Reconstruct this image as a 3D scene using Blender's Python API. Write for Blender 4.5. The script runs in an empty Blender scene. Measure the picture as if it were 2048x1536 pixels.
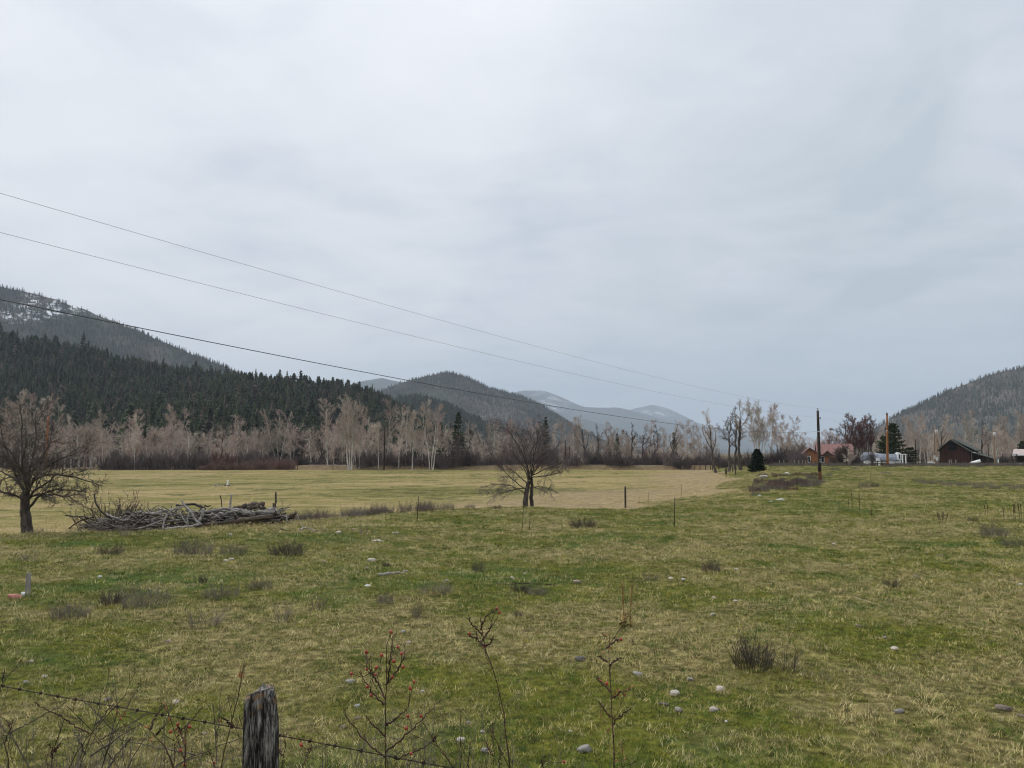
import bpy, math, random
import numpy as np
from mathutils import Vector

# ------------------------------------------------------------------ camera, light, sky
SC = bpy.context.scene
COL = SC.collection
R = math.radians
EYE = 2.1                      # the camera stands on the road shoulder, 2.1 m above the pasture
FPX = 1518.0                   # focal length in pixels of a 2048 px wide frame
PITCH = math.atan((905 - 768) / FPX)
cam_d = bpy.data.cameras.new('camera')
cam_d.sensor_width = 36.0
cam_d.lens = FPX / 2048 * 36.0
cam_d.clip_start = 0.1
cam_d.clip_end = 40000
cam = bpy.data.objects.new('camera', cam_d)
cam.location = (0, 0, EYE)
cam.rotation_euler = (math.pi / 2 + PITCH, 0, 0)
COL.objects.link(cam)
SC.camera = cam

SUN_AZ, SUN_EL = R(-62), R(44)          # azimuth from +Y (view direction), negative = left
sun_d = bpy.data.lights.new('sun', 'SUN')
sun_d.energy = 1.5
sun_d.angle = R(10)
sun_d.color = (1.0, 0.955, 0.89)
sun = bpy.data.objects.new('sun', sun_d)
sdir = Vector((math.sin(SUN_AZ) * math.cos(SUN_EL), math.cos(SUN_AZ) * math.cos(SUN_EL), math.sin(SUN_EL)))
sun.rotation_euler = sdir.to_track_quat('Z', 'Y').to_euler()
COL.objects.link(sun)


class NT:
    """small helper for node trees"""
    def __init__(s, nt):
        s.nt = nt
        s.nt.nodes.clear()

    def n(s, typ, **kw):
        nd = s.nt.nodes.new(typ)
        for k, v in kw.items():
            if k.startswith('i_'):
                key = k[2:]
                key = int(key) if key.isdigit() else key.replace('_', ' ')
                s.put(nd.inputs[key], v)
            else:
                setattr(nd, k, v)
        return nd

    def put(s, sock, v):
        if isinstance(v, bpy.types.NodeSocket):
            s.nt.links.new(v, sock)
        elif isinstance(v, bpy.types.Node):
            s.nt.links.new(v.outputs[0], sock)
        else:
            if isinstance(v, tuple) and len(v) == 3 and sock.type == 'RGBA':
                v = (*v, 1)
            sock.default_value = v

    def math(s, op, a, b=0.0, c=None, clamp=False):
        nd = s.nt.nodes.new('ShaderNodeMath')
        nd.operation = op
        nd.use_clamp = clamp
        s.put(nd.inputs[0], a)
        s.put(nd.inputs[1], b)
        if c is not None:
            s.put(nd.inputs[2], c)
        return nd.outputs[0]

    def mix(s, f, a, b, mode='MIX'):
        nd = s.nt.nodes.new('ShaderNodeMix')
        nd.data_type = 'RGBA'
        nd.blend_type = mode
        s.put(nd.inputs[0], f)
        s.put(nd.inputs[6], a)
        s.put(nd.inputs[7], b)
        return nd.outputs[2]

    def noise(s, vec, scale, detail=3.0, rough=0.55, dist=0.0):
        nd = s.nt.nodes.new('ShaderNodeTexNoise')
        if vec is not None:
            s.put(nd.inputs['Vector'], vec)
        s.put(nd.inputs['Scale'], scale)
        s.put(nd.inputs['Detail'], detail)
        s.put(nd.inputs['Roughness'], rough)
        s.put(nd.inputs['Distortion'], dist)
        return nd.outputs[0]

    def ramp(s, f, stops, interp='LINEAR'):
        nd = s.nt.nodes.new('ShaderNodeValToRGB')
        nd.color_ramp.interpolation = interp
        els = nd.color_ramp.elements
        while len(els) < len(stops):
            els.new(0.5)
        for e, (p, c) in zip(els, stops):
            e.position = p
            e.color = (*c, 1) if isinstance(c, tuple) else (c, c, c, 1)
        s.put(nd.inputs[0], f)
        return nd.outputs[0]

    def mapping(s, vec, scale=(1, 1, 1), loc=(0, 0, 0), rot=(0, 0, 0)):
        nd = s.nt.nodes.new('ShaderNodeMapping')
        s.put(nd.inputs[0], vec)
        nd.inputs['Scale'].default_value = scale
        nd.inputs['Location'].default_value = loc
        nd.inputs['Rotation'].default_value = rot
        return nd.outputs[0]


W = bpy.data.worlds.new('World')
SC.world = W
W.use_nodes = True
w = NT(W.node_tree)
nish = w.n('ShaderNodeTexSky', sky_type='NISHITA', sun_disc=False, sun_elevation=SUN_EL, sun_rotation=SUN_AZ)
tc = w.n('ShaderNodeTexCoord')
sep = w.n('ShaderNodeSeparateXYZ', i_0=tc.outputs['Generated'])
zc = w.math('MAXIMUM', sep.outputs[2], 0.0)
den = w.math('ADD', zc, 0.16)
pl = w.n('ShaderNodeCombineXYZ', i_0=w.math('DIVIDE', sep.outputs[0], den), i_1=w.math('DIVIDE', sep.outputs[1], den), i_2=0.0)
big = w.noise(w.mapping(pl, (0.9, 0.75, 1), (3.1, 1.7, 0)), 0.75, 3.0, 0.5, 0.3)
mid = w.noise(w.mapping(pl, (1.0, 0.8, 1), (7.3, 4.4, 2)), 1.9, 6.0, 0.55, 0.5)
fine = w.noise(w.mapping(pl, (0.7, 1.2, 1), (1.3, 9.4, 5)), 5.0, 5.0, 0.55, 0.4)
cl = w.math('MULTIPLY_ADD', w.math('SUBTRACT', w.math('ADD', w.math('MULTIPLY', big, 0.40), w.math('ADD', w.math('MULTIPLY', mid, 0.42), w.math('MULTIPLY', fine, 0.18))), 0.5), 2.1, 0.5)
# the cloud deck is thinner, so brighter, towards the hidden sun
dot = w.n('ShaderNodeVectorMath', operation='DOT_PRODUCT', i_0=tc.outputs['Generated'], i_1=tuple(sdir))
glow = w.math('MULTIPLY', w.math('SUBTRACT', dot.outputs['Value'], 0.42), 0.27)
cl = w.math('ADD', cl, glow)
cloud = w.ramp(cl, [(0.22, (0.435, 0.475, 0.525)), (0.42, (0.530, 0.556, 0.598)), (0.58, (0.600, 0.618, 0.648)), (0.78, (0.655, 0.664, 0.688))])
# a heavier grey bank of cloud hangs over the valley to the right
d2 = w.n('ShaderNodeVectorMath', operation='DOT_PRODUCT', i_0=tc.outputs['Generated'], i_1=tuple(Vector((0.56, 0.90, 0.30)).normalized()))
bankc = w.math('MULTIPLY', w.ramp(d2.outputs['Value'], [(0.86, 0.0), (0.985, 1.0)]), w.ramp(mid, [(0.40, 0.15), (0.60, 1.0)]))
cloud = w.mix(w.math('MULTIPLY', bankc, 0.78), cloud, (0.345, 0.400, 0.440))
low = w.ramp(sep.outputs[2], [(0.0, 1.0), (0.16, 0.0)])
cloud = w.mix(w.math('MULTIPLY', low, 0.5), cloud, (0.405, 0.49, 0.61))
# an overcast sky brightens steadily towards the zenith
zen = w.math('ADD', w.math('MULTIPLY', w.math('MULTIPLY', w.math('MULTIPLY', zc, zc), zc), 9.0), 10.0)
cloud10 = w.mix(1.0, cloud, w.n('ShaderNodeCombineColor', i_0=zen, i_1=zen, i_2=zen), 'MULTIPLY')
skycol = w.mix(0.94, nish.outputs[0], cloud10)
bg = w.n('ShaderNodeBackground', i_0=skycol, i_1=0.1)
w.n('ShaderNodeOutputWorld', i_0=bg)

SC.view_settings.view_transform = 'Standard'
SC.view_settings.look = 'None'
SC.view_settings.exposure = 0.5
SC.view_settings.gamma = 1.0
SC.view_settings.use_curve_mapping = False
SC.cycles.max_bounces = 5
SC.cycles.diffuse_bounces = 3
SC.cycles.glossy_bounces = 2
SC.cycles.transmission_bounces = 3
SC.cycles.transparent_max_bounces = 6
SC.cycles.volume_bounces = 0
SC.cycles.use_denoising = True
SC.cycles.filter_width = 1.1
SC.cycles.use_adaptive_sampling = False

# ------------------------------------------------------------------ helpers: props, meshes, pixels
HAZE_DENSITY = 0.80e-4


def tag(o, label=None, cat=None, group=None, kind=None):
    if label:
        o['label'] = label
    if cat:
        o['category'] = cat
    if group:
        o['group'] = group
    if kind:
        o['kind'] = kind
    return o


def empty(name, loc=(0, 0, 0), rz=0.0):
    o = bpy.data.objects.new(name, None)
    o.location = loc
    o.rotation_euler = (0, 0, rz)
    o.empty_display_size = 0.2
    COL.objects.link(o)
    return o


def make_mesh(name, V, quads=None, tris=None, smooth=True, mats=()):
    V = np.asarray(V, dtype=np.float32).reshape(-1, 3)
    me = bpy.data.meshes.new(name)
    nq = 0 if quads is None else len(quads)
    nt = 0 if tris is None else len(tris)
    me.vertices.add(len(V))
    me.vertices.foreach_set('co', V.ravel())
    idx, starts, tot = [], [], 0
    if nq:
        q = np.asarray(quads, dtype=np.int32).reshape(-1, 4)
        idx.append(q.ravel())
        starts.append(np.arange(nq, dtype=np.int32) * 4)
        tot = nq * 4
    if nt:
        t = np.asarray(tris, dtype=np.int32).reshape(-1, 3)
        idx.append(t.ravel())
        starts.append(tot + np.arange(nt, dtype=np.int32) * 3)
    idx = np.concatenate(idx)
    me.loops.add(len(idx))
    me.loops.foreach_set('vertex_index', idx)
    me.polygons.add(nq + nt)
    me.polygons.foreach_set('loop_start', np.concatenate(starts))
    if smooth:
        me.polygons.foreach_set('use_smooth', np.ones(nq + nt, dtype=bool))
    for m in mats:
        me.materials.append(m)
    me.update(calc_edges=True)
    return me


def obj(name, me, parent=None, loc=(0, 0, 0), rz=0.0, scale=None, link=True):
    o = bpy.data.objects.new(name, me)
    o.location = loc
    o.rotation_euler = (0, 0, rz)
    if scale is not None:
        o.scale = scale if hasattr(scale, '__len__') else (scale,) * 3
    if parent is not None:
        o.parent = parent
    if link:
        COL.objects.link(o)
    return o


class Poly:
    """collects boxes, prisms and free polygons into one mesh"""
    def __init__(s):
        s.v, s.f = [], []

    def add(s, vs, fs):
        b = len(s.v)
        s.v += [tuple(map(float, v)) for v in vs]
        s.f += [tuple(b + i for i in f) for f in fs]
        return s

    def box(s, x0, x1, y0, y1, z0, z1):
        vs = [(x, y, z) for z in (z0, z1) for x, y in ((x0, y0), (x1, y0), (x1, y1), (x0, y1))]
        return s.add(vs, [(3, 2, 1, 0), (4, 5, 6, 7), (0, 1, 5, 4), (1, 2, 6, 5), (2, 3, 7, 6), (3, 0, 4, 7)])

    def prism(s, prof, y0, y1):
        """prof: (x, z) outline counter-clockwise seen from -y, extruded along y"""
        n = len(prof)
        vs = [(x, y0, z) for x, z in prof] + [(x, y1, z) for x, z in prof]
        fs = [tuple(range(n)), tuple(range(2 * n - 1, n - 1, -1))]
        fs += [((i + 1) % n, i, n + i, n + (i + 1) % n) for i in range(n)]
        return s.add(vs, fs)

    def prism_x(s, prof, x0, x1):
        """prof: (y, z) outline extruded along x"""
        n = len(prof)
        vs = [(x0, y, z) for y, z in prof] + [(x1, y, z) for y, z in prof]
        fs = [tuple(range(n - 1, -1, -1)), tuple(range(n, 2 * n))]
        fs += [(i, (i + 1) % n, n + (i + 1) % n, n + i) for i in range(n)]
        return s.add(vs, fs)

    def build(s, name, mat, parent=None, bevel=0.0, loc=(0, 0, 0), rz=0.0):
        me = bpy.data.meshes.new(name)
        me.from_pydata(s.v, [], s.f)
        me.materials.append(mat)
        me.update()
        o = obj(name, me, parent, loc, rz)
        if bevel:
            b = o.modifiers.new('bevel', 'BEVEL')
            b.width = bevel
            b.segments = 1
        return o


def ray(px, py):
    u = (px - 1024) / FPX
    v = (768 - py) / FPX
    c, s = math.cos(PITCH), math.sin(PITCH)
    return np.array([u, c - v * s, s + v * c])


def at(px, py, Y):
    """world point at forward distance Y seen at pixel (px, py)"""
    d = ray(px, py)
    return np.array([0, 0, EYE]) + d * (Y / d[1])


# value noise --------------------------------------------------------
_rs = np.random.RandomState(11)
_LAT = _rs.rand(256, 256)


def vnoise(x, y, seed=0):
    x = np.asarray(x, float) + seed * 17.31
    y = np.asarray(y, float) + seed * 9.77
    xi, yi = np.floor(x).astype(int), np.floor(y).astype(int)
    fx, fy = x - xi, y - yi
    fx, fy = fx * fx * (3 - 2 * fx), fy * fy * (3 - 2 * fy)
    a, b = _LAT[xi & 255, yi & 255], _LAT[(xi + 1) & 255, yi & 255]
    c, d = _LAT[xi & 255, (yi + 1) & 255], _LAT[(xi + 1) & 255, (yi + 1) & 255]
    return (a * (1 - fx) + b * fx) * (1 - fy) + (c * (1 - fx) + d * fx) * fy


def fbm(x, y, seed=0, octv=4, gain=0.5):
    t, a, n = 0.0, 1.0, 0.0
    x, y = np.asarray(x, float), np.asarray(y, float)
    for k in range(octv):
        t = t + a * vnoise(x * 2 ** k, y * 2 ** k, seed + k)
        n += a
        a *= gain
    return t / n


# terrain ------------------------------------------------------------
def sstep(t):
    t = np.clip(t, 0, 1)
    return t * t * (3 - 2 * t)


_edge_px = [(-500, 19.5), (0, 23.3), (150, 24.3), (300, 26), (450, 28), (590, 30), (750, 33), (900, 36), (1050, 38.8), (1250, 37.5), (1350, 42),
            (1450, 53), (1560, 70), (1640, 92), (1590, 130), (1535, 170), (1500, 225), (1490, 300)]
EDGE = np.array([((p - 1024) / FPX * Y, Y) for p, Y in _edge_px])
_POLY = np.vstack([EDGE, [[900, 320], [900, -300], [-600, -300], [-600, 16]]])
FIELD_Z = -2.5


def edge_dist(x, y):
    """signed distance to the terrace edge: > 0 out on the low field"""
    x, y = np.asarray(x, float), np.asarray(y, float)
    best = np.full(x.shape, 1e9)
    inside = np.zeros(x.shape, bool)
    n = len(_POLY)
    for i in range(n):
        ax, ay = _POLY[i]
        bx, by = _POLY[(i + 1) % n]
        if i < len(EDGE) - 1:
            t = np.clip(((x - ax) * (bx - ax) + (y - ay) * (by - ay)) / ((bx - ax) ** 2 + (by - ay) ** 2), 0, 1)
            best = np.minimum(best, np.hypot(x - ax - t * (bx - ax), y - ay - t * (by - ay)))
        cond = (ay > y) != (by > y)
        with np.errstate(divide='ignore', invalid='ignore'):
            xx = ax + (y - ay) * (bx - ax) / (by - ay if by != ay else 1e-9)
        inside ^= cond & (x < xx)
    return np.where(inside, -best, best)


def bank_y(x):
    return 209 + 0.02 * np.asarray(x, float)


def terrain(x, y):
    x, y = np.asarray(x, float), np.asarray(y, float)
    T = np.interp(y, [-300, 0, 40, 90, 120, 150, 180, 230, 320, 500, 900], [0.2, 0, -0.62, -1.46, -0.95, -0.62, -0.85, -1.3, -2.2, -3.0, -3.0])
    near = 1 - sstep((y - 60) / 120)
    T = T + (fbm(x / 5.5, y / 5.5, 3, 3) - 0.5) * 0.34 * (0.35 + 0.65 * near) * sstep((y - 3) / 6)
    T = T + (fbm(x / 1.3, y / 1.3, 8, 2) - 0.5) * 0.07 * near
    F = FIELD_Z + (fbm(x / 26, y / 26, 5, 3) - 0.5) * 0.28 - 0.6 * sstep((y - 230) / 150)
    sd = edge_dist(x, y) + (fbm(x / 7, y / 7, 21, 2) - 0.5) * 3.0
    wd = 7.0 + 9.0 * sstep((y - 50) / 50)
    s = sstep((sd + 1.0) / wd)
    z = T * (1 - s) + F * s
    # the road bank along the far edge of the field
    b = 1.15 * sstep((y - bank_y(x) + 4.0) / 3.2) * (1 - sstep((y - bank_y(x) - 5.5) / 4.0))
    xm = sstep((x + 68) / 12) * (1 - sstep((x - 62) / 8))
    z = z + b * xm * s
    return z


def tz(x, y):
    return float(terrain(np.array([x]), np.array([y]))[0])


def ground(px, Y):
    """ground point in pixel column px at forward distance Y"""
    py = 930.0
    for _ in range(4):
        p = at(px, py, Y)
        z = tz(p[0], p[1])
        # pixel row of that ground point
        dz, c, s = z - EYE, math.cos(PITCH), math.sin(PITCH)
        py = 768 - FPX * (dz * c - Y * s) / (Y * c + dz * s)
    return np.array([p[0], Y, z])


_ST = np.concatenate([np.arange(2.0, 60, 0.1), np.arange(60, 260, 0.5)])


def hit(px, py):
    """first terrain point along the ray through (px, py)"""
    d = ray(px, py)
    x, y, z = d[0] / d[1] * _ST, _ST, EYE + d[2] / d[1] * _ST
    g = terrain(x, y)
    k = np.argmax(z <= g)
    if z[k] > g[k]:
        k = len(_ST) - 1
    return np.array([x[k], y[k], g[k]])

# ------------------------------------------------------------------ materials
def mat_base(name, rough=0.8, spec=0.3):
    m = bpy.data.materials.new(name)
    m.use_nodes = True
    t = NT(m.node_tree)
    b = t.n('ShaderNodeBsdfPrincipled')
    b.inputs['Roughness'].default_value = rough
    b.inputs['Specular IOR Level'].default_value = spec
    t.n('ShaderNodeOutputMaterial', i_0=b)
    return m, t, b


def mat(name, c1, c2=None, scale=3.0, stretch=(1, 1, 1), rough=0.8, bump=0.0, spec=0.25, lo=0.35, hi=0.65, rnd=0.0, detail=5.0, dist=0.2, world=False):
    """two colours mixed by noise, with optional bump and per-object brightness"""
    m, t, b = mat_base(name, rough, spec)
    co = t.n('ShaderNodeNewGeometry').outputs['Position'] if world else t.n('ShaderNodeTexCoord').outputs['Object']
    f = t.noise(t.mapping(co, stretch), scale, detail, 0.6, dist)
    col = t.ramp(f, [(lo, c1), (hi, c2 or c1)])
    if rnd:
        oi = t.n('ShaderNodeObjectInfo')
        k = t.math('ADD', t.math('MULTIPLY', oi.outputs['Random'], 2 * rnd), 1 - rnd)
        col = t.mix(1.0, col, t.n('ShaderNodeCombineColor', i_0=k, i_1=k, i_2=k), 'MULTIPLY')
    t.put(b.inputs['Base Color'], col)
    if bump:
        bp = t.n('ShaderNodeBump', i_Strength=min(bump, 1.0), i_Distance=0.02, i_Height=f)
        t.put(b.inputs['Normal'], bp)
    return m


M = {}
M['bark_pale'] = mat('pale bark', (0.30, 0.265, 0.225), (0.62, 0.57, 0.50), 1.6, (1, 1, .35), rnd=.2)
M['bark_dark'] = mat('dark bark', (0.035, 0.028, 0.024), (0.13, 0.105, 0.085), 2.5, (1, 1, .3), rnd=.2)
M['twig_tan'] = mat('tan twigs', (0.35, 0.29, 0.24), (0.57, 0.485, 0.40), .5, rnd=.25)
M['twig_pink'] = mat('pinkish twigs', (0.31, 0.235, 0.20), (0.49, 0.385, 0.325), .5, rnd=.2)
M['twig_dark'] = mat('dark twigs', (0.075, 0.06, 0.053), (0.16, 0.13, 0.115), .5, rnd=.25)
M['twig_red'] = mat('reddish twigs', (0.075, 0.036, 0.032), (0.15, 0.075, 0.062), .5, rnd=.2)
M['willow'] = mat('purple brown willow stems', (0.058, 0.045, 0.043), (0.18, 0.142, 0.13), .6, rnd=.3)
M['willow_red'] = mat('red brown willow stems', (0.08, 0.035, 0.028), (0.15, 0.075, 0.06), .6, rnd=.2)
M['willow_pink'] = mat('pinkish low stems', (0.16, 0.10, 0.085), (0.27, 0.18, 0.15), .6, rnd=.2)
M['haw_bark'] = mat('hawthorn bark', (0.025, 0.02, 0.017), (0.11, 0.088, 0.07), 9, (1, 1, .3), bump=.6)
M['haw_twig'] = mat('hawthorn twigs', (0.05, 0.040, 0.034), (0.15, 0.118, 0.10), 2)
M['plum_twig'] = mat('purple grey twigs', (0.085, 0.066, 0.066), (0.20, 0.16, 0.155), 2)
M['weed_grey'] = mat('grey dead stems', (0.07, 0.061, 0.052), (0.20, 0.175, 0.145), 3, rnd=.2)
M['weed_dark'] = mat('dark dead stems', (0.028, 0.023, 0.020), (0.095, 0.080, 0.070), 3, rnd=.2)
M['weed_straw'] = mat('straw stems', (0.26, 0.21, 0.12), (0.42, 0.36, 0.23), 3, rnd=.15)
M['mullein'] = mat('dead mullein', (0.05, 0.032, 0.018), (0.15, 0.095, 0.045), 8)
M['mullein_gold'] = mat('golden dead mullein', (0.12, 0.075, 0.02), (0.30, 0.21, 0.07), 8)
M['rose_stem'] = mat('rose stems', (0.022, 0.011, 0.010), (0.085, 0.040, 0.030), 14, (1, 1, .4))
M['rose_grey'] = mat('old rose stems', (0.025, 0.020, 0.018), (0.11, 0.092, 0.080), 14, (1, 1, .4))
M['hip'] = mat('rose hip', (0.20, 0.020, 0.010), (0.36, 0.050, 0.018), 40, rough=.38, spec=.5)
M['dry_leaf'] = mat('dry rose leaf', (0.20, 0.075, 0.025), (0.38, 0.18, 0.07), 30)
M['post'] = None
M['pole_dark'] = mat('dark creosote pole', (0.016, 0.012, 0.010), (0.055, 0.04, 0.03), 5, (1, 1, .12), bump=.3)
M['pole_rust'] = mat('rust brown pole foot', (0.07, 0.032, 0.016), (0.16, 0.075, 0.036), 6, (1, 1, .15))
M['pole_orange'] = mat('orange brown pole', (0.16, 0.062, 0.02), (0.34, 0.145, 0.055), 5, (1, 1, .1))
M['pole_tan'] = mat('tan pole', (0.20, 0.13, 0.085), (0.36, 0.25, 0.17), 5, (1, 1, .1))
M['metal_grey'] = mat('grey painted metal', (0.50, 0.52, 0.54), (0.64, 0.66, 0.68), 6, rough=.45)
M['wire'] = mat('weathered wire', (0.12, 0.12, 0.125), (0.2, 0.2, 0.21), 2, rough=.5)
M['cable'] = mat('black cable', (0.05, 0.05, 0.052), (0.12, 0.12, 0.125), 2, rough=.5)
M['barb'] = mat('rusty barbed wire', (0.018, 0.014, 0.012), (0.06, 0.038, 0.026), 60, rough=.7)
M['white'] = mat('white paint', (0.66, 0.66, 0.65), (0.80, 0.80, 0.79), 4)
M['window'] = mat('dark window glass', (0.02, 0.025, 0.03), (0.035, 0.04, 0.05), 1, rough=.12, spec=.6)
M['loft_shade'] = mat('painted loft shade', (0.006, 0.005, 0.005), (0.012, 0.01, 0.01), 1)  # near black, the shade inside the hayloft put into the colour
M['steel_post'] = mat('rusty steel', (0.035, 0.024, 0.018), (0.09, 0.055, 0.035), 20)
M['wood_dark'] = mat('dark old wood', (0.03, 0.022, 0.017), (0.085, 0.062, 0.046), 8, (1, 1, .15), bump=.3)
M['wood_brown'] = mat('brown wood', (0.07, 0.042, 0.026), (0.15, 0.095, 0.06), 8, (1, 1, .15), bump=.3)
M['wood_grey'] = mat('grey weathered wood', (0.17, 0.155, 0.135), (0.36, 0.335, 0.30), 14, (1, 1, .12), bump=.5)
M['log_grey'] = mat('bleached log', (0.06, 0.05, 0.043), (0.36, 0.33, 0.30), 7, (.25, 2.2, 2.2), bump=.8, lo=.38, hi=.68)
M['log_brown'] = mat('brown log', (0.025, 0.019, 0.015), (0.19, 0.145, 0.11), 6, (.25, 2.2, 2.2), bump=.8, lo=.36, hi=.72)
M['branch_grey'] = mat('bleached branch', (0.16, 0.145, 0.13), (0.40, 0.375, 0.34), 8)
M['branch_dark'] = mat('dark branch', (0.022, 0.017, 0.014), (0.085, 0.068, 0.055), 8)
M['tyre'] = mat('black rubber', (0.008, 0.008, 0.009), (0.02, 0.02, 0.02), 8)
for nm, a, b in (('rock_pale', (0.27, 0.235, 0.195), (0.56, 0.51, 0.44)), ('rock_grey', (0.13, 0.12, 0.105), (0.36, 0.34, 0.305)),
                 ('rock_dark', (0.04, 0.036, 0.033), (0.15, 0.135, 0.12)), ('rock_pink', (0.25, 0.18, 0.145), (0.42, 0.33, 0.28)),
                 ('rock_white', (0.36, 0.36, 0.35), (0.58, 0.58, 0.56)), ('rock_brown', (0.10, 0.078, 0.058), (0.23, 0.185, 0.145))):
    M[nm] = mat(nm.replace('_', ' '), a, b, 11, bump=.5, detail=7)


def needles(name, c1, c2, rnd=.3, brown=None):
    m, t, b = mat_base(name, .85, .15)
    co = t.n('ShaderNodeNewGeometry').outputs['Position']
    f = t.noise(co, 1.1, 3.0)
    oi = t.n('ShaderNodeObjectInfo').outputs['Random']
    col = t.ramp(f, [(.35, c1), (.68, c2)])
    if brown:
        col = t.mix(t.ramp(oi, [(.80, 0.0), (.86, 1.0)]), col, brown)
    k = t.math('ADD', t.math('MULTIPLY', t.math('FRACT', t.math('MULTIPLY', oi, 7.13)), 2 * rnd), 1 - rnd)
    col = t.mix(1.0, col, t.n('ShaderNodeCombineColor', i_0=k, i_1=k, i_2=k), 'MULTIPLY')
    t.put(b.inputs['Base Color'], col)
    return m


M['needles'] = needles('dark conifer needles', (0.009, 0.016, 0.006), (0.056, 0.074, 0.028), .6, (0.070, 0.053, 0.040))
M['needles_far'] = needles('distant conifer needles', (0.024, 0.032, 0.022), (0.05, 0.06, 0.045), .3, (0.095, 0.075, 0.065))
M['needles_spruce'] = needles('deep green spruce needles', (0.005, 0.012, 0.006), (0.016, 0.032, 0.013), .1)
M['needles_green'] = needles('green pine needles', (0.022, 0.035, 0.014), (0.070, 0.090, 0.042), .2)


# ------------------------------------------------------------------ branch growth and tubes
def norm(v):
    return v / np.maximum(np.linalg.norm(v, axis=-1, keepdims=True), 1e-9)


def tubes(groups, cap=False):
    """groups: list of (P (N,n,3), R (N,n), sides) -> V, quads, tris"""
    Vs, Qs, Ts, off = [], [], [], 0
    for P, Rd, S in groups:
        N, n, _ = P.shape
        if N == 0:
            continue
        T = norm(np.gradient(P, axis=1))
        mean = norm(P[:, -1] - P[:, 0])
        ref = np.where(np.abs(mean[:, 2:3]) < 0.8, np.array([[0, 0, 1.0]]), np.array([[1.0, 0.2, 0]]))
        A = norm(np.cross(T, ref[:, None, :]))
        B = np.cross(T, A)
        ang = np.arange(S) * 2 * math.pi / S
        ring = P[:, :, None, :] + Rd[:, :, None, None] * (np.cos(ang)[None, None, :, None] * A[:, :, None, :] + np.sin(ang)[None, None, :, None] * B[:, :, None, :])
        Vs.append(ring.reshape(-1, 3))
        base = off + (np.arange(N) * n * S)[:, None, None] + (np.arange(n - 1) * S)[None, :, None] + np.arange(S)[None, None, :]
        nx = off + (np.arange(N) * n * S)[:, None, None] + (np.arange(n - 1) * S)[None, :, None] + ((np.arange(S) + 1) % S)[None, None, :]
        Qs.append(np.stack([base, nx, nx + S, base + S], -1).reshape(-1, 4))
        cnt = N * n * S
        if cap:
            Vs.append(np.concatenate([P[:, 0], P[:, -1]]))
            for i in range(N):
                for e, r0, c in ((0, i * n * S, cnt + i), (1, i * n * S + (n - 1) * S, cnt + N + i)):
                    for k in range(S):
                        a, b2 = off + r0 + k, off + r0 + (k + 1) % S
                        Ts.append((b2, a, off + c) if e == 0 else (a, b2, off + c))
            cnt += 2 * N
        off += cnt
    V = np.concatenate(Vs) if Vs else np.zeros((0, 3))
    Q = np.concatenate(Qs) if Qs else None
    return V, Q, (np.array(Ts) if Ts else None)


def tube_mesh(name, groups, mats, cap=False):
    V, Q, T = tubes(groups, cap)
    return make_mesh(name, V, Q, T, True, mats)


def resample(pts, n):
    pts = np.asarray(pts, float)
    d = np.concatenate([[0], np.cumsum(np.linalg.norm(np.diff(pts, axis=0), axis=1))])
    t = np.linspace(0, d[-1], n)
    out = np.stack([np.interp(t, d, pts[:, k]) for k in range(3)], 1)
    if len(pts) > 2 and n > 4:                       # soften the corners
        o2 = out.copy()
        o2[1:-1] = (out[:-2] + 2 * out[1:-1] + out[2:]) / 4
        out = o2
    return out


def grow(rng, P, Rd, levels):
    """grow child branches level by level; returns the list of tube groups of the children"""
    out = []
    for L in levels:
        N, n, _ = P.shape
        k = L['n']
        plen = np.linalg.norm(np.diff(P, axis=1), axis=2).sum(1)
        t = (np.arange(k)[None, :] + rng.rand(N, k)) / k
        t = L['t'][0] + t * (L['t'][1] - L['t'][0])
        f = t * (n - 1)
        i = np.minimum(f.astype(int), n - 2)
        fr = (f - i)[..., None]
        ar = np.arange(N)[:, None]
        pos = P[ar, i] * (1 - fr) + P[ar, i + 1] * fr
        tan = norm(P[ar, i + 1] - P[ar, i])
        pr = Rd[ar, i] * (1 - fr[..., 0]) + Rd[ar, i + 1] * fr[..., 0]
        rv = rng.randn(N, k, 3)
        perp = norm(rv - (rv * tan).sum(-1, keepdims=True) * tan)
        a = np.radians(L['ang'][0] + rng.rand(N, k, 1) * (L['ang'][1] - L['ang'][0]))
        d = norm(np.cos(a) * tan + np.sin(a) * perp)
        ln = (L['len'][0] + rng.rand(N, k) * (L['len'][1] - L['len'][0])) * plen[:, None] * (1 - L.get('fall', 0.5) * t)
        if 'max' in L:
            ln = np.minimum(ln, L['max'])
        s = L.get('segs', 4)
        pts = [pos]
        dd = d
        for j in range(s):
            dd = norm(dd + L.get('jit', .12) * rng.randn(N, k, 3) + np.array([0, 0, L.get('up', 0.0)]))
            pts.append(pts[-1] + dd * (ln / s)[..., None])
        C = np.stack(pts, 2).reshape(N * k, s + 1, 3)
        r0 = np.minimum(pr * L.get('rr', .6), L.get('rmax', 9.0)).reshape(-1)
        r0 = np.maximum(r0, L.get('rmin', .004))
        taper = np.linspace(1, L.get('tip', .35), s + 1)
        RC = r0[:, None] * taper[None, :]
        out.append((C, RC, L.get('sides', 3)))
        P, Rd = C, RC
    return out


def trunk_line(rng, H, r, n=10, bend=.03, base=(0, 0, 0), lean=(0, 0), tip=.12):
    z = np.linspace(0, 1, n)
    p = np.zeros((n, 3))
    p[:, 2] = z * H
    dx = np.cumsum(rng.randn(n) * bend * H / n * 2.2)
    dy = np.cumsum(rng.randn(n) * bend * H / n * 2.2)
    p[:, 0] = dx - dx[0] + lean[0] * H * z ** 1.2
    p[:, 1] = dy - dy[0] + lean[1] * H * z ** 1.2
    rad = r * (1 - z * (1 - tip))
    rad[0] *= 1.25
    return p + np.array(base), rad


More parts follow.
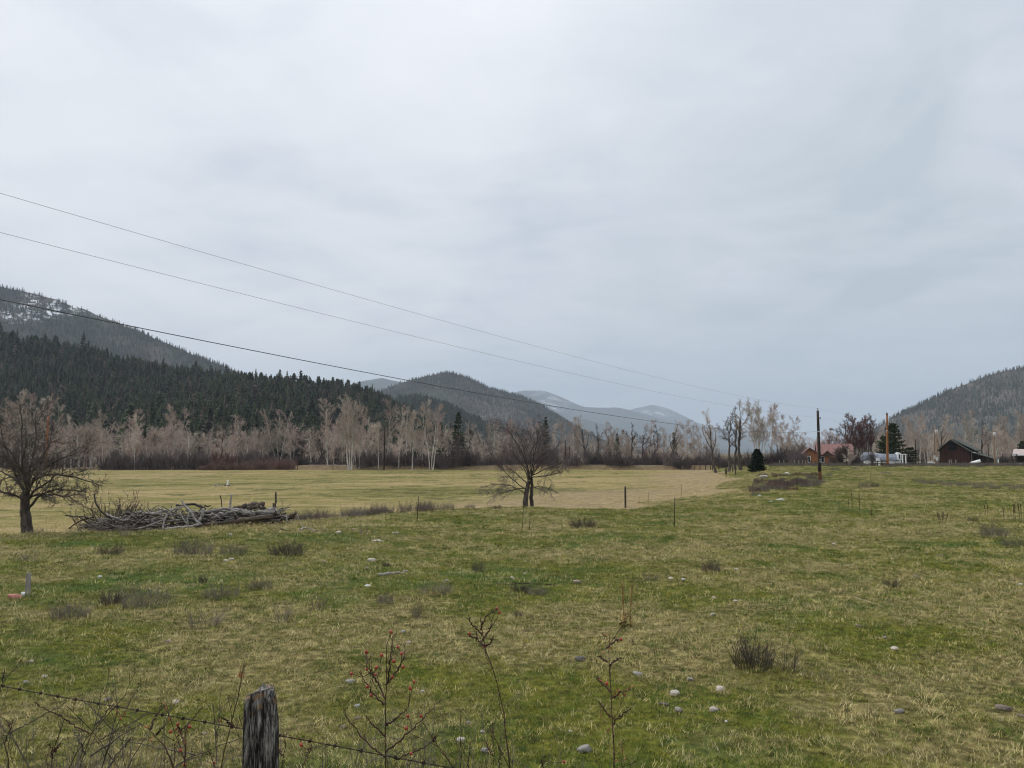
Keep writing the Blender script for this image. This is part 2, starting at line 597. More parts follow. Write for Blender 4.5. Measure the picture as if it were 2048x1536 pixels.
# ------------------------------------------------------------------ scatter with geometry nodes (stuff only)
def source_collection(name, meshes):
    c = bpy.data.collections.new(name)
    for i, me in enumerate(meshes):
        o = bpy.data.objects.new(f'{name}_{i:02d}', me)
        c.objects.link(o)
    return c


def scatter(name, pts, scl, rot, ix, coll):
    me = bpy.data.meshes.new(name)
    n = len(pts)
    me.vertices.add(n)
    me.vertices.foreach_set('co', np.asarray(pts, np.float32).ravel())
    for nm, typ, data in (('s', 'FLOAT', scl), ('ix', 'INT', ix)):
        a = me.attributes.new(nm, typ, 'POINT')
        a.data.foreach_set('value', np.asarray(data, np.float32 if typ == 'FLOAT' else np.int32))
    a = me.attributes.new('rot', 'FLOAT_VECTOR', 'POINT')
    a.data.foreach_set('vector', np.asarray(rot, np.float32).ravel())
    o = obj(name, me)
    ng = bpy.data.node_groups.new(name + ' scatter', 'GeometryNodeTree')
    ng.interface.new_socket('Geometry', in_out='INPUT', socket_type='NodeSocketGeometry')
    ng.interface.new_socket('Geometry', in_out='OUTPUT', socket_type='NodeSocketGeometry')
    N = ng.nodes.new
    gi, go = N('NodeGroupInput'), N('NodeGroupOutput')
    ci = N('GeometryNodeCollectionInfo')
    ci.inputs['Collection'].default_value = coll
    ci.inputs['Separate Children'].default_value = True
    ci.inputs['Reset Children'].default_value = True
    iop = N('GeometryNodeInstanceOnPoints')
    iop.inputs['Pick Instance'].default_value = True

    def na(nm, typ):
        a_ = N('GeometryNodeInputNamedAttribute')
        a_.data_type = typ
        a_.inputs['Name'].default_value = nm
        return a_.outputs['Attribute']
    lk = ng.links.new
    lk(gi.outputs[0], iop.inputs['Points'])
    lk(ci.outputs[0], iop.inputs['Instance'])
    lk(na('ix', 'INT'), iop.inputs['Instance Index'])
    lk(na('rot', 'FLOAT_VECTOR'), iop.inputs['Rotation'])
    lk(na('s', 'FLOAT'), iop.inputs['Scale'])
    lk(iop.outputs[0], go.inputs[0])
    md = o.modifiers.new('scatter', 'NODES')
    md.node_group = ng
    o['kind'] = 'stuff'
    return o


def dryness(x, y):
    """0 = green moss and fresh grass, 1 = dead straw"""
    a = fbm(np.asarray(x) / 3.4, np.asarray(y) / 3.0, 31, 3)
    b = fbm(np.asarray(x) / 1.1, np.asarray(y) / 0.9, 37, 3)
    return np.clip((a * .62 + b * .38 - .5) * 3.4 + .5, 0, 1)


# ------------------------------------------------------------------ ground: one sheet to the horizon
BX, BY0, BY1, BTOP = 13000.0, -900.0, 20500.0, 1500.0
th_f = np.radians(np.linspace(-46, 46, 330))
th_b = np.radians(np.linspace(46, 314, 60))[1:-1]
TH = np.concatenate([th_f, th_b])
DX, DY = np.sin(TH), np.cos(TH)
rm = np.minimum(np.where(np.abs(DX) > 1e-6, (BX - 60) / np.maximum(np.abs(DX), 1e-6), 1e9),
                np.where(DY > 0, (BY1 - 60) / np.maximum(DY, 1e-6), (-BY0 - 60) / np.maximum(-DY, 1e-6)))
r1 = np.concatenate([np.geomspace(1.2, 40, 150), np.geomspace(40, 260, 150)[1:], np.geomspace(260, 800, 26)[1:]])
fr_out = np.linspace(0, 1, 9)[1:]
RR = np.concatenate([np.repeat(r1[:, None], len(TH), 1), 800 * (rm[None, :] / 800) ** fr_out[:, None]])
GX, GY = RR * DX[None, :], RR * DY[None, :]
GZ = terrain(GX.ravel(), GY.ravel()).reshape(GX.shape)
nr, nth = RR.shape
V = np.stack([GX, GY, GZ], -1).reshape(-1, 3)
V = np.vstack([V, [[0, 0, tz(0, 0)]]])
ii, jj = np.meshgrid(np.arange(nr - 1), np.arange(nth), indexing='ij')
j2 = (jj + 1) % nth
Q = np.stack([ii * nth + jj, ii * nth + j2, (ii + 1) * nth + j2, (ii + 1) * nth + jj], -1).reshape(-1, 4)
Tt = np.stack([np.arange(nth), np.full(nth, nr * nth), (np.arange(nth) + 1) % nth], -1)
sdv = edge_dist(V[:, 0], V[:, 1])
# the grazed turf runs on down the face of the bank on the right
bank_turf = lambda x, y: 9.0 * sstep((np.asarray(y) - 48) / 30) * (.5 + fbm(np.asarray(x) / 9, np.asarray(y) / 9, 55, 2))
field = sstep((sdv - bank_turf(V[:, 0], V[:, 1]) + (fbm(V[:, 0] / 6, V[:, 1] / 6, 50, 2) - .5) * 4 + 1.5) / 4.0)
tanband = field * (1 - sstep((sdv - 10 - 14 * fbm(V[:, 0] / 18, V[:, 1] / 18, 51, 2)) / 12))
by = bank_y(V[:, 0])
bankm = field * sstep((V[:, 1] - by + 7) / 3)
dry = dryness(V[:, 0], V[:, 1])

m_ground, t, b = mat_base('pasture ground', .95, .1)
P0 = t.n('ShaderNodeNewGeometry').outputs['Position']
at_ = lambda nm: t.n('ShaderNodeAttribute', attribute_name=nm).outputs['Fac']
n_f = t.noise(P0, 9.0, 6.0, .65)
n_m = t.noise(P0, 2.1, 4.0, .6, .3)
n_l = t.noise(t.mapping(P0, (1, 1, 1), (41.3, 17.7, 0)), .33, 4.0, .55, .3)
moss = t.ramp(n_f, [(.32, (.026, .030, .005)), (.52, (.094, .098, .013)), (.70, (.180, .172, .028))])
lush = t.ramp(n_f, [(.32, (.014, .028, .005)), (.55, (.050, .088, .013)), (.72, (.110, .138, .025))])
straw = t.ramp(n_f, [(.30, (.034, .028, .010)), (.50, (.135, .112, .042)), (.70, (.33, .28, .12))])
green = t.mix(t.ramp(n_l, [(.50, 0.0), (.62, 1.0)]), moss, lush)
dd = t.math('ADD', t.math('MULTIPLY', at_('dry'), .72), t.math('MULTIPLY', n_m, .36))
past = t.mix(t.ramp(dd, [(.36, 0.0), (.70, 1.0)]), green, straw)
# low hay field: long streaks of gold green and tan seen edge on
s1 = t.noise(t.mapping(P0, (.022, .060, .1)), 1.0, 5.0, .6, .6)
s2 = t.noise(t.mapping(P0, (.20, .42, .4)), 1.0, 5.0, .62, .4)
s3 = t.noise(t.mapping(P0, (1.1, 2.0, 1)), 1.0, 4.0, .65)
fs = t.math('ADD', t.math('MULTIPLY', s1, .42), t.math('ADD', t.math('MULTIPLY', s2, .36), t.math('MULTIPLY', s3, .22)))
hay = t.ramp(fs, [(.39, (.050, .056, .014)), (.44, (.115, .112, .028)), (.495, (.195, .165, .056)), (.55, (.265, .205, .094)), (.62, (.32, .24, .125))])
dsh = t.noise(t.mapping(P0, (.19, .11, .4), (5, 9, 0)), 1.0, 5.0, .65, .6)
hay = t.mix(t.math('MULTIPLY', t.ramp(dsh, [(.57, 0.0), (.63, 1.0)]), .72), hay, (.050, .062, .016))
tanc = t.ramp(s3, [(.35, (.185, .135, .075)), (.65, (.335, .255, .150))])
fld = t.mix(t.math('MULTIPLY', at_('tanband'), .8), hay, tanc)
bk = t.ramp(s3, [(.35, (.085, .060, .034)), (.65, (.210, .155, .085))])
fld = t.mix(at_('bank'), fld, bk)
col = t.mix(at_('field'), past, fld)
t.put(b.inputs['Base Color'], col)
hgt = t.math('ADD', t.math('MULTIPLY', n_f, .6), t.math('MULTIPLY', n_m, .8))
t.put(b.inputs['Normal'], t.n('ShaderNodeBump', i_Strength=.9, i_Distance=.08, i_Height=hgt))
gm = make_mesh('ground', V, Q, Tt, True, (m_ground,))
for nm, data in (('field', field), ('tanband', tanband), ('bank', bankm), ('dry', dry)):
    a = gm.attributes.new(nm, 'FLOAT', 'POINT')
    a.data.foreach_set('value', data.astype(np.float32))
tag(obj('ground', gm), kind='structure')

# gravel road on the bank
m_road = mat('gravel road', (.20, .19, .175), (.33, .315, .29), 2.0, world=True)
xs = np.linspace(-66, 60, 64)
rv = []
for x in xs:
    y = float(bank_y(x))
    for dy in (0.6, 2.4, 4.2):
        rv.append((x, y + dy, tz(x, y + dy) + .03))
rq = [(i * 3 + k, (i + 1) * 3 + k, (i + 1) * 3 + k + 1, i * 3 + k + 1) for i in range(len(xs) - 1) for k in (0, 1)]
tag(obj('road', make_mesh('road', rv, rq, None, True, (m_road,))), kind='structure')


# ------------------------------------------------------------------ hills
def interp_px(pts, n):
    pts = np.array(pts, float)
    px = np.linspace(pts[0, 0], pts[-1, 0], n)
    # smooth curve through the skyline points
    py = np.interp(px, pts[:, 0], pts[:, 1])
    k = max(1, n // 60)
    ker = np.ones(2 * k + 1) / (2 * k + 1)
    py = np.convolve(np.pad(py, k, 'edge'), ker, 'valid')
    return px, py


class Hill:
    def __init__(s, name, sky, D, front, back, material, tree_h=0.0, rough=.10, seed=1, n=120, rows=34, D2=None, power=1.15):
        px, py = interp_px(sky, n)
        Dv = np.linspace(D, D2 or D, n)
        ridge = np.array([at(a, b2, d) for a, b2, d in zip(px, py, Dv)])
        base = -3.6
        zr = np.maximum(ridge[:, 2] - tree_h, base + .5)
        X, Y = ridge[:, 0], ridge[:, 1]
        zr = zr + (fbm(X / (D * .02), Y * 0, seed + 3, 3) - .5) * rough * .18 * (zr - base)
        tf = np.linspace(0, 1, rows)
        tb = np.linspace(1, 0, 9)[1:]
        G = np.zeros((rows + len(tb), n, 3))
        for i, t_ in enumerate(np.concatenate([tf, tb])):
            fr = i < rows
            d = (1 - t_) * (front if fr else -back)
            yy = Y - d * (.75 + .5 * fbm(X / (D * .12), X * 0, seed, 2)) if fr else Y - d
            wob = fbm(X / (D * .055) , yy / (D * .055) + seed, seed + 9, 4) - .5
            z = base + (zr - base) * (t_ ** power) * (1 + rough * 4.2 * wob * (1 - t_) * (t_ > 0))
            G[i] = np.stack([X + (1 - t_) * D * .02 * wob, yy, z], -1)
        s.G, s.rows, s.px = G, rows, px
        s.name, s.D = name, D
        nr_, nc = G.shape[:2]
        I, J = np.meshgrid(np.arange(nr_ - 1), np.arange(nc - 1), indexing='ij')
        q = np.stack([I * nc + J, I * nc + J + 1, (I + 1) * nc + J + 1, (I + 1) * nc + J], -1).reshape(-1, 4)
        s.me = make_mesh(name, G.reshape(-1, 3), q, None, True, (material,))
        s.o = tag(obj(name, s.me), kind='structure')

    def sample(s, rng, n, t0=.0, t1=1.0, px0=-260, px1=2320):
        """random points on the front slope (uniform in plan)"""
        c0, c1 = np.searchsorted(s.px, px0), np.searchsorted(s.px, px1) - 1
        c0, c1 = max(0, c0), min(len(s.px) - 2, max(c0 + 1, c1))
        f = c0 + rng.rand(n) * (c1 - c0)
        tt = (t0 + rng.rand(n) * (t1 - t0)) * (s.rows - 1)
        i, j = np.minimum(tt.astype(int), s.rows - 2 if t1 <= 1 else s.rows), np.minimum(f.astype(int), len(s.px) - 2)
        a, b2 = (tt - i)[:, None], (f - j)[:, None]
        G = s.G
        return G[i, j] * (1 - a) * (1 - b2) + G[i + 1, j] * a * (1 - b2) + G[i, j + 1] * (1 - a) * b2 + G[i + 1, j + 1] * a * b2


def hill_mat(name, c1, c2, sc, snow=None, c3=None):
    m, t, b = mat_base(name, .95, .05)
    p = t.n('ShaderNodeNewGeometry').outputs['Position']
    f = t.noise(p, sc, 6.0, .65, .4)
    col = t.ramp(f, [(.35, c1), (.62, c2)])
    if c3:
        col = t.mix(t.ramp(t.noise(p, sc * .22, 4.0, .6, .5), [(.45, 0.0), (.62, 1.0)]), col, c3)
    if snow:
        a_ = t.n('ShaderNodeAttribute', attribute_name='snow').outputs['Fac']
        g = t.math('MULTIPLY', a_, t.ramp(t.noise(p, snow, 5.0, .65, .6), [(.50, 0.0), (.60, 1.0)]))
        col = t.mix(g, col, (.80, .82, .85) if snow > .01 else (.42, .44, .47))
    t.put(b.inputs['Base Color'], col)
    return m


def px_of(P):
    """pixel coordinates (2048 px frame) of world points"""
    P = np.asarray(P, float)
    dz, c, s = P[..., 2] - EYE, math.cos(PITCH), math.sin(PITCH)
    depth = P[..., 1] * c + dz * s
    return 1024 + FPX * P[..., 0] / depth, 768 - FPX * (dz * c - P[..., 1] * s) / depth, depth


def snow_attr(h, blobs):
    """snow lies on the open slopes around these places of the hill"""
    P = h.G.reshape(-1, 3)
    X, Y, _ = px_of(P)
    a = np.zeros(len(P))
    for bx, by_, rx, ry in blobs:
        a = np.maximum(a, np.clip(1.5 - np.hypot((X - bx) / rx, (Y - by_) / ry), 0, 1))
    at2 = h.me.attributes.new('snow', 'FLOAT', 'POINT')
    at2.data.foreach_set('value', a.astype(np.float32))


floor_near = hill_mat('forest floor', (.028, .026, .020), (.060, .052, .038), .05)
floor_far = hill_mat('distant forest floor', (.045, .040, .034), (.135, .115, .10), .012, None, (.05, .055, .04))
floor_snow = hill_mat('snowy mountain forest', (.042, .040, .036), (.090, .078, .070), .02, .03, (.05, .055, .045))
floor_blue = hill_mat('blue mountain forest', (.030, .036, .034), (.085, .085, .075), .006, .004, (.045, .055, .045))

H_near = Hill('near_hill', [(-600, 600), (-300, 625), (0, 650), (60, 662), (130, 672), (200, 690), (300, 716), (400, 728), (520, 742), (600, 746), (700, 756), (745, 768),
                            (780, 788), (830, 815), (880, 843), (940, 880), (990, 908)], 1000, 460, 350, floor_near, 16, .10, 2, D2=820)
H_left = Hill('snowy_mountain', [(-700, 500), (-300, 540), (0, 568), (50, 577), (100, 590), (170, 612), (240, 640), (320, 672), (380, 700), (440, 722), (520, 760), (620, 805),
                                 (760, 880)], 2300, 1100, 700, floor_snow, 12, .16, 5, n=150)
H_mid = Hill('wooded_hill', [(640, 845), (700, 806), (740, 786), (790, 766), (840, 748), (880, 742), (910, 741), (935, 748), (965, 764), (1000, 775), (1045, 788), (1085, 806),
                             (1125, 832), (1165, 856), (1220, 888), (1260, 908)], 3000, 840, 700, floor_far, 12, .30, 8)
H_spur = Hill('dark_spur', [(690, 850), (740, 812), (780, 788), (820, 782), (860, 785), (900, 800), (940, 820), (985, 842), (1040, 862), (1090, 884), (1140, 908)],
              1750, 480, 340, floor_near, 17, .10, 12)
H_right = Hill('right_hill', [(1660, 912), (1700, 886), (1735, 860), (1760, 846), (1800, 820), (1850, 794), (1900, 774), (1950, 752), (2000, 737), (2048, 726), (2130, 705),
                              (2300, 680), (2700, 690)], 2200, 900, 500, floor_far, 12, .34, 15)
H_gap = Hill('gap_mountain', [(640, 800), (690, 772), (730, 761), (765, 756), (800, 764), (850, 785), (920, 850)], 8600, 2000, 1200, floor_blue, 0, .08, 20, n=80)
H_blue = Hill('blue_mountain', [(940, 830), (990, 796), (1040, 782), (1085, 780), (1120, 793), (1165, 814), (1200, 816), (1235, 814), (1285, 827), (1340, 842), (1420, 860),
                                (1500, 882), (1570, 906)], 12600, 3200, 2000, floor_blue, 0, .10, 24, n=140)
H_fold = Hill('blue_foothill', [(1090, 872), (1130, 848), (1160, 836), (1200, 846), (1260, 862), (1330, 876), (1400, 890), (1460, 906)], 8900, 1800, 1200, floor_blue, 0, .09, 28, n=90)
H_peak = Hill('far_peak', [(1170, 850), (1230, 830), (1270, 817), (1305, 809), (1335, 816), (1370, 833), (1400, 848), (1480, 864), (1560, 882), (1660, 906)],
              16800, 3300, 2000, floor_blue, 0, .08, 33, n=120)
for h, bl in ((H_left, [(75, 606, 40, 14), (45, 632, 50, 12), (95, 622, 18, 16), (165, 616, 45, 7), (205, 622, 12, 10), (130, 626, 14, 6)]), (H_gap, [(770, 768, 8, 8)]),
              (H_blue, [(1085, 795, 18, 12), (1105, 815, 25, 8), (1120, 800, 20, 8)]), (H_fold, []), (H_peak, [(1302, 816, 16, 12), (1320, 826, 30, 8)])):
    snow_attr(h, bl)

# ------------------------------------------------------------------ conifers
def conifer(rng, H, Rb, nb, z0=.10, shape=.85, width=.34, droop=.25, gaps=.0, trunk=True):
    """a trunk with whorls of drooping sprays; returns V, tris"""
    z = z0 + (1 - z0) * rng.rand(nb) ** .85
    if gaps:
        z = z[(np.sin(z * 37 + rng.rand() * 6) > -1 + 2 * gaps) | (z > .85)]
    n = len(z)
    az = rng.rand(n) * 2 * math.pi
    l = Rb * (1 - z) ** shape * (.65 + .5 * rng.rand(n)) + .012 * H
    dr = droop * (.4 + rng.rand(n)) - .35 * (z - .5)
    d = np.stack([np.cos(az), np.sin(az), -dr], 1)
    side = np.stack([-np.sin(az), np.cos(az), np.zeros(n)], 1)
    root = np.stack([np.zeros(n), np.zeros(n), z * H], 1)
    w_ = (l * width * (.7 + .6 * rng.rand(n)))[:, None]
    lz = l[:, None]
    mid = root + d * lz * .55
    a = mid + side * w_ - np.array([0, 0, .16]) * lz
    c = mid - side * w_ - np.array([0, 0, .16]) * lz
    tip = root + d * lz
    V = np.stack([root, a, tip, c], 1).reshape(-1, 3)
    k = np.arange(n) * 4
    T = np.concatenate([np.stack([k, k + 2, k + 1], 1), np.stack([k, k + 3, k + 2], 1)])
    if trunk:
        b0 = len(V)
        r = .011 * H + .04
        ring = np.array([[r, 0, -.6], [0, r, -.6], [-r, 0, -.6], [0, -r, -.6], [0, 0, H * 1.01]])
        V = np.vstack([V, ring])
        T = np.vstack([T, [[b0 + i, b0 + (i + 1) % 4, b0 + 4] for i in range(4)]])
    return V, T


def fine_conifer(rng, H, Rb, nw, per, z0=.04, shape=.8, droop=.2, up=.0, sz=1.9):
    """near conifer: branches as tubes, each carrying many small needle sprays. returns trunk groups, V, T"""
    Vs, Ts, off = [], [], 0
    P, Rd = [], []
    for k in range(nw):
        z = z0 + (1 - z0) * (k + rng.rand()) / nw
        for j in range(per):
            az = rng.rand() * 6.283
            l = Rb * (1 - z) ** shape * (.7 + .45 * rng.rand()) + .03 * H * .3
            d = np.array([math.cos(az), math.sin(az), -droop * (1 - z) + up + .25 * z])
            s = np.linspace(0, 1, 4)[:, None]
            p = np.array([0, 0, z * H]) + d * l * s + np.array([0, 0, .12 * l]) * s ** 2
            P.append(p)
            Rd.append(np.linspace(.012 * l + .006, .003, 4))
            m = int(10 + 9 * l / Rb)
            tt = .15 + .85 * rng.rand(m)
            q = np.array([0, 0, z * H]) + d * (l * tt)[:, None] + np.array([0, 0, .12 * l]) * (tt ** 2)[:, None]
            dirs = norm(d + rng.randn(m, 3) * .75)
            sl = (.10 + .07 * rng.rand(m))[:, None] * Rb ** .5 * sz
            sd = norm(np.cross(dirs, rng.randn(m, 3))) * sl * .30
            a = q + dirs * sl * .5
            Vs.append(np.stack([q, a + sd, q + dirs * sl, a - sd], 1).reshape(-1, 3))
            kk = off + np.arange(m) * 4
            Ts.append(np.concatenate([np.stack([kk, kk + 1, kk + 2], 1), np.stack([kk, kk + 2, kk + 3], 1)]))
            off += 4 * m
    tl, tr = trunk_line(rng, H * .99, .02 * H + .03, 8, .006)
    return [(tl[None], tr[None], 6), (np.array(P), np.array(Rd), 3)], np.concatenate(Vs), np.concatenate(Ts)


def tiered(rng, H, Rb, tiers, seg, z0=.08, shape=.9):
    """ragged overlapping skirts of needles round the stem"""
    V, T = [], []
    for k in range(tiers):
        zt = z0 + (1 - z0) * (k + 1.25) / tiers
        zb = z0 + (1 - z0) * k / tiers
        r = Rb * (1 - zb * .97) ** shape * (.85 + .3 * rng.rand())
        b0 = len(V)
        V.append((0, 0, min(zt, 1.0) * H))
        a0 = rng.rand() * 6.28
        for j in range(seg):
            a = a0 + 6.2832 * j / seg
            rr = r * (.55 + .65 * rng.rand()) * (1.0 if j % 2 else .62)
            V.append((rr * math.cos(a), rr * math.sin(a), (zb - (.025 if j % 2 else -.03) + .04 * (rng.rand() - .5)) * H))
        T += [(b0, b0 + 1 + j, b0 + 1 + (j + 1) % seg) for j in range(seg)]
    return np.array(V), np.array(T)


def joined(*parts):
    V, T, o = [], [], 0
    for v, t_ in parts:
        V.append(v)
        T.append(t_ + o)
        o += len(v)
    return np.vstack(V), np.vstack(T)


rng = np.random.RandomState(4)
con_mesh = []
for i in range(7):
    rb_ = [5.0, 4.2, 5.6, 3.6, 4.6, 6.0, 4.4][i]
    z0_, sh_ = [.06, .12, .05, .2, .1, .22, .3][i], [.72, .85, .6, .75, .9, .5, .45][i]
    V_, T_ = joined(conifer(rng, 17.5, rb_ * 1.05, [70, 60, 80, 55, 70, 80, 50][i], z0_, sh_, .42, [.3, .35, .2, .25, .4, .1, .15][i]), tiered(rng, 17.5, rb_ * .9, 7, 9, z0_, sh_))
    con_mesh.append(make_mesh(f'conifer {i}', V_, None, T_, False, (M['needles'],)))
far_mesh = []
for i in range(4):
    V_, T_ = tiered(rng, 18, [4.6, 3.8, 5.2, 4.2][i], [4, 5, 4, 4][i], 8, .05, [.9, 1.0, .75, .65][i])
    far_mesh.append(make_mesh(f'distant conifer {i}', V_, None, T_, False, (M['needles_far'],)))
C_con = source_collection('conifer_source', con_mesh)
C_far = source_collection('distant_conifer_source', far_mesh)


def rots(rng, n, tilt=.03):
    return np.stack([rng.randn(n) * tilt, rng.randn(n) * tilt, rng.rand(n) * 6.283], 1)


# near dark hill: the 300 trees that show largest are objects, the rest one wood
pts = np.vstack([H_near.sample(rng, 14000, .0, 1.04), H_near.sample(rng, 900, .96, 1.06)])
pts[:, 2] -= .4
sc_ = (.42 + .52 * rng.rand(len(pts)) ** 1.3) * 1.0
big1 = rng.rand(len(pts)) < .025
sc_[big1] *= 1.45
ixs = rng.randint(0, 7, len(pts))
rt = rots(rng, len(pts))
X_, Y_, dep = px_of(pts)
hp = sc_ * 20 * FPX / dep
vis = (X_ > 10) & (X_ < 2040) & (Y_ - hp < 832)
Gt = H_near.G
ridge_py = np.interp(X_, *[a[np.argsort(px_of(Gt[H_near.rows - 1])[0])] for a in px_of(Gt[H_near.rows - 1])[:2]])
score = np.where(vis, hp * (1 + 1.2 * (Y_ < ridge_py + 10) + .4 * (Y_ < ridge_py + 40)), 0)
top = np.argsort(-score)[:300]
rest = np.setdiff1d(np.arange(len(pts)), top)
tag(scatter('conifer_forest', pts[rest], sc_[rest], rt[rest], ixs[rest], C_con), 'dense dark conifer forest covering the nearer hillside', 'forest', kind='stuff')
# a few trees are the landmarks of their stretch of skyline
ind_lab = {}
for k in top:
    o = bpy.data.objects.new('conifer_tree', con_mesh[ixs[k]])
    o.location = pts[k]
    o.rotation_euler = rt[k]
    o.scale = (sc_[k],) * 3
    COL.objects.link(o)
    on_top = Y_[k] < ridge_py[k] + 10
    seg = int(np.clip(X_[k] // 200, 0, 4))
    where = ['at its highest stretch beside the picture edge', 'below the long slope of the snowy mountain', 'where the snowy mountain slope runs down behind', 'in the level middle of the hill', 'on its falling end beside the wooded hill'][seg]
    tall = ['small', 'middling', 'tall'][int(np.digitize(sc_[k], [.74, .90]))]
    leaf_ = 'blunt' if ixs[k] in (4, 5, 6) else 'pointed'
    if on_top:
        lab = f'{tall} {leaf_} conifer on the near hill crest ' + ['near the left picture edge', 'below the snow patches', 'below the snow mountain slope', 'where the mountain slope meets it', 'right of the mountain slope foot', 'along its level middle', 'above the big cottonwood clump', 'at its falling right end'][int(np.clip(X_[k] // 100, 0, 7))]
        grp = 'conifers on the near hill crest'
    else:
        lab = 'dark green conifer on the near hill slope ' + ['at the left picture edge', 'below the snow patches of the mountain', 'where the mountain slope meets it', 'above the big cottonwood clump', 'at its falling right end'][seg]
        grp = 'conifers on the near hill slope'
    tag(o, lab, 'tree', grp)

# the one tree that overtops the crest
tp_ = at(166, 700, 985)
o = bpy.data.objects.new('conifer_tree', con_mesh[0])
o.location = (tp_[0], tp_[1], tp_[2] - 1)
o.scale = (1.45, 1.45, 1.5)
COL.objects.link(o)
tag(o, 'single tall conifer overtopping the near hill crest below the snow patches', 'tree')

# understory of bare trees low on the hill comes later; the other hills are clad with one wood each
def clad(name, h, n, smin, smax, coll, nvar, label, t0=.0, skip_snow=None, extra=0):
    p = h.sample(rng, n, t0, 1.03)
    if extra:
        p = np.vstack([p, h.sample(rng, extra, .965, 1.03)])
    if skip_snow is not None:
        X, Y, _ = px_of(p)
        keep = np.ones(len(p), bool)
        for bx, by_, rx, ry in skip_snow:
            keep &= ~((np.hypot((X - bx) / rx, (Y - by_) / ry) < 1.0) & (rng.rand(len(p)) < .55))
        p = p[keep]
    dens = fbm(p[:, 0] / (h.D * .05), p[:, 1] / (h.D * .05), 61, 3)
    p = p[dens + rng.rand(len(p)) * .45 > .58]
    s_ = smin + (smax - smin) * rng.rand(len(p))
    tag(scatter(name, p, s_, rots(rng, len(p)), rng.randint(0, nvar, len(p)), coll), label, 'forest', kind='stuff')


clad('mountain_forest', H_left, 42000, .42, .85, C_far, 4, 'distant conifers covering the snowy mountain', skip_snow=[(75, 606, 40, 14), (45, 632, 50, 12), (95, 622, 18, 16), (165, 616, 45, 7), (205, 622, 12, 10)], extra=900)
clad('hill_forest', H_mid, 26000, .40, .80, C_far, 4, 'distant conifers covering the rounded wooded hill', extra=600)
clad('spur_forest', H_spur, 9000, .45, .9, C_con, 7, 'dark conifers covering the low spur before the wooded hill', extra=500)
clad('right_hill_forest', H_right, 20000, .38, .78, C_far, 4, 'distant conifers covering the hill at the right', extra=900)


# ------------------------------------------------------------------ bare trees
def slim_tree(rng, H, r, n1=17, lean=(0, 0), c0=.28, spread=.30):
    p, q = trunk_line(rng, H, r, 12, .035, lean=lean)
    trunk = [(p[None], q[None], 6)]
    ch = grow(rng, p[None], q[None], [
        dict(n=n1, t=(c0, .98), ang=(22, 55), len=(spread * .7, spread * 1.2), fall=.55, rr=.5, segs=5, jit=.12, up=.10, sides=4, tip=.3),
        dict(n=9, t=(.25, 1.0), ang=(20, 55), len=(.30, .60), fall=.4, rr=.6, segs=3, jit=.14, up=.08, rmin=.028, tip=.6),
        dict(n=8, t=(.2, 1.0), ang=(15, 55), len=(.4, .85), fall=.3, rr=.75, segs=3, jit=.15, up=.05, rmin=.020, tip=.7)])
    return trunk + ch[:1], ch[1:]


def clump_tree(rng, H, r, stems=4, spread=.26, n1=15):
    P, Q_ = [], []
    for k in range(stems):
        a = 6.283 * (k + rng.rand() * .5) / stems
        l = (.06 + .16 * rng.rand())
        p, q = trunk_line(rng, H * (.82 + .2 * rng.rand()), r * (.7 + .4 * rng.rand()), 12, .035, (.5 * math.cos(a), .5 * math.sin(a), 0), (l * math.cos(a), l * math.sin(a)))
        P.append(p)
        Q_.append(q)
    P, Q_ = np.array(P), np.array(Q_)
    ch = grow(rng, P, Q_, [
        dict(n=n1, t=(.30, .99), ang=(18, 48), len=(spread * .7, spread * 1.35), fall=.5, rr=.5, segs=5, jit=.10, up=.10, sides=4, tip=.3),
        dict(n=9, t=(.25, 1.0), ang=(18, 50), len=(.3, .60), fall=.4, rr=.6, segs=3, jit=.13, up=.07, rmin=.028, tip=.6),
        dict(n=6, t=(.2, 1.0), ang=(15, 50), len=(.4, .85), fall=.3, rr=.75, segs=3, jit=.14, up=.05, rmin=.020, tip=.7)])
    return [(P, Q_, 6)] + ch[:1], ch[1:]


def rugged_tree(rng, H, r, limbs=5):
    p, q = trunk_line(rng, H * .8, r, 10, .07, tip=.3)
    ch = grow(rng, p[None], q[None], [
        dict(n=limbs, t=(.38, .98), ang=(18, 48), len=(.45, .75), fall=.45, rr=.62, segs=7, jit=.20, up=.12, sides=5, tip=.25),
        dict(n=8, t=(.25, 1.0), ang=(25, 65), len=(.18, .42), fall=.4, rr=.5, segs=4, jit=.2, up=.10, rmin=.035, tip=.5, sides=4),
        dict(n=8, t=(.2, 1.0), ang=(20, 60), len=(.3, .75), fall=.3, rr=.65, segs=3, jit=.16, up=.06, rmin=.024, tip=.6),
        dict(n=4, t=(.3, 1.0), ang=(20, 50), len=(.5, .9), fall=.2, rr=.8, segs=2, jit=.15, up=.04, rmin=.018, tip=.7)])
    return [(p[None], q[None], 8)] + ch[:2], ch[2:]


def round_tree(rng, H, r, spread=.5, n1=11):
    p, q = trunk_line(rng, H * .55, r, 8, .06, tip=.45)
    ch = grow(rng, p[None], q[None], [
        dict(n=n1, t=(.3, 1.0), ang=(25, 70), len=(spread, spread * 1.5), fall=.25, rr=.6, segs=6, jit=.16, up=.10, sides=4, tip=.25),
        dict(n=9, t=(.2, 1.0), ang=(25, 65), len=(.25, .5), fall=.35, rr=.6, segs=4, jit=.18, up=.07, rmin=.030, tip=.6),
        dict(n=9, t=(.15, 1.0), ang=(20, 60), len=(.4, .8), fall=.3, rr=.75, segs=3, jit=.16, up=.05, rmin=.020, tip=.7)])
    return [(p[None], q[None], 6)] + ch[:1], ch[1:]


VAR = {}


def variant(key, H, parts, bark, twig):
    VAR[key] = (H, tube_mesh('trunk ' + key, parts[0], (M[bark],)), tube_mesh('crown ' + key, parts[1], (M[twig],)))


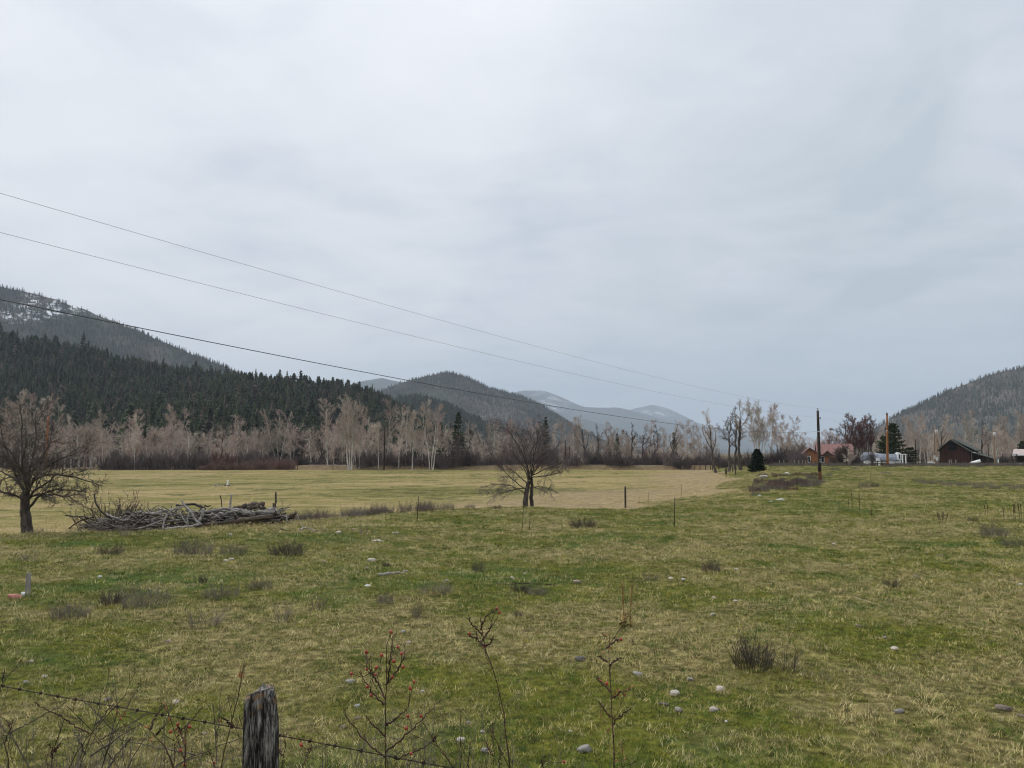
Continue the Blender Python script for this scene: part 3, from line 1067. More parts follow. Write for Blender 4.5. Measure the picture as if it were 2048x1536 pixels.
rng = np.random.RandomState(12)
variant('slim0', 16, slim_tree(rng, 16, .17), 'bark_pale', 'twig_tan')
variant('slim1', 16, slim_tree(rng, 16, .15, 15, (.10, .02), .35, .26), 'bark_pale', 'twig_tan')
variant('slim2', 16, slim_tree(rng, 16, .19, 18, (-.06, 0), .22, .34), 'bark_pale', 'twig_pink')
variant('slim3', 16, slim_tree(rng, 16, .14, 13, (-.14, .02), .4, .24), 'bark_pale', 'twig_tan')
variant('clump0', 17, clump_tree(rng, 17, .19, 5, .28), 'bark_pale', 'twig_tan')
variant('clump1', 16, clump_tree(rng, 16, .15, 3, .24), 'bark_pale', 'twig_pink')
variant('round0', 15, round_tree(rng, 15, .22, .55), 'bark_pale', 'twig_pink')
variant('round1', 14, round_tree(rng, 14, .22, .5), 'bark_pale', 'twig_tan')
variant('dark0', 14, round_tree(rng, 14, .25, .48), 'bark_dark', 'twig_dark')
variant('rug0', 17, rugged_tree(rng, 17, .42, 5), 'bark_dark', 'twig_dark')
variant('rug1', 18, rugged_tree(rng, 18, .46, 6), 'bark_dark', 'twig_tan')
variant('rug2', 15, rugged_tree(rng, 15, .36, 4), 'bark_dark', 'twig_dark')
variant('red0', 10, round_tree(rng, 10, .22, .62), 'bark_dark', 'twig_red')
variant('apple0', 5, round_tree(rng, 5, .15, .62, 17), 'bark_dark', 'twig_dark')
variant('apple1', 4.5, round_tree(rng, 4.5, .12, .66), 'bark_pale', 'twig_tan')
variant('redb', 11, clump_tree(rng, 11, .14, 5, .32, 14), 'bark_dark', 'twig_red')


def bare_tree(px, Y, hpx, key, label, group=None, rz=None, name='bare_tree', base=None):
    H, tm, cm = VAR[key]
    g = ground(px, Y) if base is None else np.array(base)
    s_ = hpx / FPX * Y / H
    e = empty(name, (g[0], g[1], g[2] - .1), rng.rand() * 6.283 if rz is None else rz)
    sx = s_ * (.9 + .25 * rng.rand())
    e.scale = (sx, sx, s_)
    obj('trunk', tm, e)
    obj('crown', cm, e)
    return tag(e, label, 'tree', group)


# along the far edge of the field, from the left: (pixel column, distance, height in pixels, kind)
SEGS = [
    ('behind the crown of the dark gnarled tree', 'bare trees behind the gnarled tree',
     [(8, 212, 122, 'slim2'), (22, 218, 130, 'slim1'), (40, 214, 148, 'slim0'), (62, 220, 140, 'clump1'), (84, 216, 135, 'slim0'), (110, 214, 128, 'slim3'), (128, 222, 122, 'round0')]),
    ('between the gnarled tree and the brush pile', 'bare trees left in the tree line',
     [(142, 212, 108, 'slim3'), (158, 216, 126, 'round0'), (180, 218, 118, 'round0'), (204, 208, 110, 'slim1'), (222, 220, 122, 'round1'), (262, 216, 108, 'slim2'), (291, 216, 80, 'clump1')]),
    ('above the brush pile in the tree line', 'bare trees above the brush pile',
     [(306, 218, 112, 'round0'), (328, 214, 124, 'round0'), (350, 218, 120, 'clump1'), (372, 216, 112, 'round1'), (398, 218, 100, 'dark0'), (420, 216, 108, 'round1'), (440, 220, 102, 'rug2'), (474, 222, 96, 'slim2'), (498, 222, 92, 'round0')]),
    ('behind the grassy gap in the tree line', 'bare trees behind the grassy gap',
     [(514, 226, 112, 'round0'), (534, 228, 118, 'round1'), (556, 228, 110, 'clump1'), (580, 230, 116, 'round0'), (602, 228, 112, 'dark0'), (622, 226, 108, 'round0'), (642, 222, 100, 'dark0'), (655, 214, 120, 'slim2')]),
    ('right of the big cottonwood clump', 'bare trees right of the tall clump',
     [(735, 214, 124, 'round1'), (780, 212, 118, 'slim2'), (797, 206, 114, 'slim3'), (812, 210, 112, 'slim0'), (845, 208, 124, 'slim1'), (890, 214, 106, 'round1'), (905, 212, 84, 'dark0')]),
    ('behind the lone bare tree in mid field', 'bare trees behind the lone tree',
     [(938, 216, 88, 'slim3'), (955, 214, 82, 'slim3'), (972, 218, 90, 'slim1'), (990, 214, 80, 'slim0'), (1008, 220, 92, 'clump1'), (1028, 222, 88, 'slim2'), (1048, 222, 96, 'round1'), (1068, 222, 90, 'slim2'),
      (1112, 222, 84, 'slim0'), (1128, 224, 92, 'slim1')]),
    ('in the low row below the blue mountains', 'bare trees below the blue mountains',
     [(1146, 228, 92, 'slim2'), (1160, 230, 84, 'slim0'), (1196, 230, 86, 'rug0'), (1214, 232, 82, 'slim2'), (1232, 232, 74, 'slim0'), (1247, 236, 70, 'slim1'), (1284, 234, 78, 'rug0'), (1300, 236, 86, 'slim2'),
      (1312, 236, 82, 'rug2'), (1326, 238, 76, 'slim0'), (1358, 238, 74, 'slim1'), (1374, 238, 86, 'slim2'), (1390, 240, 82, 'slim0'), (1404, 236, 80, 'slim3'), (1416, 238, 78, 'slim1')]),
    ('behind the barn and the farm poles', 'bare trees behind the barn',
     [(1796, 262, 82, 'round0'), (1822, 258, 84, 'slim2'), (1838, 262, 92, 'clump1'), (1856, 258, 84, 'round0'), (1878, 260, 80, 'rug1'), (1896, 262, 92, 'slim0'), (1916, 266, 76, 'round0'), (1932, 262, 94, 'slim1'),
      (1950, 262, 100, 'slim0'), (1963, 264, 84, 'rug0'), (1984, 262, 90, 'round0'), (2004, 264, 84, 'slim2'), (2022, 262, 92, 'slim1'), (2040, 262, 100, 'slim0'), (2058, 262, 96, 'clump1')]),
]
names_of = {'slim0': 'slender upright bare tree', 'slim1': 'slender bare tree leaning slightly', 'slim2': 'reddish twigged straight bare tree', 'slim3': 'thin bare tree leaning over',
            'clump0': 'many stemmed bare cottonwood', 'clump1': 'several stemmed pale bare tree', 'round0': 'round bare tree with pinkish twigs', 'round1': 'round bare tree with tan twigs',
            'dark0': 'dark round crowned bare tree', 'rug0': 'dark crooked bare cottonwood', 'rug1': 'tall crooked bare cottonwood', 'rug2': 'small dark crooked bare tree'}
for where, grp, rows in SEGS:
    for px, Y, hpx, key in rows:
        bare_tree(px, Y, hpx, key, names_of[key] + ' ' + where, grp)

# trees that stand out
bare_tree(700, 203, 138, 'clump0', 'big pale cottonwood clump with spreading crown at the field edge', rz=.4, name='cottonwood_clump')
bare_tree(716, 205, 120, 'clump1', 'smaller pale clump leaning beside the big cottonwood clump', rz=2.4, name='cottonwood_clump')
bare_tree(757, 205, 84, 'slim0', 'young white barked tree left of the dark pole', rz=1.0, name='white_tree')
bare_tree(244, 208, 92, 'slim3', 'thin white birch like tree above the dark bushes', rz=1.8, name='white_tree')
bare_tree(269, 206, 104, 'slim0', 'straight white trunked tree right of the thin birch like one', rz=.2, name='white_tree')
bare_tree(824, 203, 112, 'slim0', 'straight white trunked tree right of the dark pole', rz=2.9, name='white_tree')
bare_tree(862, 204, 124, 'clump1', 'tall pale forked cottonwood nearest the dark centre conifer', rz=.9, name='cottonwood_tree')
bare_tree(1078, 224, 104, 'rug2', 'dark bare tree leaning against the tall pointed conifer', rz=1.2)
bare_tree(1176, 226, 96, 'rug1', 'wide crowned cottonwood right of the slim far pole', rz=.7, name='cottonwood_tree')
bare_tree(1262, 232, 88, 'rug0', 'crooked dark cottonwood with one long bent limb', rz=2.1, name='cottonwood_tree')
bare_tree(1342, 236, 86, 'rug1', 'broad dark cottonwood below the far peak', rz=4.1, name='cottonwood_tree')
bare_tree(1432, 168, 116, 'rug1', 'leaning cottonwood at the left end of the tall dark row', rz=1.0, name='cottonwood_tree')
bare_tree(1458, 165, 118, 'rug0', 'second cottonwood of the tall dark row', rz=3.3, name='cottonwood_tree')
bare_tree(1470, 170, 122, 'rug2', 'slimmer cottonwood in the middle of the tall dark row', rz=5.0, name='cottonwood_tree')
bare_tree(1482, 166, 126, 'rug1', 'rightmost cottonwood of the tall dark row', rz=2.2, name='cottonwood_tree')
bare_tree(1517, 186, 118, 'clump0', 'tall pale cottonwood behind the small dark spruce', rz=2.0, name='cottonwood_tree')
bare_tree(1537, 190, 114, 'clump1', 'pale forked cottonwood just right of the small dark spruce', rz=.3, name='cottonwood_tree')
bare_tree(1575, 196, 94, 'clump1', 'separate pale cottonwood left of the orange house', rz=2.7, name='cottonwood_tree')
bare_tree(1663, 190, 72, 'red0', 'reddish round fruit tree above the orange house roof', rz=.5, name='fruit_tree')
bare_tree(1696, 194, 100, 'rug2', 'dark tall bare tree behind the house roof', rz=.4)
bare_tree(1712, 186, 86, 'redb', 'dense red brown tree right of the orange house', rz=.9, name='red_tree')
bare_tree(1730, 188, 92, 'redb', 'taller red brown tree left of the orange brown pole', rz=3.6, name='red_tree')
bare_tree(1742, 200, 100, 'rug0', 'dark forked bare tree rising over the red brown trees', rz=1.6)
bare_tree(1680, 160, 44, 'apple0', 'dark low apple tree just left of the spreading one by the house', rz=3.6, name='apple_tree')
bare_tree(1694, 158, 50, 'apple0', 'dark spreading apple tree hiding the house end', rz=1.6, name='apple_tree')
bare_tree(1698, 154, 36, 'apple1', 'pale twigged low tree before the dark apple tree', rz=.6, name='apple_tree')
bare_tree(1744, 151, 34, 'apple0', 'small bare tree in front of the grey tarp roof', rz=.8, name='apple_tree')

# hazy bare wood between the tree line and the near hill
wood = []
for key in ('slim0', 'slim2', 'clump1', 'round0', 'round1', 'dark0'):
    H, a, b2 = VAR[key]
    va = [np.zeros(len(m_.vertices) * 3) for m_ in (a, b2)]
    for m_, v in zip((a, b2), va):
        m_.vertices.foreach_get('co', v)
    qs, o_ = [], 0
    for m_ in (a, b2):
        l = np.zeros(len(m_.loops), int)
        m_.loops.foreach_get('vertex_index', l)
        qs.append(l.reshape(-1, 4) + o_)
        o_ += len(m_.vertices)
    wood.append(make_mesh('wood ' + key, np.concatenate(va).reshape(-1, 3), np.vstack(qs), None, True, (M[['twig_tan', 'twig_pink', 'twig_tan', 'twig_pink', 'twig_tan', 'twig_dark'][len(wood)]],)))
C_wood = source_collection('wood_source', wood)
n = 430
wx, wy = [], []
for px, Y in zip(rng.rand(n) * 1500 - 60, 232 + rng.rand(n) ** 1.5 * 200):
    wx.append((px - 1024) / FPX * Y)
    wy.append(Y)
for px, Y in zip(1560 + rng.rand(190) * 620, 266 + rng.rand(190) ** 1.4 * 150):
    wx.append((px - 1024) / FPX * Y)
    wy.append(Y)
wx, wy = np.array(wx), np.array(wy)
wp = np.stack([wx, wy, terrain(wx, wy)], 1)
pxw = px_of(wp)[0]
ws = (.55 + .4 * rng.rand(len(wx))) * np.where((pxw > 900) & (pxw < 1560), .72, .95)
tag(scatter('bare_woods', wp, ws, rots(rng, len(wx), .04), rng.randint(0, 6, len(wx)), C_wood), 'hazy band of bare woods behind the field trees', 'woods', kind='stuff')

# conifers among the tree line
def big_conifer(px, Y, hpx, rad, label, name='conifer_tree', m='needles_green', seed=1, nw=26, per=7, z0=.1, shape=.75, group=None, droop=.2):
    r_ = np.random.RandomState(seed)
    H = hpx / FPX * Y
    tg, v_, t_ = fine_conifer(r_, H, rad, nw, per, z0, shape, droop)
    g = ground(px, Y)
    e = empty(name, (g[0], g[1], g[2] - .1))
    obj('trunk', tube_mesh('trunk', tg, (M['bark_dark'],)), e)
    obj('crown', make_mesh('crown', v_, None, t_, False, (M[m],)), e)
    return tag(e, label, 'tree', group)


big_conifer(916, 214, 104, 2.6, 'dark pine left of the lone bare tree in the tree line', seed=1, z0=.16, shape=.6)
big_conifer(1092, 226, 100, 2.1, 'tall pointed conifer above the lone bare tree', seed=2, z0=.12, shape=.7)
big_conifer(1235, 236, 66, 1.5, 'small conifer peeping over the row below the blue mountain', seed=3)
big_conifer(1349, 246, 70, 1.7, 'small conifer behind the broad cottonwood below the far peak', seed=4)
big_conifer(880, 222, 92, 2.2, 'conifer half hidden behind the pale forked cottonwood', seed=5)
big_conifer(1217, 244, 60, 1.5, 'small conifer left of the row beside the wide cottonwood', seed=7)
big_conifer(1515, 142, 44, 1.75, 'small dense dark spruce on the bank', name='spruce_tree', m='needles_spruce', seed=6, nw=24, per=11, z0=.02, shape=.62, droop=.12)
big_conifer(1789, 176, 82, 2.9, 'green pine rising right behind the orange brown pole', name='pine_tree', m='needles_green', seed=8, nw=24, per=9, z0=.1, shape=.42)
big_conifer(1777, 172, 58, 3.0, 'dull green juniper spreading below the pine', name='juniper_tree', m='needles_green', seed=9, nw=18, per=10, z0=.03, shape=.35)
big_conifer(1822, 178, 34, 2.0, 'olive juniper bush right of the white arbor', name='juniper_tree', m='needles_green', seed=10, nw=12, per=10, z0=.03, shape=.35)
big_conifer(2046, 236, 44, 2.2, 'green conifer above the pink roofed shed', seed=11, z0=.05, shape=.45)


# ------------------------------------------------------------------ bushes along the field edge
def bush_groups(rng, H, rad, stems, kids=4, up=.12, spread=.55):
    n_ = 5
    a = rng.rand(stems) * 6.283
    rr = rad * .45 * np.sqrt(rng.rand(stems))
    base = np.stack([rr * np.cos(a), rr * np.sin(a), np.full(stems, -.05)], 1)
    d = np.stack([np.cos(a) * spread * rng.rand(stems), np.sin(a) * spread * rng.rand(stems), np.ones(stems)], 1)
    L = H * (.35 + .72 * rng.rand(stems)) * (1 - .35 * rr / (rad * .45))
    P = [base]
    dd = norm(d)
    for j in range(n_ - 1):
        dd = norm(dd + .13 * rng.randn(stems, 3) + np.array([0, 0, up * .3]))
        P.append(P[-1] + dd * (L / (n_ - 1))[:, None])
    P = np.stack(P, 1)
    r0 = (.0085 * H + .004)
    Rd = np.repeat(np.linspace(r0, r0 * .45, n_)[None], stems, 0)
    ch = grow(rng, P, Rd, [dict(n=kids, t=(.25, 1.0), ang=(15, 50), len=(.25, .5), fall=.3, rr=.75, segs=3, jit=.14, up=up, rmin=r0 * .5, tip=.6)])
    return [(P, Rd, 3)] + ch


rng = np.random.RandomState(23)
BUSH = {}
for k, (mt, st) in {'willow0': ('willow', 100), 'willow1': ('willow', 120), 'willow2': ('willow', 90), 'red': ('willow_red', 150), 'pink': ('willow_pink', 120)}.items():
    BUSH[k] = tube_mesh('bush ' + k, bush_groups(rng, 4.0, 3.0, st, 5), (M[mt],))


def bush(px, Y, wpx, hpx, key, label, group, name='willow_bush'):
    g = ground(px, Y)
    k = Y / FPX
    o = obj(name, BUSH[key], None, (g[0], g[1], g[2] - .1), rng.rand() * 6.283, (wpx * k / 4.4, wpx * k / 4.4, hpx * k / 4.4))
    return tag(o, label, 'bush', group)


bush(447, 204, 62, 46, 'red', 'big red brown willow bush at the field edge', 'willow bushes left', 'willow_bush')
rows = [('purple brown bush below the birch like trees', 'willow bushes left', [(214, 207, 40, 40), (240, 206, 42, 44), (268, 207, 44, 46), (296, 206, 44, 50), (322, 207, 46, 54), (350, 206, 44, 56), (378, 206, 42, 52), (404, 207, 40, 46)]),
        ('purple brown bush between the red willow and the grassy gap', 'willow bushes left', [(482, 208, 46, 50), (506, 209, 44, 52), (530, 222, 44, 46), (556, 226, 44, 42), (582, 228, 40, 40), (610, 228, 40, 38), (634, 224, 36, 36)]),
        ('dark bush at the foot of the pale cottonwoods', 'willow bushes mid', [(724, 206, 34, 34), (742, 207, 32, 32), (772, 208, 34, 42), (790, 207, 32, 40), (812, 209, 34, 38), (838, 208, 34, 34), (862, 207, 36, 34), (886, 206, 38, 42), (906, 207, 44, 50), (926, 208, 40, 48), (946, 210, 36, 40)]),
        ('dark bush on the road bank behind the lone bare tree', 'willow bushes mid', [(972, 211, 36, 36), (998, 212, 36, 34), (1022, 212, 34, 34), (1050, 213, 36, 32), (1078, 212, 36, 36), (1104, 211, 36, 38)]),
        ('dark willow bush in the row right of the slim far pole', 'willow bushes right', [(1142, 208, 44, 42), (1160, 211, 40, 42), (1184, 214, 40, 44), (1206, 215, 40, 42), (1228, 209, 46, 44), (1250, 209, 44, 44), (1272, 214, 40, 42), (1298, 216, 40, 40), (1320, 216, 38, 38), (1345, 209, 42, 42), (1366, 207, 40, 42), (1388, 212, 38, 40), (1408, 214, 38, 38), (1430, 210, 36, 36), (1450, 206, 36, 40)]),
        ('dark brush behind the small spruce and left of the house', 'willow bushes by the house', [(1488, 190, 40, 44), (1506, 186, 40, 40), (1532, 184, 40, 46), (1548, 182, 38, 44), (1562, 181, 40, 48), (1578, 180, 42, 46), (1594, 180, 38, 42), (1606, 184, 34, 40)])]
kk = 0
for lab, grp, items in rows:
    for px, Y, w_, h_ in items:
        bush(px, Y, w_ * 1.2, h_ * (.7 + .6 * rng.rand()), f'willow{kk % 3}', lab, grp)
        kk += 1
for px, Y, w_, h_, lb in [(1676, 161, 34, 30, 'dark low bush before the orange house wall'), (1702, 159, 44, 38, 'dark spreading bush between the orange house and the tarp building'),
                          (1596, 172, 40, 46, 'dark tall brush touching the left corner of the orange house')]:
    bush(px, Y, w_ * 1.2, h_, 'willow1', lb, 'bushes round the farm', 'garden_bush')
for px, Y, w_, h_ in [(418, 202, 36, 22), (436, 200, 34, 24), (458, 201, 36, 22), (480, 202, 40, 26), (502, 202, 38, 26), (524, 203, 36, 28), (546, 203, 38, 26), (566, 204, 34, 28), (578, 203, 30, 26)]:
    bush(px, Y, w_ * 1.15, h_ * (.6 + .7 * rng.rand()), 'pink', 'low pinkish brush along the field edge before the red willow', 'low pinkish brush', 'low_bush')

# dark undergrowth that fills the foot of the tree line
n = 330
ux = rng.rand(n)
upx = np.where(ux < .8, -80 + ux / .8 * 1560, 1560 + (ux - .8) / .2 * 620)
uy = np.where(ux < .8, 216 + rng.rand(n) ** 1.3 * 60, 255 + rng.rand(n) * 50)
gapm = (upx > 560) & (upx < 690)
uy = np.where(gapm, np.maximum(uy, 232), uy)
upx2 = np.where((upx < 420) & (rng.rand(n) < .5), upx, upx)
uX = (upx2 - 1024) / FPX * uy
C_bush = source_collection('bush_source', [BUSH['willow0'], BUSH['willow1'], BUSH['willow2']])
tag(scatter('undergrowth', np.stack([uX, uy, terrain(uX, uy) - .1], 1), .35 + .75 * rng.rand(n), rots(rng, n, .08), rng.randint(0, 3, n), C_bush), 'dark undergrowth filling the foot of the tree line', 'undergrowth', kind='stuff')

# ------------------------------------------------------------------ farmstead on the terrace
def gframe(px, Y):
    """origin on the ground and metres per pixel there"""
    g = ground(px, Y)
    return g, Y / FPX


def window(parent, x0, x1, z0, z1, y, frame_mat, fr=.10):
    p = Poly()
    p.box(x0, x1, y - .06, y - .002, z0, z0 + fr).box(x0, x1, y - .06, y - .002, z1 - fr, z1)
    p.box(x0, x0 + fr, y - .06, y - .002, z0 + fr, z1 - fr).box(x1 - fr, x1, y - .06, y - .002, z0 + fr, z1 - fr)
    f = p.build('window', frame_mat, parent)
    Poly().box(x0 + fr, x1 - fr, y - .03, y - .004, z0 + fr, z1 - fr).build('pane', M['window'], f)
    return f


M['orange'] = mat('orange stained boards', (.25, .095, .040), (.37, .16, .075), 1.2, (3, 3, .4))
M['red_roof'] = mat('faded red metal roof', (.16, .078, .070), (.25, .135, .12), .9, (4, .5, .5), rough=.6)
M['trim_dark'] = mat('dark brown trim', (.05, .026, .018), (.09, .05, .035), 4)
# house, local x to the right, y away, z up, origin at the foot of its left front corner
hg, hk = gframe(1607, 174)
hb = min(tz(hg[0] + d, 174 + e_) for d in (0, 4, 8, 11) for e_ in (0, 4, 8)) - .1
house = empty('house', (hg[0], 174, hb), R(-17))
house.scale = (.92, .92, 1)
tag(house, 'orange board house with faded red roofs behind the weedy fence', 'house')
EAVE, RIDGE = 2.75, 4.05
Poly().prism([(0, 0), (3.7, 0), (3.7, EAVE), (1.55, RIDGE - .05), (0, EAVE)], 0, 6.0).build('gable_wall', M['orange'], house)
Poly().box(3.705, 11.2, 1.6, 7.6, 0, EAVE - .05).build('wall', M['orange'], house)
for xa, za, xb, zb in ((-.35, EAVE - .18, 1.55, RIDGE), (1.55, RIDGE, 4.0, EAVE - .18)):
    Poly().add([(xa, -.4, za), (xb, -.4, zb), (xb, 6.2, zb), (xa, 6.2, za), (xa, -.4, za + .14), (xb, -.4, zb + .14), (xb, 6.2, zb + .14), (xa, 6.2, za + .14)],
               [(3, 2, 1, 0), (4, 5, 6, 7), (0, 1, 5, 4), (1, 2, 6, 5), (2, 3, 7, 6), (3, 0, 4, 7)]).build('roof', M['red_roof'], house)
Poly().add([(-.36, -.44, EAVE - .2), (1.55, -.44, RIDGE - .02), (4.01, -.44, EAVE - .2), (3.9, -.44, EAVE - .32), (1.55, -.44, RIDGE - .2), (-.25, -.44, EAVE - .32),
            (-.36, -.402, EAVE - .2), (1.55, -.402, RIDGE - .02), (4.01, -.402, EAVE - .2), (3.9, -.402, EAVE - .32), (1.55, -.402, RIDGE - .2), (-.25, -.402, EAVE - .32)],
           [(5, 4, 1, 0), (4, 3, 2, 1), (6, 7, 10, 11), (7, 8, 9, 10), (0, 1, 7, 6), (1, 2, 8, 7), (3, 4, 10, 9), (4, 5, 11, 10)]).build('gable_trim', M['trim_dark'], house)
rid = 4.95
for ya, za, yb, zb in ((1.0, EAVE - .25, 4.6, rid), (4.6, rid, 8.2, EAVE - .25)):
    Poly().add([(3.3, ya, za), (11.8, ya, za), (11.8, yb, zb), (3.3, yb, zb), (3.3, ya, za + .14), (11.8, ya, za + .14), (11.8, yb, zb + .14), (3.3, yb, zb + .14)],
               [(3, 2, 1, 0), (4, 5, 6, 7), (0, 1, 5, 4), (1, 2, 6, 5), (2, 3, 7, 6), (3, 0, 4, 7)]).build('roof', M['red_roof'], house)
Poly().prism([(4.2, EAVE - .4), (7.2, EAVE - .4), (5.7, EAVE + .75)], .9, 3.5).build('porch_gable', M['trim_dark'], house)
window(house, 1.0, 1.75, .7, 2.25, 0, M['white'], .14)
window(house, 4.2, 5.0, .8, 2.2, 1.6, M['white'], .12)
window(house, 6.4, 7.2, 1.0, 1.9, 1.6, M['trim_dark'], .10)

# low white building under a grey tarp
M['tarp'] = mat('grey blue tarpaulin', (.10, .112, .135), (.22, .24, .28), 1.1, (.5, 1, 2.2), rough=.5, bump=.4)
tg_, k_ = gframe(1722, 165)
tb = min(tz(tg_[0] + d, 165 + e_) for d in (0, 4, 9) for e_ in (0, 5)) - .05
shed = empty('tarp_shed', (tg_[0], 165, tb), R(-20))
shed.scale = (.9, .9, 1)
tag(shed, 'long low white building covered by a sagging grey blue tarp', 'shed')
Poly().box(.9, 8.7, 0, 4.6, 0, 1.35).build('wall', M['white'], shed)
nx_, ny_ = 40, 15
tv = []
for j in range(ny_):
    v_ = j / (ny_ - 1)
    for i in range(nx_):
        u_ = i / (nx_ - 1)
        arch = math.sin(math.pi * v_) ** .75
        z = 1.2 + 1.75 * arch * (.90 + .10 * math.sin(u_ * 5.2 + .6)) - .10 * math.cos(u_ * 2 * math.pi * 3.3) * (1 - arch) + .05 * (vnoise(u_ * 14, v_ * 5) - .5)
        if u_ < .1:
            z -= (0.1 - u_) * 9 * arch
        tv.append((u_ * 8.3, -.25 + v_ * 5.1 + .06 * math.sin(u_ * 40), z))
tq = [(j * nx_ + i, j * nx_ + i + 1, (j + 1) * nx_ + i + 1, (j + 1) * nx_ + i) for j in range(ny_ - 1) for i in range(nx_ - 1)]
to = obj('tarp', make_mesh('tarp', tv, tq, None, True, (M['tarp'],)), shed)
so = to.modifiers.new('thick', 'SOLIDIFY')
so.thickness = .04
Poly().prism([(7.95, 1.35), (8.75, 1.35), (8.75, 2.8), (8.35, 2.92), (7.95, 2.8)], -.33, 4.4).build('end_wall', M['white'], shed)
window(shed, 8.1, 8.6, 1.5, 2.6, -.335, M['white'], .09)

ag, _ = gframe(1805.5, 160)
arbor = empty('garden_arbor', tuple(ag))
tag(arbor, 'white garden arbor of two posts and a crossbeam beside the tarp building', 'arbor')
Poly().box(.0, .16, 0, .16, -.1, 2.3).build('post', M['white'], arbor)
Poly().box(.66, .82, 0, .16, -.1, 2.3).build('post', M['white'], arbor)
Poly().box(-.14, .96, -.06, .22, 2.302, 2.46).build('crossbeam', M['white'], arbor)

rg_, _ = gframe(1746, 153)
rail = empty('rail_fence', tuple(rg_))
tag(rail, 'short dark wooden rail fence before the tarp building', 'fence')
for i in range(4):
    Poly().box(i * .9 - .07, i * .9 + .07, -.06, .06, -.2, 1.15).build('post', M['wood_dark'], rail)
for z in (.45, .88):
    Poly().box(-.2, 2.9, -.10, -.062, z, z + .13).build('rail', M['wood_dark'], rail)
cg, _ = gframe(1758, 157)
chest = Poly().box(-.28, .28, 0, .5, -.05, 1.55).box(-.31, .31, -.03, .53, 1.552, 1.62).build('white_cabinet', M['white'], loc=tuple(cg), bevel=.03)
tag(chest, 'upright white cabinet standing behind the dark rail fence', 'cabinet')

# barn
M['barn_wood'] = mat('dark red brown barn boards', (.020, .010, .008), (.078, .030, .020), 1.4, (2.5, 2.5, .25), lo=.3, hi=.75)
M['moss_roof'] = mat('mossy shingle roof', (.035, .038, .030), (.10, .105, .082), 2.0)
bg_, bk_ = gframe(1880, 206)
bb = tz(bg_[0] + 4, 208) - .25
BRZ = R(-41)
barn = empty('barn', (bg_[0], 206, bb), BRZ)
barn.scale = (.80, .86, .95)
tag(barn, 'old dark red board barn with an open hayloft door', 'barn')
BW, BE, BA, AX = 8.9, 4.45, 7.15, 3.55
Poly().prism([(.0, .0), (BW, 0), (BW, BE - .3), (AX, BA - .12), (0, BE - .1)], .12, 10).build('wall', M['barn_wood'], barn)
xb_ = 0.0
brs = np.random.RandomState(3)
while xb_ < BW - .2:                                             # upright boards nailed on the gable
    wd_ = .30 + .12 * brs.rand()
    x1_ = min(xb_ + wd_ - .03, BW)
    xm_ = (xb_ + x1_) / 2
    ztop = (BE - .1 + (BA - BE) * xm_ / AX) if xm_ < AX else (BA - .12 - (BA - BE + .18) * (xm_ - AX) / (BW - AX))
    z0_ = -.05 + .1 * brs.rand()
    if 2.55 < xm_ < 5.35:
        zo = 4.25
        Poly().box(xb_, x1_, .03 + .05 * brs.rand(), .115, z0_, zo).build('board', M['barn_wood'], barn)
        if ztop - .12 > 6.55:
            Poly().box(xb_, x1_, .05, .115, 6.45, ztop - .12).build('board', M['barn_wood'], barn)
    else:
        Poly().box(xb_, x1_, .03 + .05 * brs.rand(), .115, z0_, ztop - .12).build('board', M['barn_wood'], barn)
    xb_ += wd_
Poly().box(2.6, 5.3, .10, .117, 4.26, 6.44).build('loft_shade_panel', M['loft_shade'], barn)  # flat panel on the solid gable, painted as the shade of the open loft
for xa, za, xc, zc in ((-.45, BE - .35, AX, BA), (AX, BA, BW + .65, BE - .75)):
    Poly().add([(xa, -.7, za), (xc, -.7, zc), (xc, 10.4, zc), (xa, 10.4, za), (xa, -.7, za + .22), (xc, -.7, zc + .22), (xc, 10.4, zc + .22), (xa, 10.4, za + .22)],
               [(3, 2, 1, 0), (4, 5, 6, 7), (0, 1, 5, 4), (1, 2, 6, 5), (2, 3, 7, 6), (3, 0, 4, 7)]).build('roof', M['moss_roof'], barn)
# wider rear shed roof whose slope shows right of the gable
Poly().add([(AX + .3, 1.2, BA + .30), (AX + .3, 12, BA + .30), (BW + 1.5, 12, BE - .15), (BW + 1.5, 1.2, BE - .15), (AX + .3, 1.2, BA + .12), (AX + .3, 12, BA + .12), (BW + 1.5, 12, BE - .35), (BW + 1.5, 1.2, BE - .35)],
           [(0, 3, 2, 1), (4, 5, 6, 7), (0, 4, 7, 3), (1, 2, 6, 5), (0, 1, 5, 4), (3, 7, 6, 2)]).build('rear_roof', M['moss_roof'], barn)
# lean-to falling to the right
ldx, ldy = (BW + .25) * .80, .5
lean = empty('lean_to', (bg_[0] + ldx * math.cos(BRZ) - ldy * math.sin(BRZ), 206 + ldx * math.sin(BRZ) + ldy * math.cos(BRZ), bb), BRZ)
lean.scale = (.86, .86, .94)
tag(lean, 'dark open lean-to sloping down from the barn side', 'shed')
Poly().add([(-.2, -.3, 3.75), (6.4, -.3, 1.75), (6.4, 8, 1.75), (-.2, 8, 3.75), (-.2, -.3, 3.93), (6.4, -.3, 1.93), (6.4, 8, 1.93), (-.2, 8, 3.93)],
           [(3, 2, 1, 0), (4, 5, 6, 7), (0, 1, 5, 4), (1, 2, 6, 5), (2, 3, 7, 6), (3, 0, 4, 7)]).build('roof', M['moss_roof'], lean)
Poly().prism([(.05, 0), (6.1, 0), (6.1, 1.8), (.05, 3.65)], 2.5, 2.7).build('back_wall', M['wood_dark'], lean)
for i, x in enumerate((.1, 2.0, 4.1, 6.0)):
    Poly().box(x - .08, x + .08, 0, .16, -.1, 3.72 - .303 * (x + .2)).build('post', M['wood_grey'] if i == 0 else M['wood_dark'], lean)
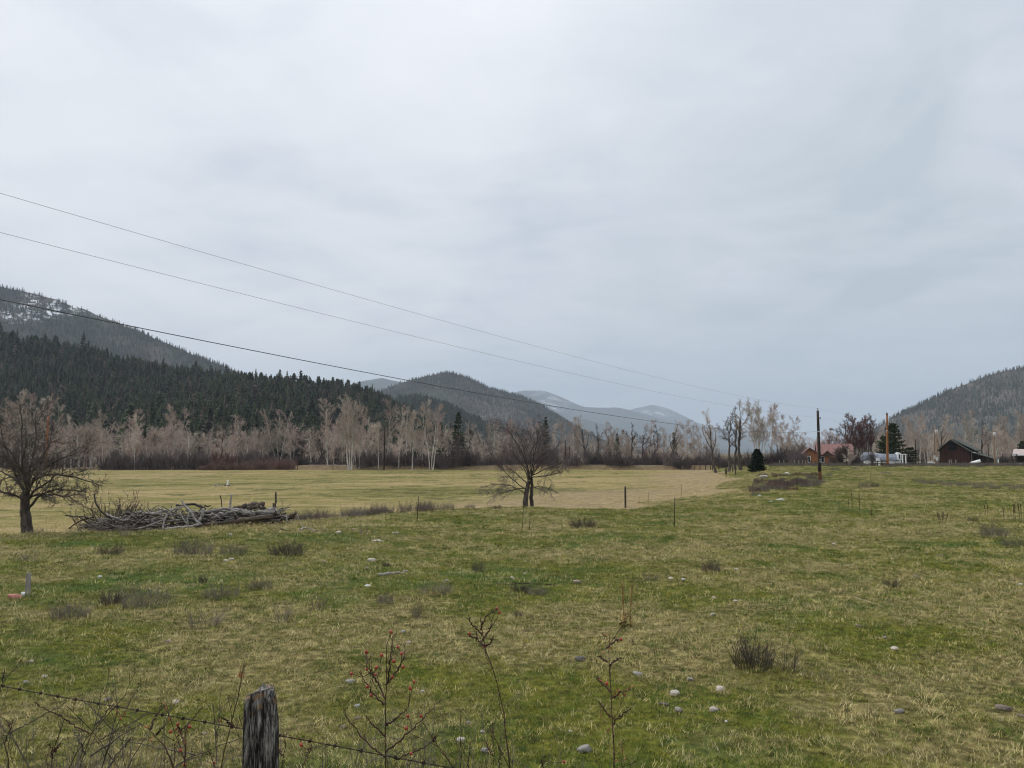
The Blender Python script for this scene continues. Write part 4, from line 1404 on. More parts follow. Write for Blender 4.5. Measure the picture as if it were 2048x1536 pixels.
for z in (.7, 1.4):
    Poly().box(0.2, 6.0, -.05, -.005, z, z + .14).build('rail', M['wood_dark'], lean)
shp = Poly().add([(-.15, -.4, 3.96), (1.3, -.4, 3.52), (1.3, 1.2, 3.56), (-.15, 1.2, 4.0), (-.15, -.4, 3.99), (1.3, -.4, 3.55), (1.3, 1.2, 3.59), (-.15, 1.2, 4.03)],
                 [(3, 2, 1, 0), (4, 5, 6, 7), (0, 1, 5, 4), (1, 2, 6, 5), (2, 3, 7, 6), (3, 0, 4, 7)]).build('roof_patch', M['metal_grey'], lean)
shp['label'] = 'pale grey patch at the top of the lean-to roof'

# pink roofed shed and its open frame
M['pink_roof'] = mat('faded pinkish metal roof', (.36, .29, .27), (.50, .42, .39), 1.5)
sg_, _ = gframe(2031, 196)
sb = tz(sg_[0] + 3, 198) - .1
ps = empty('open_shed', (sg_[0], 196, sb), R(-30))
tag(ps, 'open fronted shed with a faded pinkish roof', 'shed')
Poly().add([(-.6, -.5, 2.45), (7, -.5, 2.45), (7, 3.2, 3.95), (0.0, 3.2, 3.95), (-.6, -.5, 2.63), (7, -.5, 2.63), (7, 3.2, 4.1), (0.0, 3.2, 4.1)],
           [(3, 2, 1, 0), (4, 5, 6, 7), (0, 1, 5, 4), (1, 2, 6, 5), (2, 3, 7, 6), (3, 0, 4, 7)]).build('roof', M['pink_roof'], ps)
Poly().box(-.62, 7, -.56, -.502, 2.40, 2.66).build('fascia', M['metal_grey'], ps)
Poly().box(0, 7, 3.0, 3.2, 0, 3.8).build('back_wall', M['wood_dark'], ps)
Poly().box(-.05, .1, .2, 3.0, 0, 2.5).build('side_wall', M['wood_dark'], ps)
for x in (.1, 2.2, 4.6):
    Poly().box(x - .09, x + .09, -.1, .08, -.1, 2.48).build('post', M['wood_brown'], ps)
og, _ = gframe(2006, 194)
of_ = empty('corral_frame', (og[0], 194, tz(og[0], 194)), R(-28))
tag(of_, 'dark open post frame with a pale top beam left of the pink roofed shed', 'frame')
for x, h_ in ((0, 2.6), (.9, 1.5), (2.2, 1.7), (3.0, 2.6)):
    Poly().box(x - .09, x + .09, 0, .18, -.1, h_).build('post', M['wood_dark'], of_)
Poly().box(-.7, 3.3, -.02, .2, 2.602, 2.76).build('beam', M['wood_grey'], of_)
for z in (.5, 1.05):
    Poly().box(-.1, 3.1, -.07, -.005, z, z + .13).build('rail', M['wood_dark'], of_)

# small things lying before the barn
def hull(name, L, Wd, H, mat_, loc, rz, tilt):
    v_, q_ = [], []
    n_, m_ = 12, 9
    for i in range(n_):
        u_ = i / (n_ - 1)
        wdt = Wd * math.sin(math.pi * (.16 + .70 * u_)) ** .6
        for j in range(m_):
            a = math.pi * j / (m_ - 1)
            v_.append(((u_ - .5) * L, -wdt / 2 * math.cos(a), H * (.55 + .45 * u_) * math.sin(a) ** .8))
    q_ = [(i * m_ + j, (i + 1) * m_ + j, (i + 1) * m_ + j + 1, i * m_ + j + 1) for i in range(n_ - 1) for j in range(m_ - 1)]
    o = obj(name, make_mesh(name, v_, q_, None, True, (mat_,)), None, loc, rz)
    o.rotation_euler = (0, tilt, rz)
    s_ = o.modifiers.new('thick', 'SOLIDIFY')
    s_.thickness = .06
    return o


g_ = ground(1951, 190)
tag(hull('boat_hull', 2.5, 1.1, .75, M['white'], (g_[0], g_[1], g_[2] + .45), .05, -.14), 'long smooth white hull shape lying tilted before the barn', 'hull')
g_ = ground(1951, 191)
tag(Poly().box(-1.0, 1.1, -.3, .3, -.05, .22).box(-1.0, -.7, -.3, .3, .222, .5).build('hull_cradle', M['wood_dark'], loc=tuple(g_)), 'dark low cradle under the tilted white hull', 'cradle')
g_ = ground(1863, 188)
tag(Poly().box(-.75, .75, -.4, .4, -.05, .30).box(-.75, -.35, -.4, .4, .302, .72).box(.45, .75, -.4, .4, .302, .6).box(-.35, .45, -.1, .4, .302, .75).build('white_bin', M['white'], loc=tuple(g_), bevel=.03), 'white open bin left of the barn', 'bin')
g_ = ground(2041, 176)
tag(Poly().box(-.42, .42, -.3, .3, -.05, .5).build('white_tank', M['white'], loc=tuple(g_), bevel=.12), 'small white tank in the weeds at the far right', 'tank')
g_ = ground(1997, 184)
tag(Poly().box(-.1, .1, -.1, .1, -.1, 1.35).build('white_post', M['white'], loc=tuple(g_), bevel=.02), 'white post right of the tan transformer pole', 'post')


def torus(rj, r, n=18, m=8):
    a = np.arange(n) * 6.2832 / n
    b2 = np.arange(m) * 6.2832 / m
    A, B = np.meshgrid(a, b2, indexing='ij')
    V_ = np.stack([(rj + r * np.cos(B)) * np.cos(A), (rj + r * np.cos(B)) * np.sin(A), r * np.sin(B) + r], -1).reshape(-1, 3)
    q = [(i * m + j, ((i + 1) % n) * m + j, ((i + 1) % n) * m + (j + 1) % m, i * m + (j + 1) % m) for i in range(n) for j in range(m)]
    return V_, q


tv_, tq_ = torus(.33, .13)
tyre_me = make_mesh('tyre', tv_, tq_, None, True, (M['tyre'],))
for i, (px, dz, lb) in enumerate([(1839, 0, 'leftmost of the old black tyres before the juniper'), (1843, .22, 'black tyre lying on top of the leftmost one'), (1851, 0, 'old black tyre in the middle of the junk line'), (1874, 0, 'black tyre lying alone below the twin poles')]):
    g_ = ground(px, 176)
    o = obj('tyre', tyre_me, None, (g_[0], g_[1], g_[2] - .05 + dz), i * .7)
    o.rotation_euler = (.15 * (i % 2), .1, i)
    tag(o, lb, 'tyre', 'old tyres in the weeds')


def rock_mesh(seed, sub=2, rough=.25, flat=.62):
    import bmesh
    bm = bmesh.new()
    bmesh.ops.create_icosphere(bm, subdivisions=sub, radius=.5)
    r_ = np.random.RandomState(seed)
    ph = r_.rand(9) * 6.28
    dirs = norm(r_.randn(5, 3))
    cut = .30 + .14 * r_.rand(5)
    for v in bm.verts:
        c = np.array(v.co)
        f = 1 + rough * (.5 * math.sin(4 * c[0] + ph[0]) * math.cos(3.6 * c[1] + ph[1]) + .35 * math.sin(7 * c[2] + ph[2] + 3 * c[0]) + .18 * math.sin(13 * c[1] + 9 * c[0] + ph[3]))
        c = c * f
        for d_, k_2 in zip(dirs, cut):
            e = c.dot(d_) - k_2
            if e > 0:
                c = c - d_ * e * .8
        v.co = c * np.array([1, .8, flat])
    me = bpy.data.meshes.new(f'rock {seed}')
    bm.to_mesh(me)
    bm.free()
    me.polygons.foreach_set('use_smooth', np.ones(len(me.polygons), bool))
    return me


ROCKS = {}


def rock(p, size, kind, seed, label, group=None, name='stone', flat=None):
    key = (kind, seed % 5)
    if key not in ROCKS:
        ROCKS[key] = rock_mesh(seed % 5 + 40, 3 if kind != 'rock_white' else 2)
        ROCKS[key].materials.append(M[kind])
    r_ = random.Random(seed * 7 + 1)
    o = obj(name, ROCKS[key], None, (p[0], p[1], p[2] + size * (.13 if flat is None else .06)), r_.random() * 6.28, (size, size * (.8 + .4 * r_.random()), size * (.85 if flat is None else flat)))
    o.rotation_euler = (r_.uniform(-.2, .2), r_.uniform(-.2, .2), r_.random() * 6.28)
    return tag(o, label, 'stone', group)


for i, px in enumerate((1834, 1847, 1853, 1857, 1877, 1895, 1898, 1903)):
    g_ = ground(px, 174)
    rock(g_, .45 + .1 * (i % 3), 'rock_white', i, 'small white lump in the junk line ' + ('left of the white bin' if i < 4 else 'between the twin poles and the barn'), 'white lumps in the junk line', 'white_lump')


# ------------------------------------------------------------------ utility poles and wires
def round_pole(name, base, top, r0, r1, m_, parent=None, sides=12, n=8, sink=.3):
    base, top = np.array(base, float), np.array(top, float)
    s = np.linspace(0, 1, n)[:, None]
    p = (base - [0, 0, sink]) * (1 - s) + top * s
    return obj(name, tube_mesh(name, [(p[None], np.linspace(r0, r1, n)[None], sides)], (m_,), cap=True), parent)


def pole(px, Y, top_px, top_py, r, m_, label, foot=None, name='utility_pole', group=None):
    g = ground(px, Y)
    tp = at(top_px, top_py, Y)
    e = empty(name, tuple(g))
    h = tp - g
    if foot:
        f = .13
        round_pole('shaft_foot', (0, 0, 0), h * f, r * 1.12, r * 1.04, foot, e)
        round_pole('shaft', h * f, h, r * 1.04, r * .72, m_, e, sink=0)
    else:
        round_pole('shaft', (0, 0, 0), h, r * 1.1, r * .72, m_, e)
    tag(e, label, 'utility pole', group)
    return e, g, tp


def insulator(parent, p, name='insulator'):
    prof = [(.02, -.10), (.025, 0), (.07, .02), (.05, .06), (.075, .09), (.045, .13), (.02, .16)]
    P = np.array([[p[0], p[1], p[2] + z] for _, z in prof])
    return obj(name, tube_mesh(name, [(P[None], np.array([[r for r, _ in prof]]), 8)], (M['pole_dark'],), cap=True), parent)


P1Y = 95
e1, g1, t1 = pole(1640, P1Y, 1635.5, 821, .20, M['pole_dark'], 'tall dark utility pole on the slope before the orange house', M['pole_rust'])
h1 = t1 - g1
insulator(e1, h1 + np.array([0, 0, .12]))
insulator(e1, h1 * .885 + np.array([.26, -.05, 0]))
Poly().box(-.03, .28, -.09, -.03, -.03, .03).build('side_bracket', M['wire'], e1, loc=tuple(h1 * .885))
Poly().box(-.22, .10, -.25, -.17, -.05, .06).build('cable_clamp', M['metal_grey'], e1, loc=tuple(h1 * .70))
for z in (.30, .27):
    Poly().box(-.05, .05, -.235, -.205, -.06, .06).build('pole_tag', M['metal_grey'], e1, loc=tuple(h1 * z))
P2Y = 150
e2, g2, t2 = pole(1775, P2Y, 1774, 830, .235, M['pole_orange'], 'bright orange brown utility pole before the grey tarp building')
h2 = t2 - g2
Poly().box(-.12, .12, -.12, .12, 0, .35).build('dark_cap', M['pole_dark'], e2, loc=tuple(h2))
insulator(e2, h2 + np.array([0, 0, .45]))
Poly().box(-.32, -.05, -.32, -.22, -.06, .07).build('cable_clamp', M['metal_grey'], e2, loc=tuple(h2 * .69))
Poly().box(-.05, .05, -.27, -.24, -.08, .08).build('pole_tag', M['metal_grey'], e2, loc=tuple(h2 * .25))


def transformer(parent, p, H=.95, r=.29, name='transformer'):
    zs = [(0, .8), (.03, 1), (H * .96, 1), (H, .94), (H + .03, .5)]
    P = np.array([[p[0], p[1], p[2] + z] for z, _ in zs])
    o = obj(name, tube_mesh(name, [(P[None], np.array([[r * k for _, k in zs]]), 16)], (M['metal_grey'],), cap=True), parent)
    insulator(o, np.array(p) + [0.08, 0, H + .12], 'bushing')
    return o


e3, g3, t3 = pole(1868.5, 196, 1869, 850, .19, M['pole_tan'], 'taller tan pole of the twin poles left of the barn')
transformer(e3, (t3 - g3) * .775 + np.array([.25, -.5, 0]), 1.0, .36)
Poly().box(-.22, .22, -.32, -.2, 0, .95).build('meter_box', M['metal_grey'], e3, loc=tuple((t3 - g3) * .14))
e4, g4, t4 = pole(1873.5, 195, 1873.5, 862, .15, M['pole_tan'], 'shorter tan pole of the twin poles left of the barn')
Poly().box(-.20, .24, -.28, -.16, 0, .9).build('meter_box', M['metal_grey'], e4, loc=tuple((t4 - g4) * .12))
e5, g5, t5 = pole(1990, 190, 1986.5, 858, .17, M['pole_tan'], 'tan transformer pole right of the barn lean-to')
transformer(e5, (t5 - g5) * .80 + np.array([.0, -.46, 0]), .9, .28)
Poly().box(-.05, 1.0, -.10, -.02, -.04, .04).build('lamp_arm', M['metal_grey'], e5, loc=tuple((t5 - g5) * .985))
e6, g6, t6 = pole(1831.5, 182, 1831, 879, .14, M['wood_dark'], 'short dark pole beside the olive juniper')
e7, g7, t7 = pole(1977, 194, 1976, 886, .13, M['wood_dark'], 'short dark pole standing behind the lean-to')
e8, g8, t8 = pole(768, 204, 769.5, 854, .19, M['pole_dark'], 'dark utility pole among the pale cottonwoods at the field edge')
e9, g9, t9 = pole(1131, 203, 1130.5, 880, .15, M['pole_dark'], 'slim dark utility pole right of the lone bare tree')
e10, g10, t10 = pole(91, 200, 97, 831, .30, M['pole_orange'], 'orange brown trunk like pole behind the gnarled tree crown')
e11, g11, t11 = pole(1139, 216, 1138.5, 890, .13, M['pole_dark'], 'short dark pole just behind the slim utility pole')

# the power line runs in one vertical plane past the camera to the dark pole
dirw = norm(np.array([g1[0] - g2[0], g1[1] - g2[1]]))


def plane_pt(px, py):
    """point of the vertical plane through both poles seen at a pixel"""
    d = ray(px, py)
    a = np.array([[d[0], -dirw[0]], [d[1], -dirw[1]]])
    s = np.linalg.solve(a, np.array([t1[0], t1[1]]))
    return np.array([0, 0, EYE]) + d * s[0], s[1]


P0 = np.array([t1[0] + dirw[0] * 104, t1[1] + dirw[1] * 104])
_sp = []


def wire(pix, end1, end2, r, m_, label, name='power_line'):
    S, Z = [0.0] * 3, [end1[2]] * 3
    for px, py in pix:
        p, s = plane_pt(px, py)
        S.append(s)
        Z.append(p[2])
    c = np.polyfit(S, Z, 2)
    ss = np.linspace(104, 0, 60)
    A = np.stack([t1[0] + dirw[0] * ss, t1[1] + dirw[1] * ss, np.polyval(c, ss)], 1)
    A[:, 2] += (end1[2] - A[-1, 2]) * np.linspace(0, 1, 60) ** 2
    A[:, :2] += (np.array(end1[:2]) - A[-1, :2])
    u_ = np.linspace(0, 1, 30)[1:, None]
    B = A[-1] * (1 - u_) + np.array(end2) * u_
    B[:, 2] -= .8 * 4 * (u_ * (1 - u_))[:, 0]
    P = np.vstack([A, B])
    _sp.append(A[0])
    o = obj(name, tube_mesh(name, [(P[None], np.full((1, len(P)), r), 6)], (m_,)))
    return tag(o, label, 'wire', 'wires of the power line')


wire([(0, 385), (1094, 700), (1400, 775), (1412, 777)], t1 + [0, 0, .26], t2 + [0, 0, .6], .0048, M['wire'], 'topmost thin wire of the line running to the dark pole top')
wire([(0, 470), (277, 540), (512, 599), (922, 700), (1412, 804)], g1 + h1 * .885 + [.26, -.05, .14], g2 + h2 * .93 + [.2, -.2, 0], .0048, M['wire'], 'middle thin wire of the line below the topmost one')
wire([(0, 597), (317, 662), (512, 702), (900, 777), (1105, 814), (1412, 854)], g1 + h1 * .70 + [-.1, -.25, 0], g2 + h2 * .69 + [-.3, -.3, 0], .0125, M['cable'], 'lowest and thickest cable of the power line', 'phone_cable')
gp0 = np.array([P0[0], P0[1], tz(P0[0], P0[1])])
ep = empty('utility_pole', tuple(gp0))
round_pole('shaft', (0, 0, 0), (0, 0, max(p[2] for p in _sp) - gp0[2] + .1), .19, .14, M['pole_dark'], ep)
tag(ep, 'near utility pole carrying the wires beyond the left picture edge', 'utility pole')
for a, b2, lb in ((g2 + h2 * .69 + [.2, -.2, 0], t3 * 1.0 - [0, 0, 3.4], 'service cable sagging from the orange brown pole to the twin poles'),):
    u_ = np.linspace(0, 1, 24)[:, None]
    P = a * (1 - u_) + b2 * u_
    P[:, 2] -= .9 * 4 * (u_ * (1 - u_))[:, 0]
    tag(obj('service_cable', tube_mesh('service_cable', [(P[None], np.full((1, 24), .022), 5)], (M['cable'],))), lb, 'wire')


# ------------------------------------------------------------------ posts
def square_post(px, base_Y, h, wd_, m_, label, group=None, name='fence_post', tilt=(0, 0), bevel=.01):
    g = ground(px, base_Y)
    o = Poly().box(-wd_ / 2, wd_ / 2, -wd_ / 2, wd_ / 2, -.25, h).build(name, m_, loc=tuple(g), bevel=bevel)
    o.rotation_euler = (tilt[0], tilt[1], .2)
    return tag(o, label, 'post', group)


def thin_stake(px, py, top_py, r, m_, label, group=None, name='stake', lean=0.0):
    p = hit(px, py)
    h = (py - top_py) / FPX * p[1]
    q = np.array([[0, 0, -.1], [lean * h * .5, 0, h * .5], [lean * h, 0, h]])
    o = obj(name, tube_mesh(name, [(q[None], np.array([[r, r * .9, r * .8]]), 6)], (m_,), cap=True), None, tuple(p))
    return tag(o, label, 'stake', group)


p_ = hit(1251, 1016)
o = round_pole('corner_post', (0, 0, 0), (0, 0, 42 / FPX * p_[1]), .085, .08, M['wood_dark'])
o.location = tuple(p_)
tag(o, 'thick dark wooden post standing alone right of the lone tree', 'post')
for i, (px, Y) in enumerate([(1390, 205), (1400, 203), (1411, 200), (1421, 197), (1425, 190), (1438, 186), (1451, 150), (1453, 149), (1465, 160), (1471, 146), (1478, 172)]):
    square_post(px, Y, 1.15 + .1 * (i % 3), .15, M['wood_dark'], 'small dark fence post at the foot of the tall cottonwood row', 'posts of the old field fence', tilt=(0, .03 * ((i * 7) % 5 - 2)))
for i, px in enumerate((1559, 1568, 1589, 1598, 1605, 1611)):
    square_post(px, 168, 1.2, .13, M['wood_grey'], 'pale post of the weedy fence left of the orange house', 'pale posts by the house')
for i, px in enumerate((1622, 1632, 1650, 1676, 1701)):
    square_post(px, 164, 1.1, .13, M['wood_dark'], 'dark post of the weedy fence before the orange house', 'dark posts by the house')
for i, px in enumerate((1899, 1903, 1912)):
    square_post(px, 188, 1.25, .16, M['wood_grey'], ['leftmost pale post before the barn', 'middle pale post before the barn', 'rightmost pale post before the barn'][i], 'pale posts before the barn')
for i, (px, Y) in enumerate([(478, 203), (545, 204), (595, 203), (666, 204)]):
    square_post(px, Y, 1.4, .14, M['wood_brown'] if i == 2 else M['wood_dark'], ['dark post in the pink brush below the red willow', 'dark post at the left end of the grassy gap', 'pale brown post before the grassy gap', 'dark post by the tall cottonwood clump'][i], 'posts along the field edge')
for px, py, tp, r, lb in [(834, 1046, 993, .016, 'tall thin rusty stake right of the brush pile'), (1045, 1058, 1013, .012, 'taller thin stalk before the lone tree'), (1059, 1060, 1027, .012, 'shorter thin stalk before the lone tree'),
                          (1348, 1055, 997, .018, 'dark steel stake right of the thick dark post'), (1362, 999, 970, .02, 'thin stake farther back right of the thick post'),
                          (1296, 1013, 985, .014, 'thin pale stick just right of the thick post'), (1278, 1006, 993, .016, 'short thin stick just behind the thick post'),
                          (1594, 972, 952, .035, 'dark stake among the reddish brush left of the dark pole'), (1574, 978, 958, .03, 'short dark stake in the reddish brush'), (1658, 961, 952, .03, 'short dark stake just right of the dark pole')]:
    thin_stake(px, py, tp, r, M['steel_post'], lb, 'thin stakes in the pasture', lean=.05)
p_ = hit(55, 1192)
st = empty('grey_stake', tuple(p_))
tag(st, 'weathered grey board stake in the grass at the far left', 'stake')
hh_ = 44 / FPX * p_[1]
Poly().box(-.037, .037, -.012, .012, -.1, hh_).build('board', M['wood_grey'], st, bevel=.003)
p_ = hit(47, 1192)
tag(round_pole('white_puck', p_, p_ + [0, 0, .055], .035, .035, M['white']), 'small white cap beside the grey stake', 'cap')
M['pinkrag'] = mat('salmon pink cloth', (.34, .13, .10), (.50, .23, .18), 12, bump=.6)
p_ = hit(28, 1199)
rag = rock_mesh(91, 3, .55, .35)
rag.materials.append(M['pinkrag'])
o = obj('pink_rag', rag, None, (p_[0], p_[1], p_[2] + .04), .3, (.20, .16, .24))
tag(o, 'crumpled salmon pink rag lying left of the grey stake', 'rag')

# ------------------------------------------------------------------ the two lone trees and the thorn bush
def limb(pix, Y, dys, r0, r1, n=14):
    """a limb through these pixels, bending dys metres away from the distance Y"""
    pts = [at(px, py, Y + dy) for (px, py), dy in zip(pix, np.interp(np.linspace(0, 1, len(pix)), np.linspace(0, 1, len(dys)), dys))]
    return resample(pts, n), np.linspace(r0, r1, n)


def lone_tree(name, base, limbs, levels, bark, twig, label, seed, trunk_n=1):
    r_ = np.random.RandomState(seed)
    e = empty(name, tuple(base))
    P = np.array([l[0] for l in limbs]) - base
    wob = r_.randn(*P.shape) * .02
    wob[:, 0] = 0
    P = P + np.cumsum(wob, 1) * .8
    Q_ = np.array([l[1] for l in limbs])
    obj('trunk', tube_mesh('trunk', [(P[:trunk_n], Q_[:trunk_n], 10)], (M[bark],)), e)
    ch = grow(r_, P[trunk_n:], Q_[trunk_n:], levels)
    for i in range(trunk_n, len(P)):
        obj('limb', tube_mesh('limb', [(P[i:i + 1], Q_[i:i + 1], 7)], (M[bark],)), e)
    obj('crown', tube_mesh('crown', ch, (M[twig],)), e)
    return tag(e, label, 'tree')


LY = 24.2
LB = ground(54, LY)
gn = [limb([(54, 1068), (55, 1045), (54, 1015), (53, 985)], LY, [0, 0, 0], .17, .115)]
spec = [([(53, 1010), (47, 1000), (30, 992), (5, 985), (-30, 972)], [0, -.4]), ([(54, 990), (45, 972), (25, 935), (12, 892), (2, 850)], [0, .5]),
        ([(53, 988), (52, 950), (37, 885), (35, 835), (30, 808)], [0, -.3]), ([(55, 985), (58, 955), (82, 920), (100, 885), (104, 850)], [0, .4]),
        ([(58, 1015), (66, 1008), (76, 990), (105, 977), (140, 974), (178, 978)], [0, -.5]), ([(56, 985), (62, 966), (84, 952), (120, 950), (160, 956), (206, 968)], [0, .7]),
        ([(54, 985), (56, 945), (62, 900), (70, 855), (68, 822)], [0, .9]), ([(53, 990), (40, 965), (10, 945), (-30, 935)], [0, .8]), ([(55, 990), (60, 962), (90, 935), (130, 915), (165, 905)], [0, -.9]),
        ([(54, 992), (48, 960), (28, 915), (-10, 880)], [0, -.9]), ([(56, 1000), (70, 975), (96, 960), (118, 945)], [0, -1.4]), ([(54, 990), (50, 960), (46, 925), (52, 880)], [0, -1.3]),
        ([(55, 1005), (62, 990), (90, 985), (130, 990), (158, 985)], [0, 1.1])]
for pix, dys in spec:
    gn.append(limb(pix, LY, dys, .046, .011))
lone_tree('gnarled_tree', LB, gn, [
    dict(n=13, t=(.2, 1.0), ang=(28, 75), len=(.22, .5), fall=.35, rr=.55, segs=6, jit=.24, up=.05, rmin=.010, tip=.4, sides=4),
    dict(n=8, t=(.15, 1.0), ang=(30, 75), len=(.30, .6), fall=.3, rr=.6, segs=4, jit=.24, up=.03, rmin=.006, tip=.5),
    dict(n=6, t=(.15, 1.0), ang=(30, 80), len=(.25, .6), fall=.3, rr=.7, segs=3, jit=.22, up=.02, rmin=.0045, tip=.6, max=.3)],
    'haw_bark', 'haw_twig', 'dark gnarled bare tree with wide tangled crown at the far left', 5)

CY = 40.0
CB = ground(1052, CY)
cn = [limb([(1051, 1018), (1052, 1003), (1054, 985), (1058, 962)], CY, [0, 0, .1], .15, .10), limb([(1064, 1016), (1065, 995), (1066, 972), (1063, 950)], CY + .35, [0, 0, -.1], .11, .075)]
spec = [([(1058, 962), (1058, 940), (1048, 912), (1030, 885), (1007, 842)], [.1, .5]), ([(1057, 965), (1060, 935), (1062, 900), (1080, 878), (1092, 862)], [.1, -.6]),
        ([(1063, 955), (1072, 955), (1100, 951), (1118, 945), (1131, 941)], [.3, .3]), ([(1053, 990), (1046, 984), (1025, 971), (995, 968), (968, 974)], [0, -.3]),
        ([(1054, 980), (1036, 968), (1010, 944), (992, 925), (978, 905)], [0, .4]), ([(1058, 960), (1052, 930), (1040, 895), (1022, 868), (1010, 855)], [.1, -.7]),
        ([(1063, 950), (1070, 925), (1090, 905), (1112, 900)], [.2, -.5]), ([(1060, 950), (1045, 925), (1015, 905), (985, 895)], [.1, 1.0]), ([(1063, 950), (1072, 930), (1098, 925), (1120, 930)], [.2, 1.2]),
        ([(1058, 955), (1064, 925), (1066, 890), (1055, 862)], [.1, .9]), ([(1055, 975), (1070, 975), (1090, 978), (1108, 984)], [.1, -.9]), ([(1055, 975), (1035, 978), (1010, 985), (992, 990)], [.1, -1.1]),
        ([(1060, 955), (1075, 930), (1085, 900), (1088, 880)], [.1, .4]),
        ([(1056, 960), (1046, 935), (1030, 912), (1005, 890)], [0, -.2]), ([(1060, 950), (1052, 910), (1045, 880), (1030, 855)], [.1, .3]), ([(1062, 952), (1068, 915), (1074, 885), (1070, 858)], [.2, -.2]),
        ([(1064, 950), (1082, 925), (1102, 905), (1116, 890)], [.2, .2]), ([(1063, 952), (1085, 940), (1108, 932), (1124, 922)], [.3, -.6]), ([(1055, 968), (1036, 950), (1006, 925), (984, 915)], [0, .7])]
for pix, dys in spec:
    cn.append(limb(pix, CY, dys, .030, .009))
lone_tree('lone_tree', CB, cn, [
    dict(n=12, t=(.2, 1.0), ang=(20, 60), len=(.25, .48), fall=.35, rr=.5, segs=6, jit=.13, up=.02, rmin=.010, tip=.4, sides=4),
    dict(n=8, t=(.15, 1.0), ang=(20, 55), len=(.35, .7), fall=.3, rr=.6, segs=4, jit=.12, up=.0, rmin=.006, tip=.6),
    dict(n=3, t=(.15, 1.0), ang=(15, 50), len=(.4, .8), fall=.3, rr=.8, segs=3, jit=.12, up=-.02, rmin=.005, tip=.7, max=.5)],
    'haw_bark', 'plum_twig', 'lone bare tree with a rounded purple grey crown in mid field', 9, 2)

# ------------------------------------------------------------------ dead weeds and shrubs in the pasture
rng = np.random.RandomState(77)
M['weed_pinkish'] = mat('pinkish dead stems', (.11, .085, .072), (.25, .20, .165), 3, rnd=.2)


def weed_mesh(name, m_, stems, H, rad, spread, kids, r=.003, jit=.12):
    r = r * 1.3
    n_ = 5
    a = rng.rand(stems) * 6.283
    rr = rad * np.sqrt(rng.rand(stems))
    base = np.stack([rr * np.cos(a), rr * np.sin(a), np.full(stems, -.03)], 1)
    d = norm(np.stack([np.cos(a) * spread * rng.rand(stems), np.sin(a) * spread * rng.rand(stems), np.ones(stems)], 1) + rng.randn(stems, 3) * .12)
    L = H * (.45 + .6 * rng.rand(stems)) * (1 - .35 * rr / max(rad, .01))
    P = [base]
    for j in range(n_ - 1):
        d = norm(d + jit * rng.randn(stems, 3))
        P.append(P[-1] + d * (L / (n_ - 1))[:, None])
    P = np.stack(P, 1)
    Rd = np.repeat(np.linspace(r, r * .5, n_)[None], stems, 0)
    g = [(P, Rd, 3)]
    if kids:
        g += grow(rng, P, Rd, [dict(n=kids, t=(.3, 1.0), ang=(20, 60), len=(.2, .45), fall=.3, rr=.7, segs=3, jit=.2, up=.05, rmin=r * .5, tip=.6)])
    return tube_mesh(name, g, (M[m_],))


WEED = {
    'grey0': weed_mesh('weed grey 0', 'weed_grey', 150, .6, .42, .55, 3), 'grey1': weed_mesh('weed grey 1', 'weed_grey', 130, .6, .45, .7, 3),
    'dark0': weed_mesh('weed dark 0', 'weed_dark', 170, .6, .38, .65, 4), 'dark1': weed_mesh('weed dark 1', 'weed_dark', 140, .6, .34, .9, 3),
    'thin0': weed_mesh('weed thin 0', 'weed_pinkish', 22, .7, .20, .45, 5, .0042), 'thin1': weed_mesh('weed thin 1', 'weed_dark', 18, .7, .16, .5, 5, .0028),
    'straw0': weed_mesh('weed straw 0', 'weed_straw', 120, .5, .45, 1.0, 0, .0026, .2),
    'slope0': weed_mesh('weed slope 0', 'twig_red', 110, .8, .7, .6, 3, .0075), 'slope1': weed_mesh('weed slope 1', 'twig_dark', 110, .8, .7, .6, 3, .0075),
}
HW = {'grey0': .62, 'grey1': .62, 'dark0': .62, 'dark1': .6, 'thin0': .75, 'thin1': .75, 'straw0': .45, 'slope0': .85, 'slope1': .85}
RW = {'grey0': 1.15, 'grey1': 1.25, 'dark0': 1.15, 'dark1': 1.2, 'thin0': .75, 'thin1': .65, 'straw0': 1.3, 'slope0': 1.8, 'slope1': 1.8}


def weed(px, py, wpx, hpx, key, label, group=None, name='dead_weed'):
    p = hit(px, py)
    k = p[1] / FPX
    s_ = (wpx * k / RW[key], wpx * k / RW[key], hpx * k / HW[key])
    o = obj(name, WEED[key], None, tuple(p), rng.rand() * 6.283, s_)
    return tag(o, label, 'weed', group)


